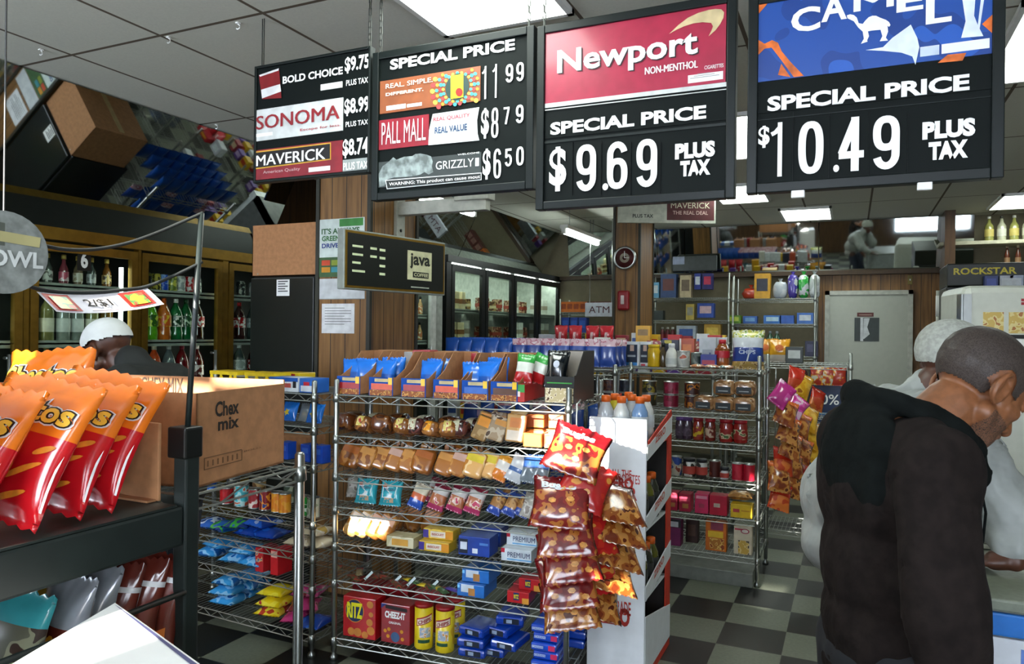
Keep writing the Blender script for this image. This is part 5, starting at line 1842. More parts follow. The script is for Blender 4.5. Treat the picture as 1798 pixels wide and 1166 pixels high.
wbag = bag('snack_bag', .2, .25, .09, [(.18, printed(('a88a4a', 'c8b080', '7a5a2a'), 40)), (.55, plain('1c3a84', .3, coat=.6)), (.8, plain('c4c8cc', .3, coat=.6)), (1, printed(('b8b84a', 'd8d8c0', '6a8a2a'), 40))], 2, [('CHIPS', (-.6, .38, .5, .48), plain('b8c4d8', .4), .03, .003)],
           [('white_slash', [(-.1, .2), (.0, .2), (.25, .62), (.15, .62)], plain('c8d0d8', .4), .002)])
jar.put(0, 1313, 'wbag', wbag, 'large blue and white snack bag at the end', 'bag', depth=.1, rot=(-.1, 0, .1))
# second shelf
for px, c, nm_ in ((1070, ('4a1c20', '6a3a20', '2a1210'), 'maroon'), (1100, ('1c2430', '2a3848'), 'navy'), (1140, ('2a2a1c', '8a7a2a', '1c1c14'), 'black and gold'), (1178, ('7a1830', '9a2848'), 'crimson'), (1215, ('3a1410', 'b8701c', '2a100c'), 'brown')):
    for q in range(2):
        jar.put(1, px, 'dt' + nm_, tin(.05, .085, printed(c, 25)), nm_ + ' tin', 'tin', depth=.2, dz=.004 + .088 * q)
bl = loafpack(.13, .13, .1, printed(('a8845a', 'c09a70', '8a6a44'), 16, .25, .7), plain('1c2428', .4), 7)


def bunpack(seed):
    def mk():
        t = thing('bread_pack', 'x', 'bread')
        soft_mesh(.135, .13, .1, seed, .5).build('bread_body', printed(('9a7048', 'b89068', '7a5434'), 14, .2, .8), t)
        MB().box((-.045, -.071, .018), (.045, -.06, .06)).build('label', plain('1a2226', .4), t)
        MB().box((-.03, -.0722, .03), (.03, -.071, .036)).build('label_line', plain('9aa0a0', .4), t)
        return t
    return mk


for px, dz, dp in ((1237, .004, .1), (1272, .004, .1), (1307, .004, .1), (1272, .105, .12), (1308, .105, .14)):
    jar.put(1, px, 'bunp', bunpack(8), 'bun pack with a dark label', 'bread', depth=dp, dz=dz)
# third shelf: jars with red lids
for px, c, lidc, nm_ in ((1195, ('3a2a3a', '5a4a5a'), '5a3a7a', 'dark jar with a purple lid'), (1207, ('4a4038', '8a8068'), '5a3a7a', 'dark jar with a purple lid'), (1226, ('8a2a1c', 'c8a82a'), '8a1420', 'red and yellow jar'), (1247, ('6a2018', 'b8a08a'), '9a1824', 'red sauce jar with a pale label'),
                         (1275, ('8a1c18', 'c0b090', '3a5a2a'), '9a1824', 'red sauce jar with a pictured label'), (1300, ('8a1c18', 'c0b090', '3a5a2a'), '9a1824', 'red sauce jar with a pictured label')):
    big = px > 1260
    jar.put(2, px, 'sj' + nm_, lidded('sauce_jar', .044 if big else .034, .125, plain(c[0], .15, coat=.8), plain(lidc, .35), printed(c, 30)), nm_, 'jar', depth=.09)
# fourth shelf
jar.put(3, 1188, 'cnb', tin(.033, .125, printed(('2a4a9a', 'b8b0a0', '8a3a2a'), 20)), 'blue and red tin', 'tin', depth=.08)
for px, nm_, c in ((1210, 'round white topped tub', ('d0d0cc', '2a2420')), (1232, 'white and grey tub', ('b8bcb8', '2a2a28')), (1272, 'small white tub', ('c0c4c4', '303030'))):
    jar.put(3, px, 'tub' + nm_, lidded('food_tub', .042 if px < 1220 else .036 if px < 1260 else .028, .1 if px < 1260 else .06, printed(c, 20), plain('20242a', .4), plain('b0443a', .4)), nm_, 'tub', depth=.09)
for px, nm_, c in ((1255, 'dark red tin', ('4a1c18', '8a4a3a')), (1295, 'bright red tin', ('a8142a', 'b82038')), (1315, 'bright red tin', ('a8142a', 'b82038'))):
    jar.put(3, px, 'tin' + nm_, tin(.036, .11, printed(c, 15)), nm_, 'tin', depth=.12 if px == 1255 else .09)
# fifth shelf
pkx = crate('tea_box', .075, .1, .115, plain('a01838', .4), [(.1, .6, .9, .85, plain('b83a58', .4)), (.3, .2, .8, .45, plain('a8703a', .4))])
pkx2 = crate('tea_box', .085, .1, .125, plain('c02a58', .4), [(.1, .75, .9, .9, plain('d88aa0', .4)), (.3, .3, .7, .5, plain('a03a50', .4))])
pkx3 = crate('tea_box', .11, .1, .125, plain('a81430', .4), [(.25, .4, .6, .6, plain('b0a090', .4))])
for px, k, mk, nm_ in ((1182, 'pkx', pkx, 'crimson tea box'), (1205, 'pkx', pkx, 'crimson tea box'), (1234, 'pkx2', pkx2, 'pink tea box'), (1263, 'pkx3', pkx3, 'wide red tea box')):
    jar.put(4, px, k, mk, nm_, 'box', depth=.08)
yel = crate('mix_box', .13, .09, .085, plain('c8a418', .4), [(.12, .4, .42, .65, plain('a83a3a', .4)), (.5, .5, .9, .58, plain('a8741a', .4))])
jar.put(4, 1303, 'yelx', yel, 'yellow baking mix box', 'box', depth=.07)
jar.put(4, 1300, 'pkbrown', softpack('snack_pack', .16, .14, .06, printed(('a8743a', 'c89a5a', '6a4420'), 18), 5), 'brown snack pack on the yellow box', 'pack', depth=.14, dz=.092)
# lowest shelf
mg = crate('tea_box', .085, .08, .17, plain('6a1a50', .4), [(0, .7, 1, 1, plain('1c1c20', .4)), (.1, .72, .8, .92, plain('c8c8d0', .4))])
org = crate('mix_box', .13, .06, .19, plain('c0641c', .4), [(.25, .7, .85, .95, plain('8a3a50', .4)), (.12, .45, .85, .66, plain('d8b030', .4)), (.2, .05, .9, .42, printed(('a86a2a', 'd8b060', '8a3a1a'), 40))])
wht = crate('cake_mix_box', .11, .06, .175, plain('c4b8a0', .4), [(.05, .86, .5, .92, plain('a83048', .4)), (.25, .02, .85, .5, printed(('c09a40', 'd8c080', '4a3a2a'), 40))], [])
jar.put(5, 1186, 'mgx', mg, 'purple box with a black and white top', 'box', depth=.09)
jar.put(5, 1216, 'dkbrown', crate('snack_box', .08, .06, .15, plain('3a2420', .5), [(.2, .3, .8, .8, plain('5a4034', .5))]), 'dim brown box in shade', 'box', depth=.2)
jar.put(5, 1258, 'orgx', org, 'orange baking box with a yellow band', 'box', depth=.08)


def whitemix():
    t = wht()
    front_polys(t, -.03, .11, .175, [('red_spoon', disc(.62, .84, .24, .09, 20), plain('9a2040', .4), .002), ('spoon_inner', disc(.62, .84, .18, .06, 20), plain('d8c8c0', .4), .0026)])
    return t


jar.put(5, 1305, 'whtx', whitemix, 'pale cake mix box with a red spoon emblem', 'box', depth=.08)

# ------------------------------------------------------------------ pouch rack between the bread rack and the rear
pouch = Rack('wire_rack', 'wire shelf rack of hanging blue pouches behind the bread rack', (-2.5, 4.31), math.radians(2), 1.2, .4, 1.36, [1.325, .9, .5, .12], 'pouch rack')
bp1 = bag('snack_pouch', .11, .17, .04, [(1, plain('10489c', .3, coat=.6))], 1)
bp2 = bag('snack_pouch', .11, .17, .04, [(.75, plain('1c3f8c', .3, coat=.6)), (1, printed(('c8a8b0', 'b06a7a', 'd8c8cc'), 30))], 2)
for row, dp in enumerate((.05, .18, .31)):
    for k in range(12):
        blue = k < 5
        pouch.put(0, 0, 'bp1' if blue else 'bp2', bp1 if blue else bp2, ('plain blue pouch' if blue else 'pink topped blue pouch') + (' in the front row', ' in the middle row', ' in the rear row')[row], 'pouch', depth=dp, rot=(-.12, 0, .05),
                  group='blue pouches behind the nut cartons', dz=.014, s=.06 + .098 * k)
for lvl in (1, 2):
    for k in range(9):
        pouch.put(lvl, 0, 'bp2' if (k + lvl) % 2 else 'bp1', bp2 if (k + lvl) % 2 else bp1, 'blue pouch with a pink header' if (k + lvl) % 2 else 'plain blue pouch', 'pouch', depth=.3, rot=(-.12, 0, .05), dz=.014, s=.08 + .13 * k)
rd = bag('snack_bag', .12, .18, .06, [(.6, plain('a01420', .3, coat=.6)), (1, plain('b82430', .3, coat=.6))], 3, (), [('white_mark', [(-.2, .4), (.2, .4), (.3, .7), (-.1, .7)], plain('d0b0b0', .4), .002)])
rack_red = Rack('wire_rack', 'wire shelf rack of red and white snack packs behind the jar rack', (-2.1, 5.75), 0.0, 1.25, .45, 1.48, [1.41, .9, .5, .12], 'rear rack')
for px, k, mk, nm_, dp, dz in ((962, 'pnb', crate('snack_box', .14, .08, .12, plain('a8aab0', .4), [(.2, .2, .8, .7, plain('c8ccd0', .4))]), 'pale grey box', .1, .004), (985, 'rdb', rd, 'red snack bag with a white mark', .12, .02), (1010, 'rdb', rd, 'red snack bag with a white mark', .12, .02),
                               (1040, 'rdb', rd, 'red snack bag with a white mark', .12, .02), (1065, 'rdb', rd, 'red snack bag with a white mark', .12, .02), (1000, 'rdx', crate('snack_box', .2, .1, .06, plain('9a1420', .4), [(.1, .3, .6, .7, plain('c8841c', .4))]), 'low red box', .06, .004),
                               (1130, 'ybx', crate('snack_box', .12, .06, .2, plain('c8941c', .4), [(.15, .6, .85, .85, plain('8a6a3a', .4))]), 'orange yellow box', .2, .004), (1160, 'rdy', crate('snack_box', .2, .1, .08, printed(('8a1c24', 'c8b090', '3a1a14'), 25), []), 'low red and cream box', .1, .004),
                               (1215, 'rdy', None, 'low red and cream box', .1, .004), (1255, 'rdr', crate('snack_box', .1, .08, .13, plain('a8161c', .4), [(.2, .3, .8, .7, plain('b8401c', .4))]), 'red box', .1, .004), (1185, 'rdr', None, 'red box', .2, .004)):
    rack_red.put(0, px, k, mk, nm_, 'snack' if 'bag' in nm_ else 'box', depth=dp, dz=dz)
yb3 = bag('snack_bag', .16, .17, .08, [(.3, plain('c8c0b0', .3, coat=.6)), (.7, plain('d09418', .3, coat=.6)), (1, plain('c88a14', .3, coat=.6))], 4, (), [('orange_spot', disc(0, .6, .4, .15, 14), plain('b85a18', .4), .002)])

# ------------------------------------------------------------------ shelving along the back wall
back = Rack('wire_rack', 'chrome wire shelving of household goods against the back wall', (-2.35, 9.25), 0.0, 1.0, .42, 2.3, [2.0, 1.72, 1.45, 1.2, .8, .3], 'wall shelving')
back2 = Rack('wire_rack', 'chrome wire shelving of drinks and bags next to the rear door', (-1.3, 9.25), 0.0, .92, .42, 2.25, [1.98, 1.68, 1.3, .9, .4, .15], 'door shelving')


def sm(name, w, d, h, c, c2=None):
    return crate(name, w, d, h, plain(c, .4), [(.15, .3, .85, .8, plain(c2, .4))] if c2 else [])


for lvl, px, key, w, h, c, c2, nm_, dz in ((0, 1152, 'a1', .1, .2, '5a94b8', 'c8d4d8', 'pale blue box', 0), (0, 1175, 'a2', .2, .3, '1c3a6a', '5a2420', 'large navy box with a dark picture', 0), (0, 1205, 'a3', .14, .28, 'b8a888', '6a5a4a', 'cream packet', 0),
                                           (0, 1226, 'a4', .08, .2, '2a3a8a', 'c8d0d8', 'white and navy box', .1), (0, 1243, 'a5', .12, .2, '28286a', 'b83050', 'navy and pink box', .1), (1, 1158, 'b0', .12, .12, '2a3430', None, 'dark box', 0),
                                           (1, 1213, 'b1', .1, .2, 'b09a4a', '8a8a80', 'yellow grey box', 0), (1, 1240, 'b2', .2, .18, '2a4aa0', 'c8a8b0', 'blue box with a pale front', .03), (2, 1206, 'c1', .24, .2, 'a8b4c0', '3a5a9a', 'white and blue pack', 0), (2, 1252, 'c2', .2, .2, 'b8902a', 'd8b84a', 'yellow box', .02),
                                           (3, 1252, 'd1', .2, .22, '9a2420', 'c8502a', 'red orange box', 0), (3, 1190, 'd2', .2, .12, '3a2a24', None, 'dark brown box', 0)):
    back.put(lvl, px, 'bk' + key, sm('household_box', w, .12, h, c, c2), nm_, 'box', depth=.12, dz=.004 + dz)
for k, px in enumerate((1163, 1172, 1181)):
    back.put(2, px, 'spray', bottle([(.03, 0), (.032, .01), (.032, .1), (.02, .14), (.014, .16)], plain('5a1c20', .3), plain('b0b0a8', .4), plain('8a2a2a', .4), (.03, .09)), 'dark red bottle with a pale cap', 'bottle', depth=.1)
for lvl, px, key, w, h, c, c2, nm_ in ((0, 1339, 'e1', .18, .3, 'c8941c', '2a2a3a', 'yellow pet food bag'), (1, 1290, 'f1', .16, .1, '5a8a1c', 'a8b83a', 'green packet'), (1, 1318, 'f2', .16, .09, '2a5aa8', '6a9ac8', 'blue packet'), (1, 1357, 'f3', .2, .1, '2a6ab8', 'a8c8d8', 'blue and white pack'), (1, 1382, 'f4', .16, .1, '2a5ab0', None, 'plain blue pack'), (1, 1414, 'f5', .18, .13, '3a6ab8', 'c0c8d0', 'white fronted blue pack')):
    back2.put(lvl, px, 'bk' + key, sm('household_box', w, .14, h, c, c2), nm_, 'pack', depth=.12)
for px, c, nm_ in ((1319, 'b83a1c', 'orange red bag lying down'), (1370, 'a8b0b8', 'clear silver bag'), (1392, '4a3a9a', 'purple bag of rolls'), (1411, '2a9a3a', 'green bag of rolls'), (1430, '9aa0a0', 'grey bag of rolls')):
    def mk_(c=c, px=px):
        t = thing('household_bag', 'x', 'bag')
        soft_mesh((.12 if px > 1380 else .16) if px != 1319 else .2, .16, .28 if px > 1380 else .2 if px > 1330 else .13, px, .6, rough=.1).build('bag_body', printed((c, 'b8bcc0'), 14, .25, .7) if px > 1330 else plain(c, .3, coat=.6), t)
        MB().lathe([(.03, 0), (.012, .02), (.03, .05)], 8, close=False, c=(0, 0, (.28 if px > 1380 else .2 if px > 1330 else .13) - .01)).build('tied_neck', plain(c, .3), t)
        return t
    back2.put(0, px, 'hb%d' % px, mk_, nm_, 'bag', depth=.14)
for k, px in enumerate((1300, 1312, 1324, 1336)):
    back2.put(2, px, 'waterb', bottle(SODA, liquid('2a4a60'), plain('a0a8b0', .4), plain('3a5a80', .4), (.1, .17)), 'blue water bottle', 'bottle', depth=.1, dz=.004)
for k, px in enumerate((1352, 1364)):
    back2.put(2, px, 'waterg', bottle(SODA, liquid('2a5a40'), plain('a0a8b0', .4), plain('2a6a4a', .4), (.1, .17)), 'green water bottle', 'bottle', depth=.1, dz=.004)
back2.put(2, 1425, 'hbd', sm('household_box', .14, .12, .18, '2a2a4a', '4a4a6a'), 'dark violet pack', 'pack', depth=.1)
for px, c in ((1396, '1c2420'), (1412, '4a1c1c'), (1430, '6a7470')):
    back2.put(3, px, 'bb' + c, bottle(SODA, liquid(c), plain('a8a8a8', .4), plain('8a8a80', .4), (.1, .17)), 'dark bottle beside the door', 'bottle', depth=.1)

# low rack in front of the door shelving, with the bag of yellow snacks and the discount card
jr2 = Rack('wire_rack', 'narrow wire rack behind the jar rack by the hanging chips', (-.62, 5.75), 0.0, .62, .45, 1.42, [1.34, .95, .5, .12], 'chip rack')
jr2.put(0, 1368, 'yb3', yb3, 'yellow snack bag with an orange spot', 'bag', depth=.08, rot=(-.1, 0, .1), dz=.01)
jr2.put(0, 1345, 'yb3', yb3, 'yellow snack bag with an orange spot', 'bag', depth=.12, rot=(-.1, 0, -.2), dz=.01)
jr2.put(0, 1395, 'bkw', sm('snack_box', .12, .1, .12, '2a302e', 'a8aca8'), 'dark box with a pale label', 'box', depth=.1)

p = on_y(1420, 780, 7.0)
dc = thing('discount_display', 'dark blue snack display stand by the rear door reading ten percent', 'display stand', (p.x, 7.0, 0))
MB().cbox((0, 0, 0), (.3, .3, 1.25), .01).build('stand_body', plain('14284c', .45), dc)
put_text(MB(), '10%', lambda u, v: (u, -.0015, v), (.05, .95, .24, 1.04), .01).build('lettering', WHITE, dc)
MB().box((.03, -.001, .86), (.26, 0, .88)).box((.04, -.001, 1.12), (.14, 0, 1.2)).build('printed_line', plain('4a7ab0', .5), dc)
for k in range(6):
    o = place('stbag', bag('snack_bag', .12, .16, .05, [(1, printed(('a83020', 'c8881c', 'c8c0b0'), 20))], 6), (p.x + .06 + .09 * (k % 3), 6.94 - .0 * k, (1.12 if k < 3 else .62)), (-.15, 0, RND.uniform(-.3, .3)),
              f'red and orange snack bag clipped on the dark blue stand, {ORD[k % 3]} in the {"upper" if k < 3 else "lower"} row', 'bag', 'snack bags on the dark blue stand')

# racks further back whose goods mostly show in the leaning mirrors
stock = Rack('wire_rack', 'wire stock rack of blue bags behind the wooden column, seen in the mirror', (-3.25, 4.1), math.radians(90), .8, .44, 2.0, [1.9, 1.6, 1.25, .8, .4, .15], 'stock rack')
for lvl in (0, 1, 2):
    for row in range(4 if lvl == 0 else 2):
        for k in range(7):
            stock.put(lvl, 0, 'bp1' if (k + row) % 3 or lvl == 0 else 'bp2', bp1 if (k + row) % 3 or lvl == 0 else bp2, ('plain blue bag' if (k + row) % 3 or lvl == 0 else 'pink topped blue bag') + (' in row one', ' in row two', ' in row three', ' in row four')[row], 'bag', depth=(.05, .16, .27, .38)[row] if lvl == 0 else (.22, .36)[row], rot=(.1, 0, PI), dz=.014, s=.07 + .11 * k)
aisle = Rack('wire_rack', 'wire rack of mixed yellow and white goods behind the blue pouches', (-3.2, 5.55), math.radians(3), 1.05, .45, 1.28, [1.1, .8, .45, .12], 'aisle rack')
mixg = [('mxa', crate('snack_box', .1, .08, .13, plain('c8a01c', .4), [(.1, .3, .9, .7, plain('a82a1c', .4))]), 'yellow snack box'), ('mxb', crate('snack_box', .09, .08, .14, plain('b8bcc0', .4), [(.1, .3, .9, .7, plain('2a4a8a', .4))]), 'white and blue snack box'),
        ('mxc', crate('snack_box', .1, .08, .12, plain('8a2430', .4), [(.1, .3, .9, .8, plain('c8b090', .4))]), 'dark red snack box'), ('mxd', crate('snack_box', .1, .08, .1, plain('5a3a8a', .4), [(.1, .3, .9, .8, plain('b8a0c8', .4))]), 'violet snack box')]
for lvl in (0, 1):
    for row in range(2):
        for k in range(8):
            key, mk, w_ = mixg[(k * 3 + row + lvl) % 4]
            aisle.put(lvl, 0, key, mk, w_ + (' in front', ' behind')[row], 'box', depth=(.08, .25)[row], dz=.004, s=.08 + .125 * k)
for k in range(9):
    key, mk, w_ = mixg[(k * 3) % 4]
    rack_red.put(0, 0, key, mk, w_ + ' in the rear row', 'box', depth=.37, dz=.004, s=.06 + .135 * k)

for q, (rx_, ry_) in enumerate(((-3.2, 6.45), (-3.15, 7.3), (-3.1, 8.15))):
    rk = Rack('wire_rack', f'low wire rack of mixed snack boxes, {ORD[q]} in the aisle before the black cooler', (rx_, ry_), 0.0, .85, .42, 1.2, [1.1, .7, .3], f'{ORD[q]} low rack')
    for row in range(2):
        for k in range(6):
            key, mk, w_ = mixg[(k * 3 + row + q) % 4]
            rk.put(0, 0, key, mk, w_ + (' in front', ' behind')[row], 'box', depth=(.09, .27)[row], dz=.004, s=.08 + .135 * k, shelf='top')

rk = Rack('wire_rack', 'wire rack of mixed snack boxes behind the red snack packs', (-2.28, 6.42), 0.0, 1.22, .45, 1.3, [1.2, .8, .4, .12], 'far rack')
for row in range(3):
    for k in range(9):
        key, mk, w_ = mixg[(k * 3 + row * 2 + k // 4) % 4]
        rk.put(0, 0, key, mk, w_ + (' in row one', ' in row two', ' in row three')[row], 'box', depth=(.07, .21, .36)[row], dz=.004, s=.08 + .132 * k, shelf='top')

# ------------------------------------------------------------------ rear of the shop
d = MB()
X0, X1, DH = -.24, .6, 2.04
d.box((X0, YB - .075, 0), (X1, YB - .032, DH))
dr = struct(d.build('door_1', plain('b4b7ac', .5, var=.02)))
f = MB()
f.box((X0 - .05, YB - .09, 0), (X0, YB - .03, DH + .05)).box((X1, YB - .09, 0), (X1 + .05, YB - .03, DH + .05)).box((X0 - .05, YB - .09, DH), (X1 + .05, YB - .03, DH + .05))
f.build('door_frame', plain('b9bab0', .5), dr)
MB().bar((X0 + .06, YB - .14, 1.0), (X0 + .06, YB - .075, 1.0), .012, 8).sphere((X0 + .06, YB - .14, 1.0), .03).build('door_knob', CHROME, dr)
a, b_ = on_y(1500, 599, YB - .08), on_y(1544, 558, YB - .08)
t = thing('door_sign_poster', 'small black and white picture on the grey rear door', 'poster', (a.x, YB - .079, a.z))
w, h = b_.x - a.x, b_.z - a.z
MB().box((0, 0, 0), (w, .003, h)).build('sheet', plain('2c3634', .4), t)
MB().box((w * .24, -.001, 0), (w * .36, 0, h)).add([(w * .4, -.001, h * .1), (w * .62, -.001, h * .3), (w * .52, -.001, h * .6), (w * .62, -.001, h * .98), (w * .38, -.001, h * .98), (w * .36, -.001, h * .1)], [(0, 1, 2, 3, 4, 5)]).build('white_shape', plain('c9cdd0', .4), t)
a, b_ = on_y(1505, 556, YB - .08), on_y(1534, 549, YB - .08)
t = thing('door_name_sign', 'small dark red sign strip above the picture on the rear door', 'sign', (a.x, YB - .079, a.z))
MB().box((0, 0, 0), (b_.x - a.x, .003, b_.z - a.z)).build('strip', plain('5a2420', .5), t)
MB().box((.02, -.001, .015), (b_.x - a.x - .02, 0, .028)).build('printed_line', plain('9a7a70', .5), t)
# light switch plate and sensor by the door top
p = on_y(1598, 492, YB - .04)
t = thing('wall_switch_plate', 'cream switch plate on the panelling above the door corner', 'switch', (p.x, p.y, p.z - .05))
MB().cbox((-.025, 0, 0), (.025, .01, .11), .003).build('plate', plain('8a7a3a', .5), t)
MB().box((-.006, -.006, .045), (.006, 0, .065)).build('toggle', WHITE, t)
# grey box in front of the rear mirror
p = on_y(1181, 477, 9.55)
t = thing('wall_mount_monitor', 'dark grey monitor with a pale label in front of the rear mirror', 'monitor', (p.x, 9.55, p.z))
MB().cbox((0, 0, 0), (.55, .08, .2), .01).build('case', plain('3a4040', .4), t)
MB().box((0.0, -.002, .09), (.15, 0, .19)).build('label', plain('9aa4c0', .5), t)

# shelves of the far left corner with orange goods and the ATM sign
cs = Rack('wire_rack', 'wire shelving of orange goods in the far corner beside the black cooler', (-3.55, 9.3), 0.0, 1.1, .35, 2.0, [1.82, 1.55, 1.2, .6, .3, .15], 'corner shelving')
for k, px in enumerate((992, 1003, 1014, 1026)):
    cs.put(0, px, 'ogd', sm('snack_box', .1, .12, .14, 'c0641c', '8a3a14'), 'orange snack box', 'box', depth=.1)
for k, px in enumerate((1040, 1055, 1068)):
    cs.put(0, px, 'bgd', sm('snack_box', .11, .12, .14, '5a2a24', '8a6a60'), 'dark red snack box', 'box', depth=.1)
for k, px in enumerate((995, 1010, 1025)):
    cs.put(1, px, 'blb', sm('snack_box', .11, .12, .2, '1c3a8a', '2a58b0'), 'deep blue box', 'box', depth=.1)
p = on_y(1027, 556, 8.6)
t = board('hanging_cash_machine_sign', 'white sign with dark letters for the cash machine', (p.x, 8.6, p.z), .38, .17, .05, plain('b8bcc8', .5), 'sign')
words_on(t, 'ATM', (.05, .045, .31, .125), plain('4a1424', .5), bold=.015)
MB().bar((.05, .025, .17), (.05, .025, CEIL - p.z), .005).bar((.33, .025, .17), (.33, .025, CEIL - p.z), .005).build('hanger_rod', CHROME, t)
t = thing('cash_machine', 'dark cash machine cabinet standing under the white sign', 'cash machine', (p.x - .05, 8.6, 0))
MB().cbox((0, 0, 0), (.5, .45, 1.5), .02).build('cabinet', plain('20262a', .4), t)
MB().box((.08, -.004, 1.15), (.42, .0, 1.42)).build('screen', plain('2a3a5a', .2), t)

# right end: bottle shelves on the back wall
for k, (px, py, z_) in enumerate(((1650, 425, 0), (1762, 466, 0))):
    p = on_y(px, py, 9.4)
    ob_ = MB().cbox((0, 0, -.04), (1.9, .4, 0), .005)
    for x in (.1, .9, 1.7):
        ob_.add([(x, .4, -.25), (x + .02, .4, -.25), (x + .02, .4, -.04), (x, .4, -.04), (x, .1, -.04), (x + .02, .1, -.04)], [(0, 1, 2, 3), (0, 3, 4), (1, 5, 2), (0, 4, 5, 1)])
    o = ob_.build('wall_shelf', plain('a8a48c', .5))
    o.location = (p.x, 9.4, p.z)
    tag(o, ('upper pale shelf of clear bottles at the right end of the back wall', 'lower pale shelf below the bottle shelf at the right end')[k], 'shelf')
    if k == 0:
        for q in range(9):
            z0 = p.z
            xx = p.x + .48 + .115 * q
            hgt = place('spirit%d' % (q % 2), bottle([(.04, 0), (.044, .01), (.044, .16), (.02, .2), (.014, .25)], liquid(('8a8a4a', 'a8a890')[q % 2]), plain(('c8c8c0', '3a3a30')[q % 2], .4), plain(('b8a85a', 'c0c0b0')[q % 2], .5), (.05, .13)),
                        (xx, 9.52, z0 + .002), 0, f'{("olive", "pale")[q % 2]} spirit bottle, {ORD[q]} along the upper wall shelf', 'bottle', 'spirit bottles on the upper wall shelf')
    else:
        for q in range(3):
            place('slimb', bottle([(.025, 0), (.027, .01), (.027, .12), (.012, .17), (.01, .2)], plain('5a2c1c', .2, coat=.6), plain('a89a80', .4), plain('8a6a4a', .4), (.03, .09)), (p.x + .05 + .1 * q, 9.52, p.z + .002), 0,
                  f'slim brown bottle, {ORD[q]} along the lower wall shelf', 'bottle', 'slim bottles on the lower wall shelf')
pl = struct(MB().box((.62 + .3, 9.3, 0), (1.02, 9.8, CEIL)).build('column_side', PANEL_D))

# black drinks cooler with a yellow name, and the white fridge
p = at(1662, 487, 6.6)
t = thing('display_cooler', 'black drinks cooler with yellow letters across its header', 'cooler', (p.x, p.y, 0))
MB().cbox((0, 0, 0), (.9, .6, 2.0), .01).build('cabinet', BLACK, t)
hd = MB().cbox((0, -.03, 2.0), (.9, .6, 2.2), .01).build('header', plain('11150f', .4), t)
put_text(MB(), 'ROCKSTAR', lambda u, v: (u, -.0315, v), (.05, 2.1, .52, 2.16), .03).build('lettering', plain('c8b41c', .4), hd)
MB().box((.05, -.006, .3), (.85, 0, 1.9)).build('glass_door', plain('12201a', .06, coat=1.0), t)
for k, (x, c) in enumerate(((.32, '2a3a7a'), (.43, 'b8bcc8'), (.5, 'a8b0c8'))):
    o = place('tpack%d' % k, sm('drink_pack', .1, .08, .12, c, 'd0d4dc' if k else '4a5ab0'), (p.x + x, p.y - .1, 1.96), 0, f'{("navy", "white", "pale blue")[k]} drink pack in front of the yellow lettered cooler', 'pack', None)
p = at(1690, 600, 5.0)
t = thing('white_fridge', 'white drinks fridge with red lettering up its edge', 'fridge', (p.x, p.y, 0), math.radians(8))
MB().cbox((0, 0, 0), (.75, .6, 1.9), .05).build('cabinet', plain('c4c6bc', .45, var=.03), t)
MB().box((-.012, -.006, .2), (.0, .1, 1.84)).box((0.002, -.01, .2), (.05, -.001, 1.84)).build('door_edge', CHROME, t)
put_text(MB(), 'Red Bull', lambda u, v: (.40 - v, -.002, 1.45 + u), (0, 0, .36, .06), .04).build('lettering', plain('9a1c2a', .4), t)
for k, (x, zz) in enumerate(((.12, 1.58), (.27, 1.58), (.12, 1.4), (.27, 1.4))):
    pc = MB().box((x, -.004, zz), (x + .12, 0, zz + .14))
    pc.build('picture', printed(('c8a85a', 'd8c88a', 'a86a3a'), 25) if k < 2 else WHITE, t)
MB().box((.1, -.005, 1.545), (.4, 0, 1.57)).build('picture_rail', BLACK, t)
t = thing('silver_pipe', 'silver pipe post with a white band beside the rear door', 'pipe', at(1650, 575, 7.2).xy.to_3d())
MB().bar((0, 0, 0), (0, 0, 2.0), .035, 12).build('tube', STEEL, t)
MB().bar((0, 0, 1.75), (0, 0, 1.95), .038, 12).build('band', WHITE, t)

# ------------------------------------------------------------------ white bottle display beside the bread rack
GX, GY, GW, GD, GH = -1.075, 3.2, .265, .5, 1.172
t = thing('bottle_display', 'white cardboard drink display with red letters beside the bread rack', 'display stand', (GX, GY, 0))
CW, CR = plain('d4d7da', .55, var=.03), plain('c23018', .5)
MB().cbox((0, 0, .0), (GW, .012, GH), .004).build('front_panel', CW, t)
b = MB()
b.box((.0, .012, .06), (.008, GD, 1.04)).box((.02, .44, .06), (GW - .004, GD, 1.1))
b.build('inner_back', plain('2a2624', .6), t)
sd_ = MB()
sd_.prism([(.40, .03), (.5, .03), (.5, 1.16), (.42, 1.16)], lambda u, v, q: (GW - q, u, v), .006)
sd_.prism([(.05, GH - .08), (.5, GH + .07), (.5, GH - .14), (.05, GH - .14)], lambda u, v, q: (q, u, v), .006).prism([(.05, GH - .1), (.5, GH + .0), (.5, GH - .14), (.05, GH - .14)], lambda u, v, q: (GW - q - .001, u, v), .006)
sd_.box((0, .012, 0), (GW, GD, .04))
sd_.build('red_side', CR, t)
lp = MB()
for z in (.99, .68, .37):
    lp.prism([(.012, z), (.5, z + .07), (.5, z + .15), (.012, z + .06)], lambda u, v, q: (GW - q + .002, u, v), .006)
lp.prism([(.012, .04), (.5, .04), (.5, .2), (.012, .3)], lambda u, v, q: (GW - q + .002, u, v), .006)
o = lp.build('shelf_lip', CW, t)
lt = MB()
for z in (.99, .68, .37):
    put_text(lt, 'ZERO', lambda u, v, z=z: (GW + .0032, .15 + u, z + .035 + v + (u + .15) * .14), (0, 0, .2, .035), .03)
lt.build('lip_lettering', plain('c0503a', .5), t)
for z in (1.045, .67, .36):
    MB().box((.008, .012, z), (GW - .008, GD - .06, z + .008)).build('shelf', CW, t)


def on_front(px, py):
    q = on_y(px, py, GY)
    return q.x - GX, q.z


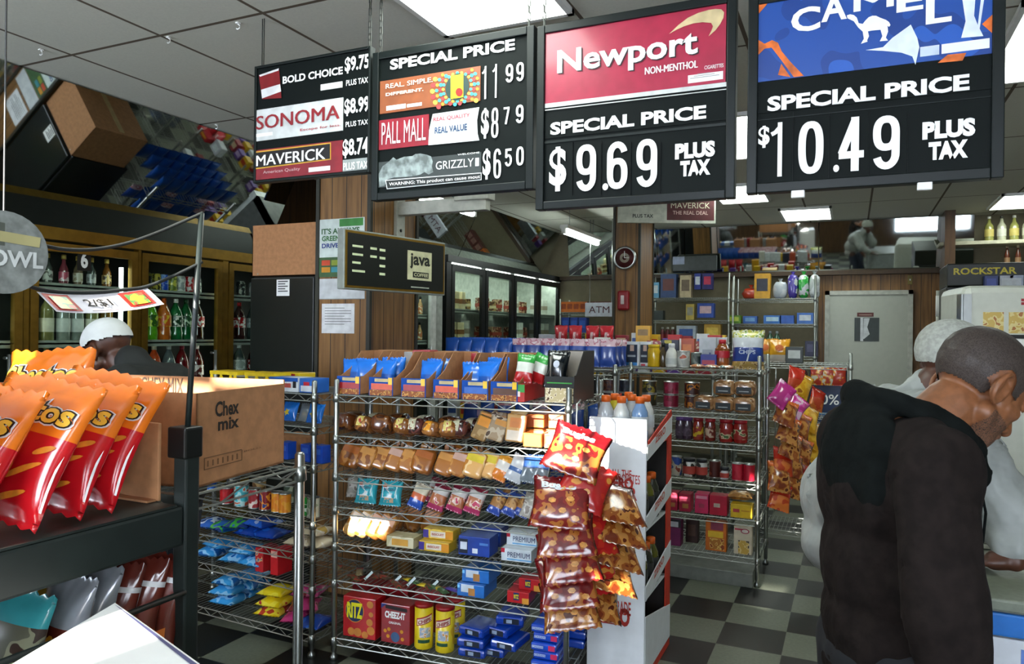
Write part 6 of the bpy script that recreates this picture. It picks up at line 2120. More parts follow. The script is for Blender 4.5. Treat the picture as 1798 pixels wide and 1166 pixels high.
RL = plain('a8281c', .5)
for st, lb, rt, bo in (('ALL THE', (1073, 837), (1109, 826), .02), ('ELECTROLYTES', (1060, 845), (1124, 835), .01), ('ZERO', (1063, 856), (1112, 840), .05), ('SUGAR', (1056, 873), (1119, 857), .05),
                       ('GATORADE', (1054, 1073), (1108, 1058), .02), ('ZERO', (1050, 1092), (1106, 1069), .05)):
    (a, b1), (c, d1) = on_front(*lb), on_front(*rt)
    put_text(MB(), st, lambda u, v: (u, -.0015, v), (max(a, .005), b1, c, d1), bo).build('lettering', RL, t)
SPORT = [(.034, 0), (.038, .01), (.038, .05), (.032, .08), (.037, .11), (.036, .14), (.02, .175), (.017, .185)]
k = 0
for z, rows in ((1.055, ((.05, .09), (.13, .07), (.21, .09), (.06, .2), (.14, .21), (.21, .2), (.09, .33))), (.68, ((.06, .09), (.14, .09), (.215, .09), (.215, .2), (.215, .3))), (.37, ((.06, .09), (.14, .09), (.215, .09), (.215, .2), (.215, .3)))):
    for i, (x, y) in enumerate(rows):
        c = [('clear', 'b8bcc0'), ('lemon yellow', 'd0c030'), ('pale blue', '7a9cc8'), ('white', 'd4d4d0')][(i * 3 + k) % 4] if z > .9 else [('olive', '5a5a1c'), ('dark', '2c3028')][(i + k) % 2]
        place('sport' + c[0], bottle(SPORT, plain(c[1], .12, coat=.8), plain('e0641c', .35), plain('c8ccd0' if z > .9 else '3a3a38', .4), (.06, .12), capp=(.021, .024)), (GX + x, GY + y, z), RND.uniform(0, 6),
              f'{c[0]} sports drink bottle, {ORD[i]} in the {"top" if z > .9 else "middle" if z > .6 else "low"} tray of the white display', 'bottle', 'sports drinks in the white display')
    k += 1

# ------------------------------------------------------------------ hanging snack bags
PRB = printed(('641214', '7a1a16', 'a8642a', '520e10'), 26, .2, .8, (0, .42, .55, .7))
PRR = printed(('a81c1c', 'b82a1c', 'd08a3a'), 22, .2, .8, (0, .5, .62))
PRO = printed(('6e2c14', '8c4a1c', 'b47a3a', '54200f'), 24, .2, .8, (0, .4, .52, .66))
PRY = printed(('c8901c', 'd8a830', '9a5a1c'), 20, .2, .8, (0, .5, .65))
PRM = printed(('b02a7a', 'c8509a', 'd8b0c8'), 14, .2, .8)
crk = [('cracker_picture', [(a + .15 * math.cos(t_ * PI / 3 + a * 9), b + .055 * math.sin(t_ * PI / 3 + a * 9)) for t_ in range(6)], plain('c88a40', .35, var=.3, scale=60, coat=.5), .002) for a, b in ((-.5, .25), (.1, .32), (.55, .2), (-.3, .5), (.35, .55))]
pz = bag('pretzel_bag', .23, .2, .05, [(.72, PRB), (1, plain('6a1016', .2, coat=.8))], 1, [('Bugles', (-.72, .7, .5, .87), plain('c8ccd4', .4), .05, .004)], crk)
pz2 = bag('pretzel_bag', .22, .19, .05, [(.8, PRO), (1, plain('4a1a14', .2, coat=.8))], 2, [], crk[:3])
pz3 = bag('pretzel_bag', .2, .19, .05, [(1, PRR)], 3, [], crk[:2])
hk = thing('hanging_clip_strip', 'wire clip strip hung on the corner post of the bread rack', 'clip strip', at(1012, 780, 3.0))
MB().path([(0, 0, .16), (0, 0, .0), (.005, -.01, -.3), (0, 0, -.62)], .004).build('wire', CHROME, hk)
MB().bar((0, 0, .16), (-.02, .1, .17), .004).build('hook', CHROME, hk)
n = 0
for k, (px, py, z, key, mk, rx, ry, rz) in enumerate((
        (1012, 815, 2.86, 'pz', pz, .5, .35, -.1), (1030, 870, 2.84, 'pz3', pz3, .45, .5, .2), (985, 905, 2.8, 'pz', pz, .55, .05, -.15), (993, 955, 2.8, 'pz', pz, .6, -.05, 0.0), (1000, 1000, 2.8, 'pz', pz, .6, -.12, 0.05),
        (996, 1045, 2.82, 'pz', pz, .55, -.1, 0.0), (1000, 1082, 2.84, 'pz2', pz2, .6, -.12, 0), (1042, 950, 2.86, 'pz3', pz3, .5, .1, .5), (1045, 1020, 2.88, 'pz3', pz3, .5, .05, .5),
        (1085, 905, 2.92, 'pz2', pz2, .8, .35, .75), (1088, 945, 2.92, 'pz2', pz2, .85, .42, .75), (1080, 985, 2.92, 'pz2', pz2, .85, .5, .75), (1070, 1025, 2.92, 'pz2', pz2, .85, .5, .7), (1045, 1068, 2.9, 'pz2', pz2, .8, .5, .6))):
    nm_ = {'pz': 'dark red cracker snack bag', 'pz2': 'brown pretzel snack bag', 'pz3': 'bright red snack bag'}[key]
    M_ = Matrix.Rotation(YAW + rz, 4, 'Z') @ Matrix.Rotation(-rx, 4, 'X') @ Matrix.Rotation(ry, 4, 'Y')
    c_ = at(px, py - 22, z) - (M_ @ Vector((0, 0, .1)))
    place(key, mk, c_, M_.to_euler(), f'{nm_} hanging at the bread rack corner, {ORD[k]} from the top down', 'bag', 'snack bags hung on the corner of the bread rack')
ch1 = bag('chip_bag', .15, .2, .06, [(.8, PRO), (1, plain('c05a1c', .25, coat=.7))], 4)
ch2 = bag('chip_bag', .15, .2, .06, [(1, PRY)], 5)
ch3 = bag('chip_bag', .13, .17, .05, [(1, PRM)], 6)
ch4 = bag('chip_bag', .14, .18, .06, [(.5, printed(('b03a18', 'c86a2a'), 20)), (1, plain('b82a18', .25, coat=.7))], 7)
hk = thing('hanging_clip_strip', 'wire clip strip hung beside the jar rack', 'clip strip', at(1362, 680, 4.75))
MB().path([(0, 0, .12), (0, 0, 0), (0, .0, -.4), (0, 0, -.8)], .004).build('wire', CHROME, hk)
MB().bar((0, 0, .12), (-.07, .1, .12), .004).build('hook', CHROME, hk)
for k, (px, py, z, key, mk, rx, ry, rz) in enumerate((
        (1375, 690, 4.7, 'ch3', ch3, .3, .7, .1), (1398, 665, 5.3, 'ch4', ch4, .2, .3, .3), (1408, 680, 5.3, 'ch2', ch2, .2, .5, .3), (1400, 712, 4.85, 'ch3', ch3, .5, .8, .2), (1380, 725, 4.7, 'ch1', ch1, .6, .5, .2), (1420, 735, 5.2, 'ch2', ch2, .5, .6, .4),
        (1385, 755, 4.7, 'ch1', ch1, .6, .5, .2), (1425, 765, 5.2, 'ch2', ch2, .5, .6, .4), (1388, 782, 4.7, 'ch1', ch1, .6, .5, .25), (1375, 808, 4.7, 'ch4', ch4, .5, .3, .2), (1392, 815, 4.85, 'ch1', ch1, .6, .4, .3),
        (1368, 838, 4.65, 'ch1', ch1, .5, .2, .1), (1390, 850, 4.8, 'ch1', ch1, .5, .3, .3), (1370, 870, 4.65, 'ch4', ch4, .5, .35, .1), (1432, 795, 5.2, 'ch2', ch2, .5, .6, .4), (1405, 745, 4.95, 'ch1', ch1, .6, .6, .3), (1408, 790, 4.95, 'ch1', ch1, .6, .6, .3), (1405, 830, 4.95, 'ch4', ch4, .5, .5, .3), (1435, 700, 5.8, 'ch4', ch4, .3, .5, .4))):
    nm_ = {'ch1': 'orange brown chip bag', 'ch2': 'yellow chip bag', 'ch3': 'magenta snack bag', 'ch4': 'orange red chip bag'}[key]
    M_ = Matrix.Rotation(YAW + rz, 4, 'Z') @ Matrix.Rotation(-rx, 4, 'X') @ Matrix.Rotation(ry, 4, 'Y')
    c_ = at(px, py, z) - (M_ @ Vector((0, 0, .1)))
    place(key, mk, c_, M_.to_euler(), f'{nm_} hanging beside the jar rack, {ORD[k]} from the top down', 'bag', 'chip bags hung beside the jar rack')

# ------------------------------------------------------------------ black rack with corn snack bags, close to the camera
RX0, RX1, RY0, RY1 = -1.78, -1.15, .12, 1.06
t = thing('black_shelf_rack', 'black metal shelf rack of red snack bags closest to the counter', 'shelf rack', (RX0, RY0, 0))
w, dd = RX1 - RX0, RY1 - RY0
for x in (0, w - .034):
    for y in (0, dd - .034):
        MB().cbox((x, y, 0), (x + .034, y + .034, 1.35 if (x > 0 and y > 0) else 1.215), .004).build('post', CHARCOAL, t)
MB().cbox((.002, .002, 1.135), (w - .002, dd - .036, 1.212), .006).box((.03, .03, 1.212), (w - .004, dd - .05, 1.216)).build('upper_shelf', CHARCOAL, t)
l = MB()
for k in range(16):
    y = .04 + (dd - .08) * k / 15
    l.bar((.01, y, .9), (w - .01, y, .9), .003, 5)
l.bar((w - .012, .02, .9), (w - .012, dd - .02, .9), .005).bar((.012, .02, .9), (.012, dd - .02, .9), .005)
l.bar((w - .004, .02, 1.045), (w - .004, dd - .03, 1.045), .006, 8)
l.build('lower_shelf', CHARCOAL, t)
g = MB()
for k in range(5):
    g.bar((.1 + .11 * k, dd - .02, .5), (.1 + .11 * k, dd - .02, 1.13), .004, 5)
for z in (.6, .8, 1.0):
    g.bar((.03, dd - .02, z), (w - .02, dd - .02, z), .004, 5)
g.build('end_grid', CHARCOAL, t)
pp = MB()
ptop = at(354, 374, 1.455)
pp.bar((w - .017, dd - .017, 1.34), (ptop.x - RX0, ptop.y - RY0, ptop.z), .0055, 8)
pp.build('banner_pole', CHARCOAL, t)
MB().cbox((w - .045, dd - .04, 1.3), (w + .004, dd + .004, 1.36), .004).build('pole_clamp', BLACK, t)

CH_R, CH_O = plain('c4161f', .22, var=.08, coat=.8), plain('e8761a', .22, var=.06, coat=.8)
CH_Y, CH_S, CH_W = plain('f0c040', .4), plain('201410', .4), plain('e8e4e0', .4)
stick = []
for (a, b, ang, l_) in ((.5, .34, .55, .36), (.42, .17, .4, .34), (-.45, .4, .5, .4), (.74, .5, .6, .16), (-.3, .15, .3, .3)):
    pts = []
    for q in range(14):
        u_ = math.cos(2 * PI * q / 14) * l_ / 1.0
        v_ = math.sin(2 * PI * q / 14) * .022
        pts.append((a + u_ * math.cos(ang) - v_ * math.sin(ang) * 2, b + (u_ * math.sin(ang) * .42 + v_ * math.cos(ang))))
    stick.append(('corn_stick_picture', pts, plain('e08a2a', .35, var=.15, scale=60, coat=.5), .0022))
stick.append(('white_edge', [(.955, .12), (.985, .12), (.985, .5), (.965, .4)], CH_W, .001))
chb = bag('corn_snack_bag', .27, .245, .064, [(.62, CH_R), (1, CH_O)], 2,
          [('Cheetos', (-.9, .655, .92, .855), CH_W, .12, .002), ('Cheetos', (-.88, .665, .9, .845), CH_S, .08, .0032), ('Cheetos', (-.86, .675, .88, .835), CH_Y, .03, .0044)], stick)
chc = bag('corn_snack_bag', .26, .24, .064, [(.6, CH_R), (1, CH_O)], 9, [('Cheetos', (-.9, .635, .92, .835), CH_W, .12, .002), ('Cheetos', (-.88, .645, .9, .825), CH_S, .08, .0032), ('Cheetos', (-.86, .655, .88, .815), CH_Y, .03, .0044)], stick)
chb2 = bag('corn_snack_bag', .3, .24, .085, [(.5, CH_R), (.9, CH_O), (1, CH_O)], 6,
           [('Cheetos', (-.9, .66, .92, .88), CH_W, .12, .002), ('Cheetos', (-.88, .67, .9, .87), CH_S, .08, .0032), ('Cheetos', (-.86, .68, .88, .86), CH_Y, .03, .0044)], stick)
for k, (x, y, rx, ry, rz) in enumerate(((-1.325, .50, .46, .02, .05), (-1.31, .585, .47, .05, .0), (-1.318, .67, .48, .06, -.05), (-1.30, .75, .46, .09, 0.0), (-1.31, .83, .44, .1, .05), (-1.325, .9, .42, .12, .02))):
    place('chb' if k % 2 else 'chc', chb if k % 2 else chc, (x, y, 1.236), (-rx, ry, rz), f'red and orange corn snack bag, {ORD[k]} in the leaning row on the black rack', 'snack bag', 'corn snack bags on the black rack')
place('chb2', chb2, (-1.53, 1.0, 1.262), (-.1, -.06, -.05), 'corn snack bag with its orange top spread open, behind the leaning row', 'snack bag', 'corn snack bags on the black rack')
t = thing('cardboard_tray', 'shallow brown cardboard tray around the corn snack bags', 'tray', (RX0 + .04, .99, 1.217))
MB().cbox((0, .02, 0), (.535, .027, .15), .002).box((0, 0, 0), (.53, .02, .004)).build('back_wall', KRAFT, t)

# lower shelf of chocolate bags
BRW = plain('6a2a20', .22, var=.15, coat=.7)
SIL = plain('a8acb4', .22, .35, coat=.7)
lowb = [(-1.285, .755, 'teal', bag('candy_bag', .16, .2, .05, [(.4, plain('2a8a90', .25, coat=.7)), (.75, printed(('5a5a4a', '8a8a70', '3a2a20'), 30)), (1, plain('3a9aa0', .25, coat=.7))], 2), 'teal candy bag', -.2),
        (-1.255, .825, 'bsil', bag('candy_bag', .12, .21, .05, [(.6, BRW), (1, SIL)], 3, (), [('orange_badge', disc(.3, .4, .22, .14, 14), plain('d8901c', .4), .002)]), 'brown chocolate bag with a silver top', -.3),
        (-1.265, .875, 'bsil', None, 'brown chocolate bag with a silver top', -.1), (-1.25, .915, 'bwh', bag('candy_bag', .11, .2, .04, [(.2, plain('c04a20', .3)), (.76, BRW), (.79, plain('d8d8d8', .3)), (1, BRW)], 4, (), [('white_strip', [(-.25, .08), (.3, .08), (.32, .74), (-.25, .74)], plain('cdcdd2', .25, coat=.7), .002), ('orange_patch', [(.4, .1), (.75, .1), (.75, .35), (.4, .3)], plain('d0702a', .4), .002)]), 'brown chocolate bag with a white middle', .2),
        (-1.24, .962, 'bwh', None, 'brown chocolate bag with a white middle', .1), (-1.225, 1.0, 'bwh', None, 'brown chocolate bag with a white middle', -.05), (-1.4, .72, 'bsil', None, 'brown chocolate bag with a silver top', .3), (-1.45, .62, 'teal', None, 'teal candy bag', .2)]
seen = {}
for x, y, key, mk, nm_, rz in lowb:
    seen[nm_] = seen.get(nm_, -1) + 1
    place('low' + key, mk, (x, y, .912), (-.2, .1, rz + .3), f'{nm_}, {ORD[seen[nm_]]} from the front on the lower black shelf', 'candy bag', 'candy bags on the lower black shelf')

# white stand in front of the black rack
fp = [(-1.125, .86), (-.80, .75), (-.84, .45), (-1.03, .60)]
n = len(fp)
o = MB().add([(x, y, 0) for x, y in fp] + [(x, y, 1.085) for x, y in fp], [(3, 2, 1, 0), (4, 5, 6, 7)] + [(k, (k + 1) % n, n + (k + 1) % n, n + k) for k in range(n)]).build('white_display_stand', plain('e4e4e2', .5, var=.02), None, True)
tag(o, 'white floor stand shining in the sun beside the black rack', 'stand')
o2 = MB().add([(-1.118, .853, 1.086), (-1.1, .848, 1.086), (-.8, .746, 1.086), (-.805, .74, 1.086)], [(0, 1, 2, 3)]).build('edge_line', plain('4a4a70', .5), o)

# ------------------------------------------------------------------ wire rack with the open carton
snack = Rack('wire_rack', 'chrome wire rack carrying the open brown carton', (-1.95, 1.1), math.radians(2), .7, .355, 1.24, [1.2, .12], 'carton rack', .0125)
CX0, CX1, CY0, CY1, CZ0, CZ1 = -1.90, -1.262, 1.12, 1.455, 1.206, 1.41
CRZ = math.radians(9)
COR = Vector((-1.277 - .638 * math.cos(CRZ), 1.165 - .638 * math.sin(CRZ), CZ0))
CMI = (Matrix.Translation(COR) @ Matrix.Rotation(CRZ, 4, 'Z')).inverted()
t = thing('open_carton', 'open brown snack carton with black printed words on the wire rack', 'box', COR, CRZ)
w, dd, h = CX1 - CX0, CY1 - CY0, CZ1 - CZ0
k = .005
MB().box((0, 0, 0), (w, dd, k)).box((0, 0, 0), (k, dd, h)).box((0, 0, 0), (w, k, h)).build('carton_wall', KRAFT, t)
MB().box((w - k, 0, 0), (w, dd, h)).build('printed_side', KRAFT, t)
MB().box((0, dd - k, 0), (w, dd, h + .01)).build('back_wall', KRAFT, t)


def on_side(px, py):
    o_, d_ = CMI @ CAM, CMI.to_3x3() @ ray(px, py)
    q = o_ + d_ * ((w - o_.x) / d_.x)
    return q.y, q.z


INK = plain('1c1610', .7)
FAINT = plain('6e4c30', .8)
def side_text(st, lb, rt, m_, bold, nm_='lettering'):
    (a, b1), (c, d1) = on_side(*lb), on_side(*rt)
    put_text(MB(), st, lambda u, v: (w + .0012, u, v), (a, b1, c, d1), bold).build(nm_, m_, t)


side_text('Chex', (377, 733), (419, 700), INK, .03)
side_text('mix', (382, 757), (419, 729), INK, .03)
side_text('MG 1721  15', (378, 792), (455, 774), FAINT, .0, 'faint_print')
side_text('BOLD', (428, 794), (457, 784), FAINT, .0, 'faint_print')
mb = MB()
(a, b1), (c, d1) = on_side(358, 826), on_side(424, 790)
for u0, v0, u1, v1 in ((a, b1, c, b1 + .002), (a, d1, c, d1 + .002), (a, b1, a + .002, d1), (c, b1, c + .002, d1)):
    mb.box((w, u0, v0), (w + .001, u1, v1))
for q in range(7):
    u = a + (c - a) * (.08 + .13 * q)
    mb.box((w, u, b1 + .006), (w + .001, u + .004, d1 - .006))
mb.build('faint_frame', FAINT, t)
def on_rear(px, py):
    o_, d_ = CMI @ CAM, CMI.to_3x3() @ ray(px, py)
    q = o_ + d_ * ((dd - k - o_.y) / d_.y)
    return q.x, q.z


q0, q1 = on_rear(248, 691), on_rear(322, 664)
put_text(MB(), 'CHEX MIX', lambda u, v: (u, dd - k - .0015, v), (q0[0], q0[1], q1[0], q1[1]), .03).build('lettering', plain('4a3424', .7), t)

# ------------------------------------------------------------------ banner on ropes
def zl(px):
    return 1.455 - (354 - px) * .0009


def rope(name, label, pix):
    m_ = MB()
    pts = [at(px, py, zl(px)) for px, py in pix]
    fine = []
    for i in range(len(pts) - 1):
        p0, p1, p2, p3 = pts[max(i - 1, 0)], pts[i], pts[i + 1], pts[min(i + 2, len(pts) - 1)]
        for q in range(5):
            s_ = q / 5
            fine.append(.5 * ((2 * p1) + (p2 - p0) * s_ + (2 * p0 - 5 * p1 + 4 * p2 - p3) * s_ * s_ + (3 * p1 - p0 - 3 * p2 + p3) * s_ ** 3))
    fine.append(pts[-1])
    m_.tube(fine, .0032, 8)
    return tag(m_.build(name, plain('1c201e', .8)), label, 'rope')


rope('hanging_rope', 'upper dark rope sagging from the thin black pole', [(356, 374), (315, 392), (270, 411), (220, 428), (165, 438), (115, 438), (80, 432), (40, 424)])
rope('hanging_rope', 'lower dark rope carrying the price banner', [(355, 460), (310, 482), (258, 503), (215, 509), (170, 513), (110, 513), (66, 507), (38, 497)])
t = thing('hanging_banner', 'curved white paper banner with a two for one dollar price', 'banner', at(170, 520, zl(170)))
o0 = Vector(t.location)
LBn, RBn, LTn, RTn = Vector((99, 547, 0)), Vector((288, 534, 0)), Vector((64, 512, 0)), Vector((259, 506, 0))


def bf(u, v, lift=0.0):
    p_ = (LBn.lerp(RBn, u)).lerp(LTn.lerp(RTn, u), v)
    sag = 9 * (1 - (2 * u - 1) ** 2)
    z = zl(p_.x) - (1 - v) * .03 - lift
    return at(p_.x, p_.y + sag * .9, z) - o0


N = 16
vs, fs = [], []
for lift in (0, -.0015):
    for i in range(N + 1):
        for j in range(4):
            vs.append(bf(i / N, j / 3, lift))
for lay in (0, 1):
    for i in range(N):
        for j in range(3):
            a = lay * (N + 1) * 4 + i * 4 + j
            q = (a, a + 4, a + 5, a + 1)
            fs.append(q if lay == 0 else q[::-1])
MB().add(vs, fs, 0, True).build('paper', plain('dcd8dc', .6, var=.02), t)
put_text(MB(), '2/$1', lambda u, v: bf(u, v, .003), (.36, .3, .6, .74), .018).build('lettering', INK, t)
put_text(MB(), 'PLUS TAX WHILE THEY LAST', lambda u, v: bf(u, v, .003), (.36, .1, .72, .18), .0).build('lettering', plain('5a5058', .6), t) if False else None
ml = MB()
vv = [bf(.36 + .36 * q / 8, y_, .003) for q in range(9) for y_ in (.1, .14)]
ml.add(vv, [(2 * q, 2 * q + 2, 2 * q + 3, 2 * q + 1) for q in range(8)])
ml.build('printed_line', plain('8a8088', .6), t)
for nm_, (u0, u1, v0, v1), m_, lf in (('candy_picture', (.03, .27, .1, .95), plain('a8281c', .5), .002), ('candy_picture_inner', (.08, .24, .2, .85), printed(('c8a02a', '4a7a3a', 'c04a2a', '8ab0a0'), 60), .004),
                                      ('candy_picture', (.72, .95, .15, .95), plain('a8281c', .5), .002), ('candy_picture_inner', (.76, .92, .25, .85), printed(('c8a02a', '4a7a3a', 'c04a2a', '8ab0a0'), 60), .004)):
    vv = [bf(u0 + (u1 - u0) * q / 6, y_, lf) for q in range(7) for y_ in (v0, v1)]
    MB().add(vv, [(2 * q, 2 * q + 2, 2 * q + 3, 2 * q + 1) for q in range(6)]).build(nm_, m_, t)
# round sign at the end of the ropes
c_ = at(6, 443, 1.14)
U_ = (RW * .52 + FW * .85).normalized()
t = thing('hanging_round_sign', 'round grey hanging sign with pale letters at the ends of the ropes', 'sign', c_)
NV = U_.cross(UW)
rr = .064
ring = [(rr * math.cos(2 * PI * q / 32), rr * math.sin(2 * PI * q / 32)) for q in range(32)]
fr_ = lambda u, v, q: U_ * u + UW * v + NV * q
MB().prism(ring, fr_, .003).build('disc', plain('7d817c', .5, var=.25, scale=60), t)
put_text(MB(), 'OWL', lambda u, v: fr_(u, v, .0042), (-.022, -.022, .056, .004), .03).build('lettering', plain('c9ccc8', .5), t)
MB().add([fr_(u, v, .004) for u, v in ((-.03, .018), (.05, .012), (.052, .028), (-.03, .034))], [(0, 1, 2, 3)]).build('yellow_band', plain('a8a070', .5), t)
MB().add([fr_(u, v, .0036) for u, v in ((-.062, .01), (.0, .01), (.0, .045), (-.04, .048))], [(0, 1, 2, 3)]).build('dark_band', plain('54584f', .5), t)
MB().bar((0, 0, rr), (0, 0, CEIL - c_.z), .0015, 5).build('string', plain('3a3a38', .6), t)

# ------------------------------------------------------------------ counter with the blue front at the right
t = thing('service_counter', 'grey topped counter with a blue front panel behind the dark hooded man', 'counter', (.29, 2.09, 0))
MB().cbox((0, 0, .0), (1.5, .66, .9), .01).build('body', plain('8a8f90', .5), t)
MB().cbox((-.01, -.012, .9), (1.5, .67, .93), .006).build('worktop', plain('6f7566', .4, var=.1, scale=60), t)
MB().cbox((.0, -.018, .845), (1.4, -.001, .898), .004).build('blue_panel', plain('1668b8', .3, coat=.5), t)
MB().box((.1, -.02, .875), (.18, -.018, .885)).build('slot', BLACK, t)
MB().cbox((.01, -.014, .55), (1.4, -.001, .84), .003).build('white_panel', plain('c8ccd2', .5, var=.06), t)
pp = MB()
for q in range(7):
    pp.box((.08 + .16 * (q % 4), -.0155, .78 - .06 * (q // 4)), (.16 + .16 * (q % 4), -.014, .82 - .06 * (q // 4)))
pp.build('blue_print', plain('5a7ac0', .5), t)
p = on_z(1745, 958, .932)
o = thing('card_tray', 'flat grey tray lying on the counter top', 'tray', p, math.radians(8))
MB().cbox((-.06, -.05, 0), (.1, .05, .012), .004).build('base', plain('8a8a78', .5), o)
MB().cbox((-.05, -.04, .012), (.09, .04, .016), .003).build('mat', plain('77786a', .6), o)
p = on_z(1738, 928, .932)
o = thing('crumpled_paper', 'small white crumpled paper on the far counter edge', 'paper', p)
soft_mesh(.09, .05, .022, 3, .7, rough=.25).build('sheet', WHITE, o)

# ------------------------------------------------------------------ people
def blob(name, prims, voxel, mat, parent, smooth=6, warp=None):
    """one continuous skin around overlapping ellipsoids ('e', centre, radii, rotation) and tapered limbs ('c', p, q, r0, r1)"""
    m_ = MB()
    for p in prims:
        if p[0] == 'e':
            R_ = Matrix.Translation(Vector(p[1])) @ (Euler(p[3]).to_matrix().to_4x4() if len(p) > 3 else Matrix.Identity(4))
            m_.sphere((0, 0, 0), tuple(p[2]), 0, 20, 12, R_)
        else:
            a, b_, r0, r1 = Vector(p[1]), Vector(p[2]), p[3], p[4]
            m_.sphere(a, r0, 0, 14, 8).sphere(b_, r1, 0, 14, 8).bar(a, b_, r0, 14, 0, r1)
    tmp = m_.build('tmp', [mat])
    rm = tmp.modifiers.new('r', 'REMESH')
    rm.mode = 'VOXEL'
    rm.voxel_size = voxel
    rm.use_smooth_shade = True
    if smooth:
        s_ = tmp.modifiers.new('s', 'SMOOTH')
        s_.factor = .5
        s_.iterations = smooth
    dg = bpy.context.evaluated_depsgraph_get()
    me = bpy.data.meshes.new_from_object(tmp.evaluated_get(dg))
    me.name = name
    bpy.data.objects.remove(tmp)
    if warp:
        for v in me.vertices:
            v.co = v.co + warp(v.co, v.normal)
    me.materials.clear()
    me.materials.append(mat)
    me.polygons.foreach_set('use_smooth', [True] * len(me.polygons))
    o = bpy.data.objects.new(name, me)
    COL.objects.link(o)
    o.parent = parent
    return o


def shell(name, src, test, off, mat, parent):
    """the faces of a body where test(centre, normal) holds, lifted off it: hair or a beard"""
    me = src.data
    keep = [p for p in me.polygons if test(p.center, p.normal)]
    idx, vs = {}, []
    fs = []
    for p in keep:
        f_ = []
        for i in p.vertices:
            if i not in idx:
                idx[i] = len(vs)
                v = me.vertices[i]
                e = off(v.co) if callable(off) else off
                vs.append(v.co + v.normal * e)
            f_.append(idx[i])
        fs.append(f_)
    return MB().add(vs, fs, 0, True).build(name, mat, parent)


def hand(prims, wrist, fwd, palm_n, side, curl=.5, sc=1.0):
    """palm, four unequal bent fingers and a thumb from the side of the palm"""
    fwd, n, s_ = Vector(fwd).normalized(), Vector(palm_n).normalized(), Vector(side).normalized()
    w_ = Vector(wrist)
    prims.append(('c', w_, w_ + fwd * .045 * sc, .024 * sc, .026 * sc))
    for k, (off, ln) in enumerate(((.027, .07), (.009, .08), (-.009, .074), (-.026, .058))):
        a = w_ + fwd * .06 * sc + s_ * off * sc
        prims.append(('c', w_ + fwd * .025 * sc + s_ * off * .7 * sc, a, .014 * sc, .0115 * sc))
        d1 = (fwd + n * curl * .5).normalized()
        d2 = (fwd + n * curl * 1.4).normalized()
        b_ = a + d1 * ln * .5 * sc
        c_ = b_ + d2 * ln * .5 * sc
        prims.append(('c', a, b_, .0098 * sc, .009 * sc))
        prims.append(('c', b_, c_, .009 * sc, .0078 * sc))
    a = w_ + fwd * .018 * sc + s_ * .02 * sc
    b_ = a + (fwd * .5 + s_ * .8 + n * .2).normalized() * .036 * sc
    c_ = b_ + (fwd * .9 + s_ * .3 + n * .4).normalized() * .03 * sc
    prims += [('c', a, b_, .014 * sc, .0105 * sc), ('c', b_, c_, .0105 * sc, .0088 * sc)]


def head_prims(c, pitch, s_=1.0):
    """head facing +x, tipped forward by pitch; c = centre of the skull"""
    R_ = Matrix.Translation(Vector(c)) @ Matrix.Rotation(pitch, 4, 'Y')
    def P(x, y, z):
        return R_ @ Vector((x * s_, y * s_, z * s_))
    rot = (0, pitch, 0)
    r = lambda *a: tuple(v * s_ for v in a)
    return [('e', P(-.012, 0, .035), r(.1, .077, .088), rot), ('e', P(.03, 0, -.02), r(.068, .066, .095), rot), ('e', P(.045, 0, -.082), r(.05, .05, .042), rot),
            ('c', P(.012, .05, -.055), P(.05, .02, -.098), .024 * s_, .02 * s_), ('c', P(.012, -.05, -.055), P(.05, -.02, -.098), .024 * s_, .02 * s_), ('c', P(.06, -.012, -.1), P(.06, .012, -.1), .02 * s_, .02 * s_),
            ('c', P(.082, -.03, .02), P(.082, .03, .02), .016 * s_, .016 * s_), ('c', P(.09, 0, .01), P(.113, 0, -.03), .008 * s_, .0135 * s_), ('c', P(.1, -.012, -.034), P(.1, .012, -.034), .0095 * s_, .0095 * s_),
            ('c', P(.088, -.02, -.06), P(.088, .02, -.06), .0095 * s_, .0095 * s_), ('c', P(.084, -.018, -.073), P(.084, .018, -.073), .0098 * s_, .0098 * s_),
            ('c', P(.064, -.042, -.014), P(.04, -.052, -.02), .02 * s_, .018 * s_), ('c', P(.064, .042, -.014), P(.04, .052, -.02), .02 * s_, .018 * s_), ('c', P(.02, -.052, -.0), P(.03, -.045, -.06), .02 * s_, .018 * s_), ('c', P(.02, .052, 0), P(.03, .045, -.06), .02 * s_, .018 * s_)] + \
        [('c', P(-.012 + .02 * math.cos(a), sgn * (.083 - .011 * math.cos(a)), -.008 + .033 * math.sin(a)), P(-.012 + .02 * math.cos(a + .55), sgn * (.083 - .011 * math.cos(a + .55)), -.008 + .033 * math.sin(a + .55)), .0056 * s_, .0056 * s_)
         for sgn in (-1, 1) for a in [q * .55 for q in range(-1, 11)]] + \
        [('e', P(-.014, sgn * .076, -.01), r(.017, .006, .028), rot) for sgn in (-1, 1)] + [('c', P(.006, sgn * .075, -.012), P(.004, sgn * .078, -.002), .005 * s_, .005 * s_) for sgn in (-1, 1)] + [('c', P(-.018, sgn * .082, -.024), P(-.02, sgn * .083, .006), .0045 * s_, .0045 * s_) for sgn in (-1, 1)], P


SKIN = plain('7d4e30', .45, var=.12, scale=60)
SKIN_D = plain('4a2a1c', .45, var=.12, scale=60)


def eyes(P, root, tone):
    for sgn in (-1, 1):
        c_ = P(.083, sgn * .031, .0)
        o = MB().sphere((0, 0, 0), .0118, 0, 12, 8).build('eye', plain('c8c4bc', .2), root)
        o.location = c_
        q = MB().sphere((0, 0, 0), .006, 0, 10, 6).build('iris', plain('1c100a', .2), o)
        q.location = (.0075, 0, -.002)


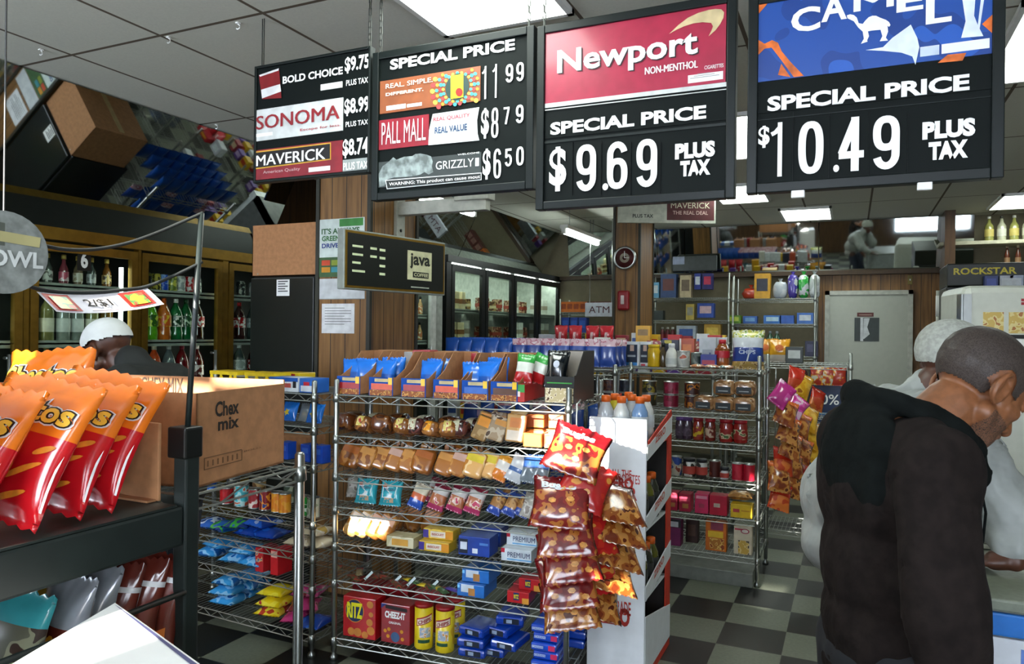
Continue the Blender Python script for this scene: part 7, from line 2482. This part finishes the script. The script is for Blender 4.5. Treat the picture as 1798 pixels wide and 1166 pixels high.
# ---- man in the dark hooded sweatshirt
base = at(1600, 1000, 1.62)
FACE = math.radians(24.6 + 8)
man = thing('person', 'man with cropped hair in a dark brown hooded sweatshirt, head bent, seen from behind', 'person', (base.x, base.y, 0), FACE)
PIT = .72
hp, HP = head_prims((.152, -.005, 1.442), PIT, 1.03)
body = list(hp)
body += [('c', (-.02, 0, 1.31), (.09, -.002, 1.4), .06, .06), ('c', (-.06, 0, 1.32), (-.05, 0, .95), .1, .11)]
LH, RH = (.14, .14, .82), (-.04, -.24, .73)
ARMS = ((1, (.02, .19, 1.04), LH), (-1, (-.11, -.245, 1.03), RH))
for sgn, el, wr in ARMS:
    sh_ = (-.06 + (.03 if sgn > 0 else 0), sgn * .155, 1.31)
    body += [('c', sh_, el, .05, .042), ('c', el, wr, .042, .03), ('c', (-.05, 0, 1.31), sh_, .055, .05)]
    hand(body, wr, Vector(wr) - Vector(el), (.3, -sgn * .9, 0), (.9, sgn * .1, .2), .5)
    body += [('c', (-.05, sgn * .08, .9), (-.03, sgn * .1, .5), .07, .055), ('c', (-.03, sgn * .1, .5), (-.07, sgn * .1, .1), .055, .04), ('c', (-.08, sgn * .1, .05), (.07, sgn * .11, .035), .04, .035)]
mb_ = blob('body', body, .0036, SKIN, man, 4)
buzz = printed(('2a201a', '3a302a', '241a16', '5a5248'), 260, .75, .05, (0, .45, .62, .74))
beard = printed(('4a3020', '6a4630', '34241a'), 260, .7, .05, (0, .42, .58))
IM = Matrix.Translation(HP(0, 0, 0)) @ Matrix.Rotation(PIT, 4, 'Y')
IMi = IM.inverted()


def hl(c, n):
    q = IMi @ c
    if q.length > .19:
        return False
    ear = abs(q.y) > .066 and ((q.x + .012) / .03) ** 2 + ((q.z + .008) / .044) ** 2 < 1
    back = q.z > -.03 - .4 * max(0, q.x + .02)
    front = q.z > .058 + .3 * max(0, q.x - .02) if q.x > .04 else True
    side = q.z > .0 if -.02 < q.x <= .045 else (q.z > -.055 if q.x <= -.02 else True)
    return (not ear) and back and front and side and q.x < .08 and (q.z > -.05)


def bd(c, n):
    q = IMi @ c
    return q.length < .19 and q.z < -.045 and q.x > .012 and q.z > -.13 and not (q.x > .085 and abs(q.y) < .026 and q.z > -.084) and q.z < -.02 - max(0, (q.x - .06)) * .6 and n.z > -.97


shell('hair', mb_, hl, .0032, buzz, man)
shell('beard', mb_, bd, .0012, beard, man)
eyes(HP, man, SKIN)
for sgn in (-1, 1):
    MB().bar(HP(.09, sgn * .017, .026), HP(.083, sgn * .045, .024), .004, 6).build('eyebrow', plain('1c1410', .8), man)
HOODM = plain('1b1513', .92, var=.25, scale=35, bump=.35, spec=.15)
HOODI = plain('0f1211', .95, var=.2, scale=35, bump=.3, spec=.1)


def folds(amp, fx=9.0):
    def w_(co, n):
        v = mnoise.noise(Vector((co.x * fx, co.y * fx, co.z * fx * .45))) + .5 * mnoise.noise(Vector((co.x * 22, co.y * 22, co.z * 9)))
        return n * (amp * v)
    return w_


top = [('e', (-.075, 0, 1.22), (.115, .175, .16)), ('e', (-.06, 0, 1.05), (.125, .165, .19)), ('e', (-.05, 0, .92), (.135, .17, .14)), ('c', (-.065, .12, 1.31), (-.065, -.12, 1.31), .075, .075), ('e', (-.05, 0, .84), (.13, .165, .12)), ('e', (-.05, 0, .76), (.125, .16, .09)), ('e', (-.05, 0, .68), (.12, .155, .09)),
       ('c', (-.04, 0, 1.28), (.02, 0, 1.33), .09, .075)]
for sgn, el, wr in ARMS:
    top += [('c', (-.07 + (.03 if sgn > 0 else 0), sgn * (.15 if sgn > 0 else .165), 1.295), el, .08, .068), ('c', el, Vector(wr).lerp(Vector(el), .1), .066, .05), ('c', Vector(wr).lerp(Vector(el), .18), Vector(wr).lerp(Vector(el), .05), .05, .044)]
blob('sweatshirt', top, .008, HOODM, man, 4, folds(.015, 9))
hood = [('e', (-.125, -.01, 1.29), (.06, .125, .12)), ('e', (-.135, -.03, 1.24), (.05, .11, .095))]
for k in range(16):
    a0, a1 = 2 * PI * k / 16, 2 * PI * (k + 1) / 16
    pt = lambda a: (-.0 - .118 * math.cos(a), .112 * math.sin(a), 1.352 + .07 * math.cos(a) + .012 * abs(math.sin(a)))
    hood.append(('c', pt(a0), pt(a1), .027, .027))
hood += [('c', (.09, -.05, 1.3), (.115, -.05, 1.25), .032, .028), ('c', (.09, .05, 1.3), (.115, .05, 1.25), .032, .028), ('c', (.1, -.05, 1.255), (.145, -.05, 1.262), .02, .009)]
blob('hood', hood, .008, HOODI, man, 4, folds(.012, 11))
dc_ = MB()
dc_.path([(.115, -.06, 1.23), (.115, -.075, 1.18), (.1, -.085, 1.12)], .003)
dc_.build('drawstring', HOODI, man)
tr = []
for sgn in (-1, 1):
    tr += [('c', (-.05, sgn * .085, .86), (-.03, sgn * .1, .5), .11, .085), ('c', (-.03, sgn * .1, .5), (-.07, sgn * .1, .07), .085, .07)]
blob('trousers', tr + [('e', (-.05, 0, .85), (.13, .165, .1))], .012, plain('15171c', .9), man, 4, folds(.008))
for sgn in (-1, 1):
    blob('shoe', [('e', (-.01, sgn * .1, .045), (.14, .05, .042)), ('e', (-.09, sgn * .1, .07), (.06, .045, .06))], .008, BLACK, man, 3)

# ---- person in the pale grey jacket leaning on the counter
b2 = at(1556, 900, 2.27)
FP = math.radians(24.6 + 5)
per = thing('person', 'person in a pale grey jacket and knit cap leaning over the counter', 'person', (b2.x, b2.y, 0), FP)
PMI = (Matrix.Translation((b2.x, b2.y, 0)) @ Matrix.Rotation(FP, 4, 'Z')).inverted()
hp, HP2 = head_prims(tuple(PMI @ at(1672, 640, 2.25)), .35, 1.02)
body = list(hp) + [('c', (.08, 0, 1.31), HP2(-.03, 0, -.07), .06, .055), ('c', (.04, 0, 1.27), (-.12, 0, .95), .09, .09)]
RHw, REl = PMI @ at(1782, 985, 1.93), PMI @ at(1768, 905, 2.0)
LHw, LEl = Vector((.4, .2, .985)), Vector((.24, .27, 1.1))
PARM = ((1, LEl, LHw), (-1, REl, RHw))
for sgn, el, wr in PARM:
    sh_ = (.08, sgn * .18, 1.29)
    body += [('c', sh_, el, .05, .042), ('c', el, wr, .04, .028), ('c', (.05, 0, 1.28), sh_, .06, .05)]
    hand(body, wr, (-.75, .5, -.12) if sgn < 0 else (.9, -.25, -.16), (0, 0, -1), (.5, .75, 0) if sgn < 0 else (0, -1, 0), .35)
    body += [('c', (-.06, sgn * .09, .9), (.04, sgn * .1, .5), .07, .055), ('c', (.04, sgn * .1, .5), (-.03, sgn * .1, .1), .05, .04), ('c', (-.04, sgn * .1, .05), (.07, sgn * .11, .035), .04, .035)]
pb_ = blob('body', body, .006, SKIN_D, per, 4)
eyes(HP2, per, SKIN_D)
JACK = plain('8f9390', .5, var=.06, scale=16, spec=.5, bump=1.0)
jk = [('e', (-.01, 0, 1.21), (.16, .19, .15)), ('e', (-.1, 0, 1.05), (.15, .18, .16)), ('c', (.05, .12, 1.3), (.05, -.12, 1.3), .095, .095), ('e', (-.12, 0, .92), (.13, .17, .11)), ('c', (.07, 0, 1.31), (.12, .0, 1.37), .085, .075)]
for sgn, el, wr in PARM:
    jk += [('c', (.07, sgn * .18, 1.285), el, .095, .085), ('c', el, Vector(wr).lerp(Vector(el), .2), .08, .048)]
blob('jacket', jk, .008, JACK, per, 3, folds(.02, 13))
M2i = (Matrix.Translation(HP2(0, 0, 0)) @ Matrix.Rotation(.35, 4, 'Y')).inverted()
capm = plain('9a9c94', .9, var=.15, scale=80, bump=.3)
shell('knit_cap', pb_, lambda c, n: (M2i @ c).length < .2 and (M2i @ c).z > .012 + .35 * (M2i @ c).x, .011, capm, per)
tr = []
for sgn in (-1, 1):
    tr += [('c', (-.05, sgn * .08, .84), (.04, sgn * .1, .5), .085, .075), ('c', (.04, sgn * .1, .5), (-.03, sgn * .1, .07), .075, .065)]
blob('trousers', tr + [('e', (-.07, 0, .86), (.1, .14, .1))], .012, plain('2a3040', .9), per, 4)
for sgn in (-1, 1):
    blob('shoe', [('e', (.0, sgn * .1, .045), (.14, .05, .042)), ('e', (-.05, sgn * .1, .07), (.06, .045, .06))], .008, BLACK, per, 3)

# ---- man in the white cap among the shelves
b3 = at(258, 640, 3.05)
pc = thing('person', 'man in a white cap and black jacket bending over behind the cartons', 'person', (b3.x, b3.y, 0), math.radians(180 + 24.6 - 15))
hp, HP3 = head_prims((.2, 0, 1.455), .35, 1.0)
body = list(hp) + [('c', (.03, 0, 1.31), (.14, 0, 1.42), .06, .055), ('c', (0, 0, 1.28), (-.08, 0, .95), .1, .11)]
for sgn in (-1, 1):
    sh_, el, wr = (.02, sgn * .18, 1.3), (.12, sgn * .24, 1.05), (.3, sgn * .15, 1.0)
    body += [('c', sh_, el, .05, .042), ('c', el, wr, .04, .028), ('c', (0, 0, 1.28), sh_, .06, .05)]
    hand(body, wr, (.9, -sgn * .2, -.1), (0, -sgn, -.3), (.1, 0, 1), .4)
    body += [('c', (-.08, sgn * .09, .92), (-.06, sgn * .1, .5), .09, .06), ('c', (-.06, sgn * .1, .5), (-.1, sgn * .1, .1), .055, .04), ('c', (-.1, sgn * .1, .05), (.05, sgn * .11, .035), .04, .035)]
cb = blob('body', body, .007, SKIN_D, pc, 4)
eyes(HP3, pc, SKIN_D)
jk = [('e', (-.03, 0, 1.2), (.15, .2, .18)), ('e', (-.06, 0, 1.02), (.17, .2, .18)), ('c', (0, .13, 1.31), (0, -.13, 1.31), .095, .095), ('c', (.02, 0, 1.33), (.08, .0, 1.4), .09, .078), ('e', (-.08, 0, .88), (.16, .2, .1))]
for sgn in (-1, 1):
    jk += [('c', (.02, sgn * .185, 1.3), (.12, sgn * .24, 1.05), .09, .075), ('c', (.12, sgn * .24, 1.05), (.28, sgn * .16, 1.0), .075, .055)]
blob('jacket', jk, .011, plain('121614', .8, var=.2), pc, 4, folds(.012))
M3 = Matrix.Translation(HP3(0, 0, 0)) @ Matrix.Rotation(.35, 4, 'Y')
M3i = M3.inverted()
capw = plain('c9ccca', .7, var=.05)
shell('cap', cb, lambda c, n: (M3i @ c).length < .2 and (M3i @ c).z > .03 + .02 * (M3i @ c).x, .012, capw, pc)
bm_ = MB()
br_ = []
for k in range(9):
    a = -1.15 + 2.3 * k / 8
    br_.append((M3 @ Vector((.03 + .066 * math.cos(a), .078 * math.sin(a), .036)), M3 @ Vector((.06 + .155 * math.cos(a), .092 * math.sin(a), .024 - .015 * abs(math.sin(a))))))
vs = [p for pr in br_ for p in pr] + [p + Vector((0, 0, .008)) for pr in br_ for p in pr]
fs = []
for k in range(8):
    a, b_ = 2 * k, 2 * k + 2
    fs += [(a, a + 1, b_ + 1, b_), (18 + a, 18 + b_, 18 + b_ + 1, 18 + a + 1), (a + 1, 18 + a + 1, 18 + b_ + 1, b_ + 1)]
bm_.add(vs, fs, 0, True).build('cap_brim', capw, pc)
tr = []
for sgn in (-1, 1):
    tr += [('c', (-.08, sgn * .085, .86), (-.06, sgn * .1, .5), .11, .085), ('c', (-.06, sgn * .1, .5), (-.1, sgn * .1, .07), .085, .07)]
blob('trousers', tr + [('e', (-.08, 0, .85), (.14, .165, .1))], .013, plain('1c2430', .9), pc, 4)
for sgn in (-1, 1):
    blob('shoe', [('e', (-.04, sgn * .1, .045), (.14, .05, .042)), ('e', (-.12, sgn * .1, .07), (.06, .045, .06))], .009, BLACK, pc, 3)
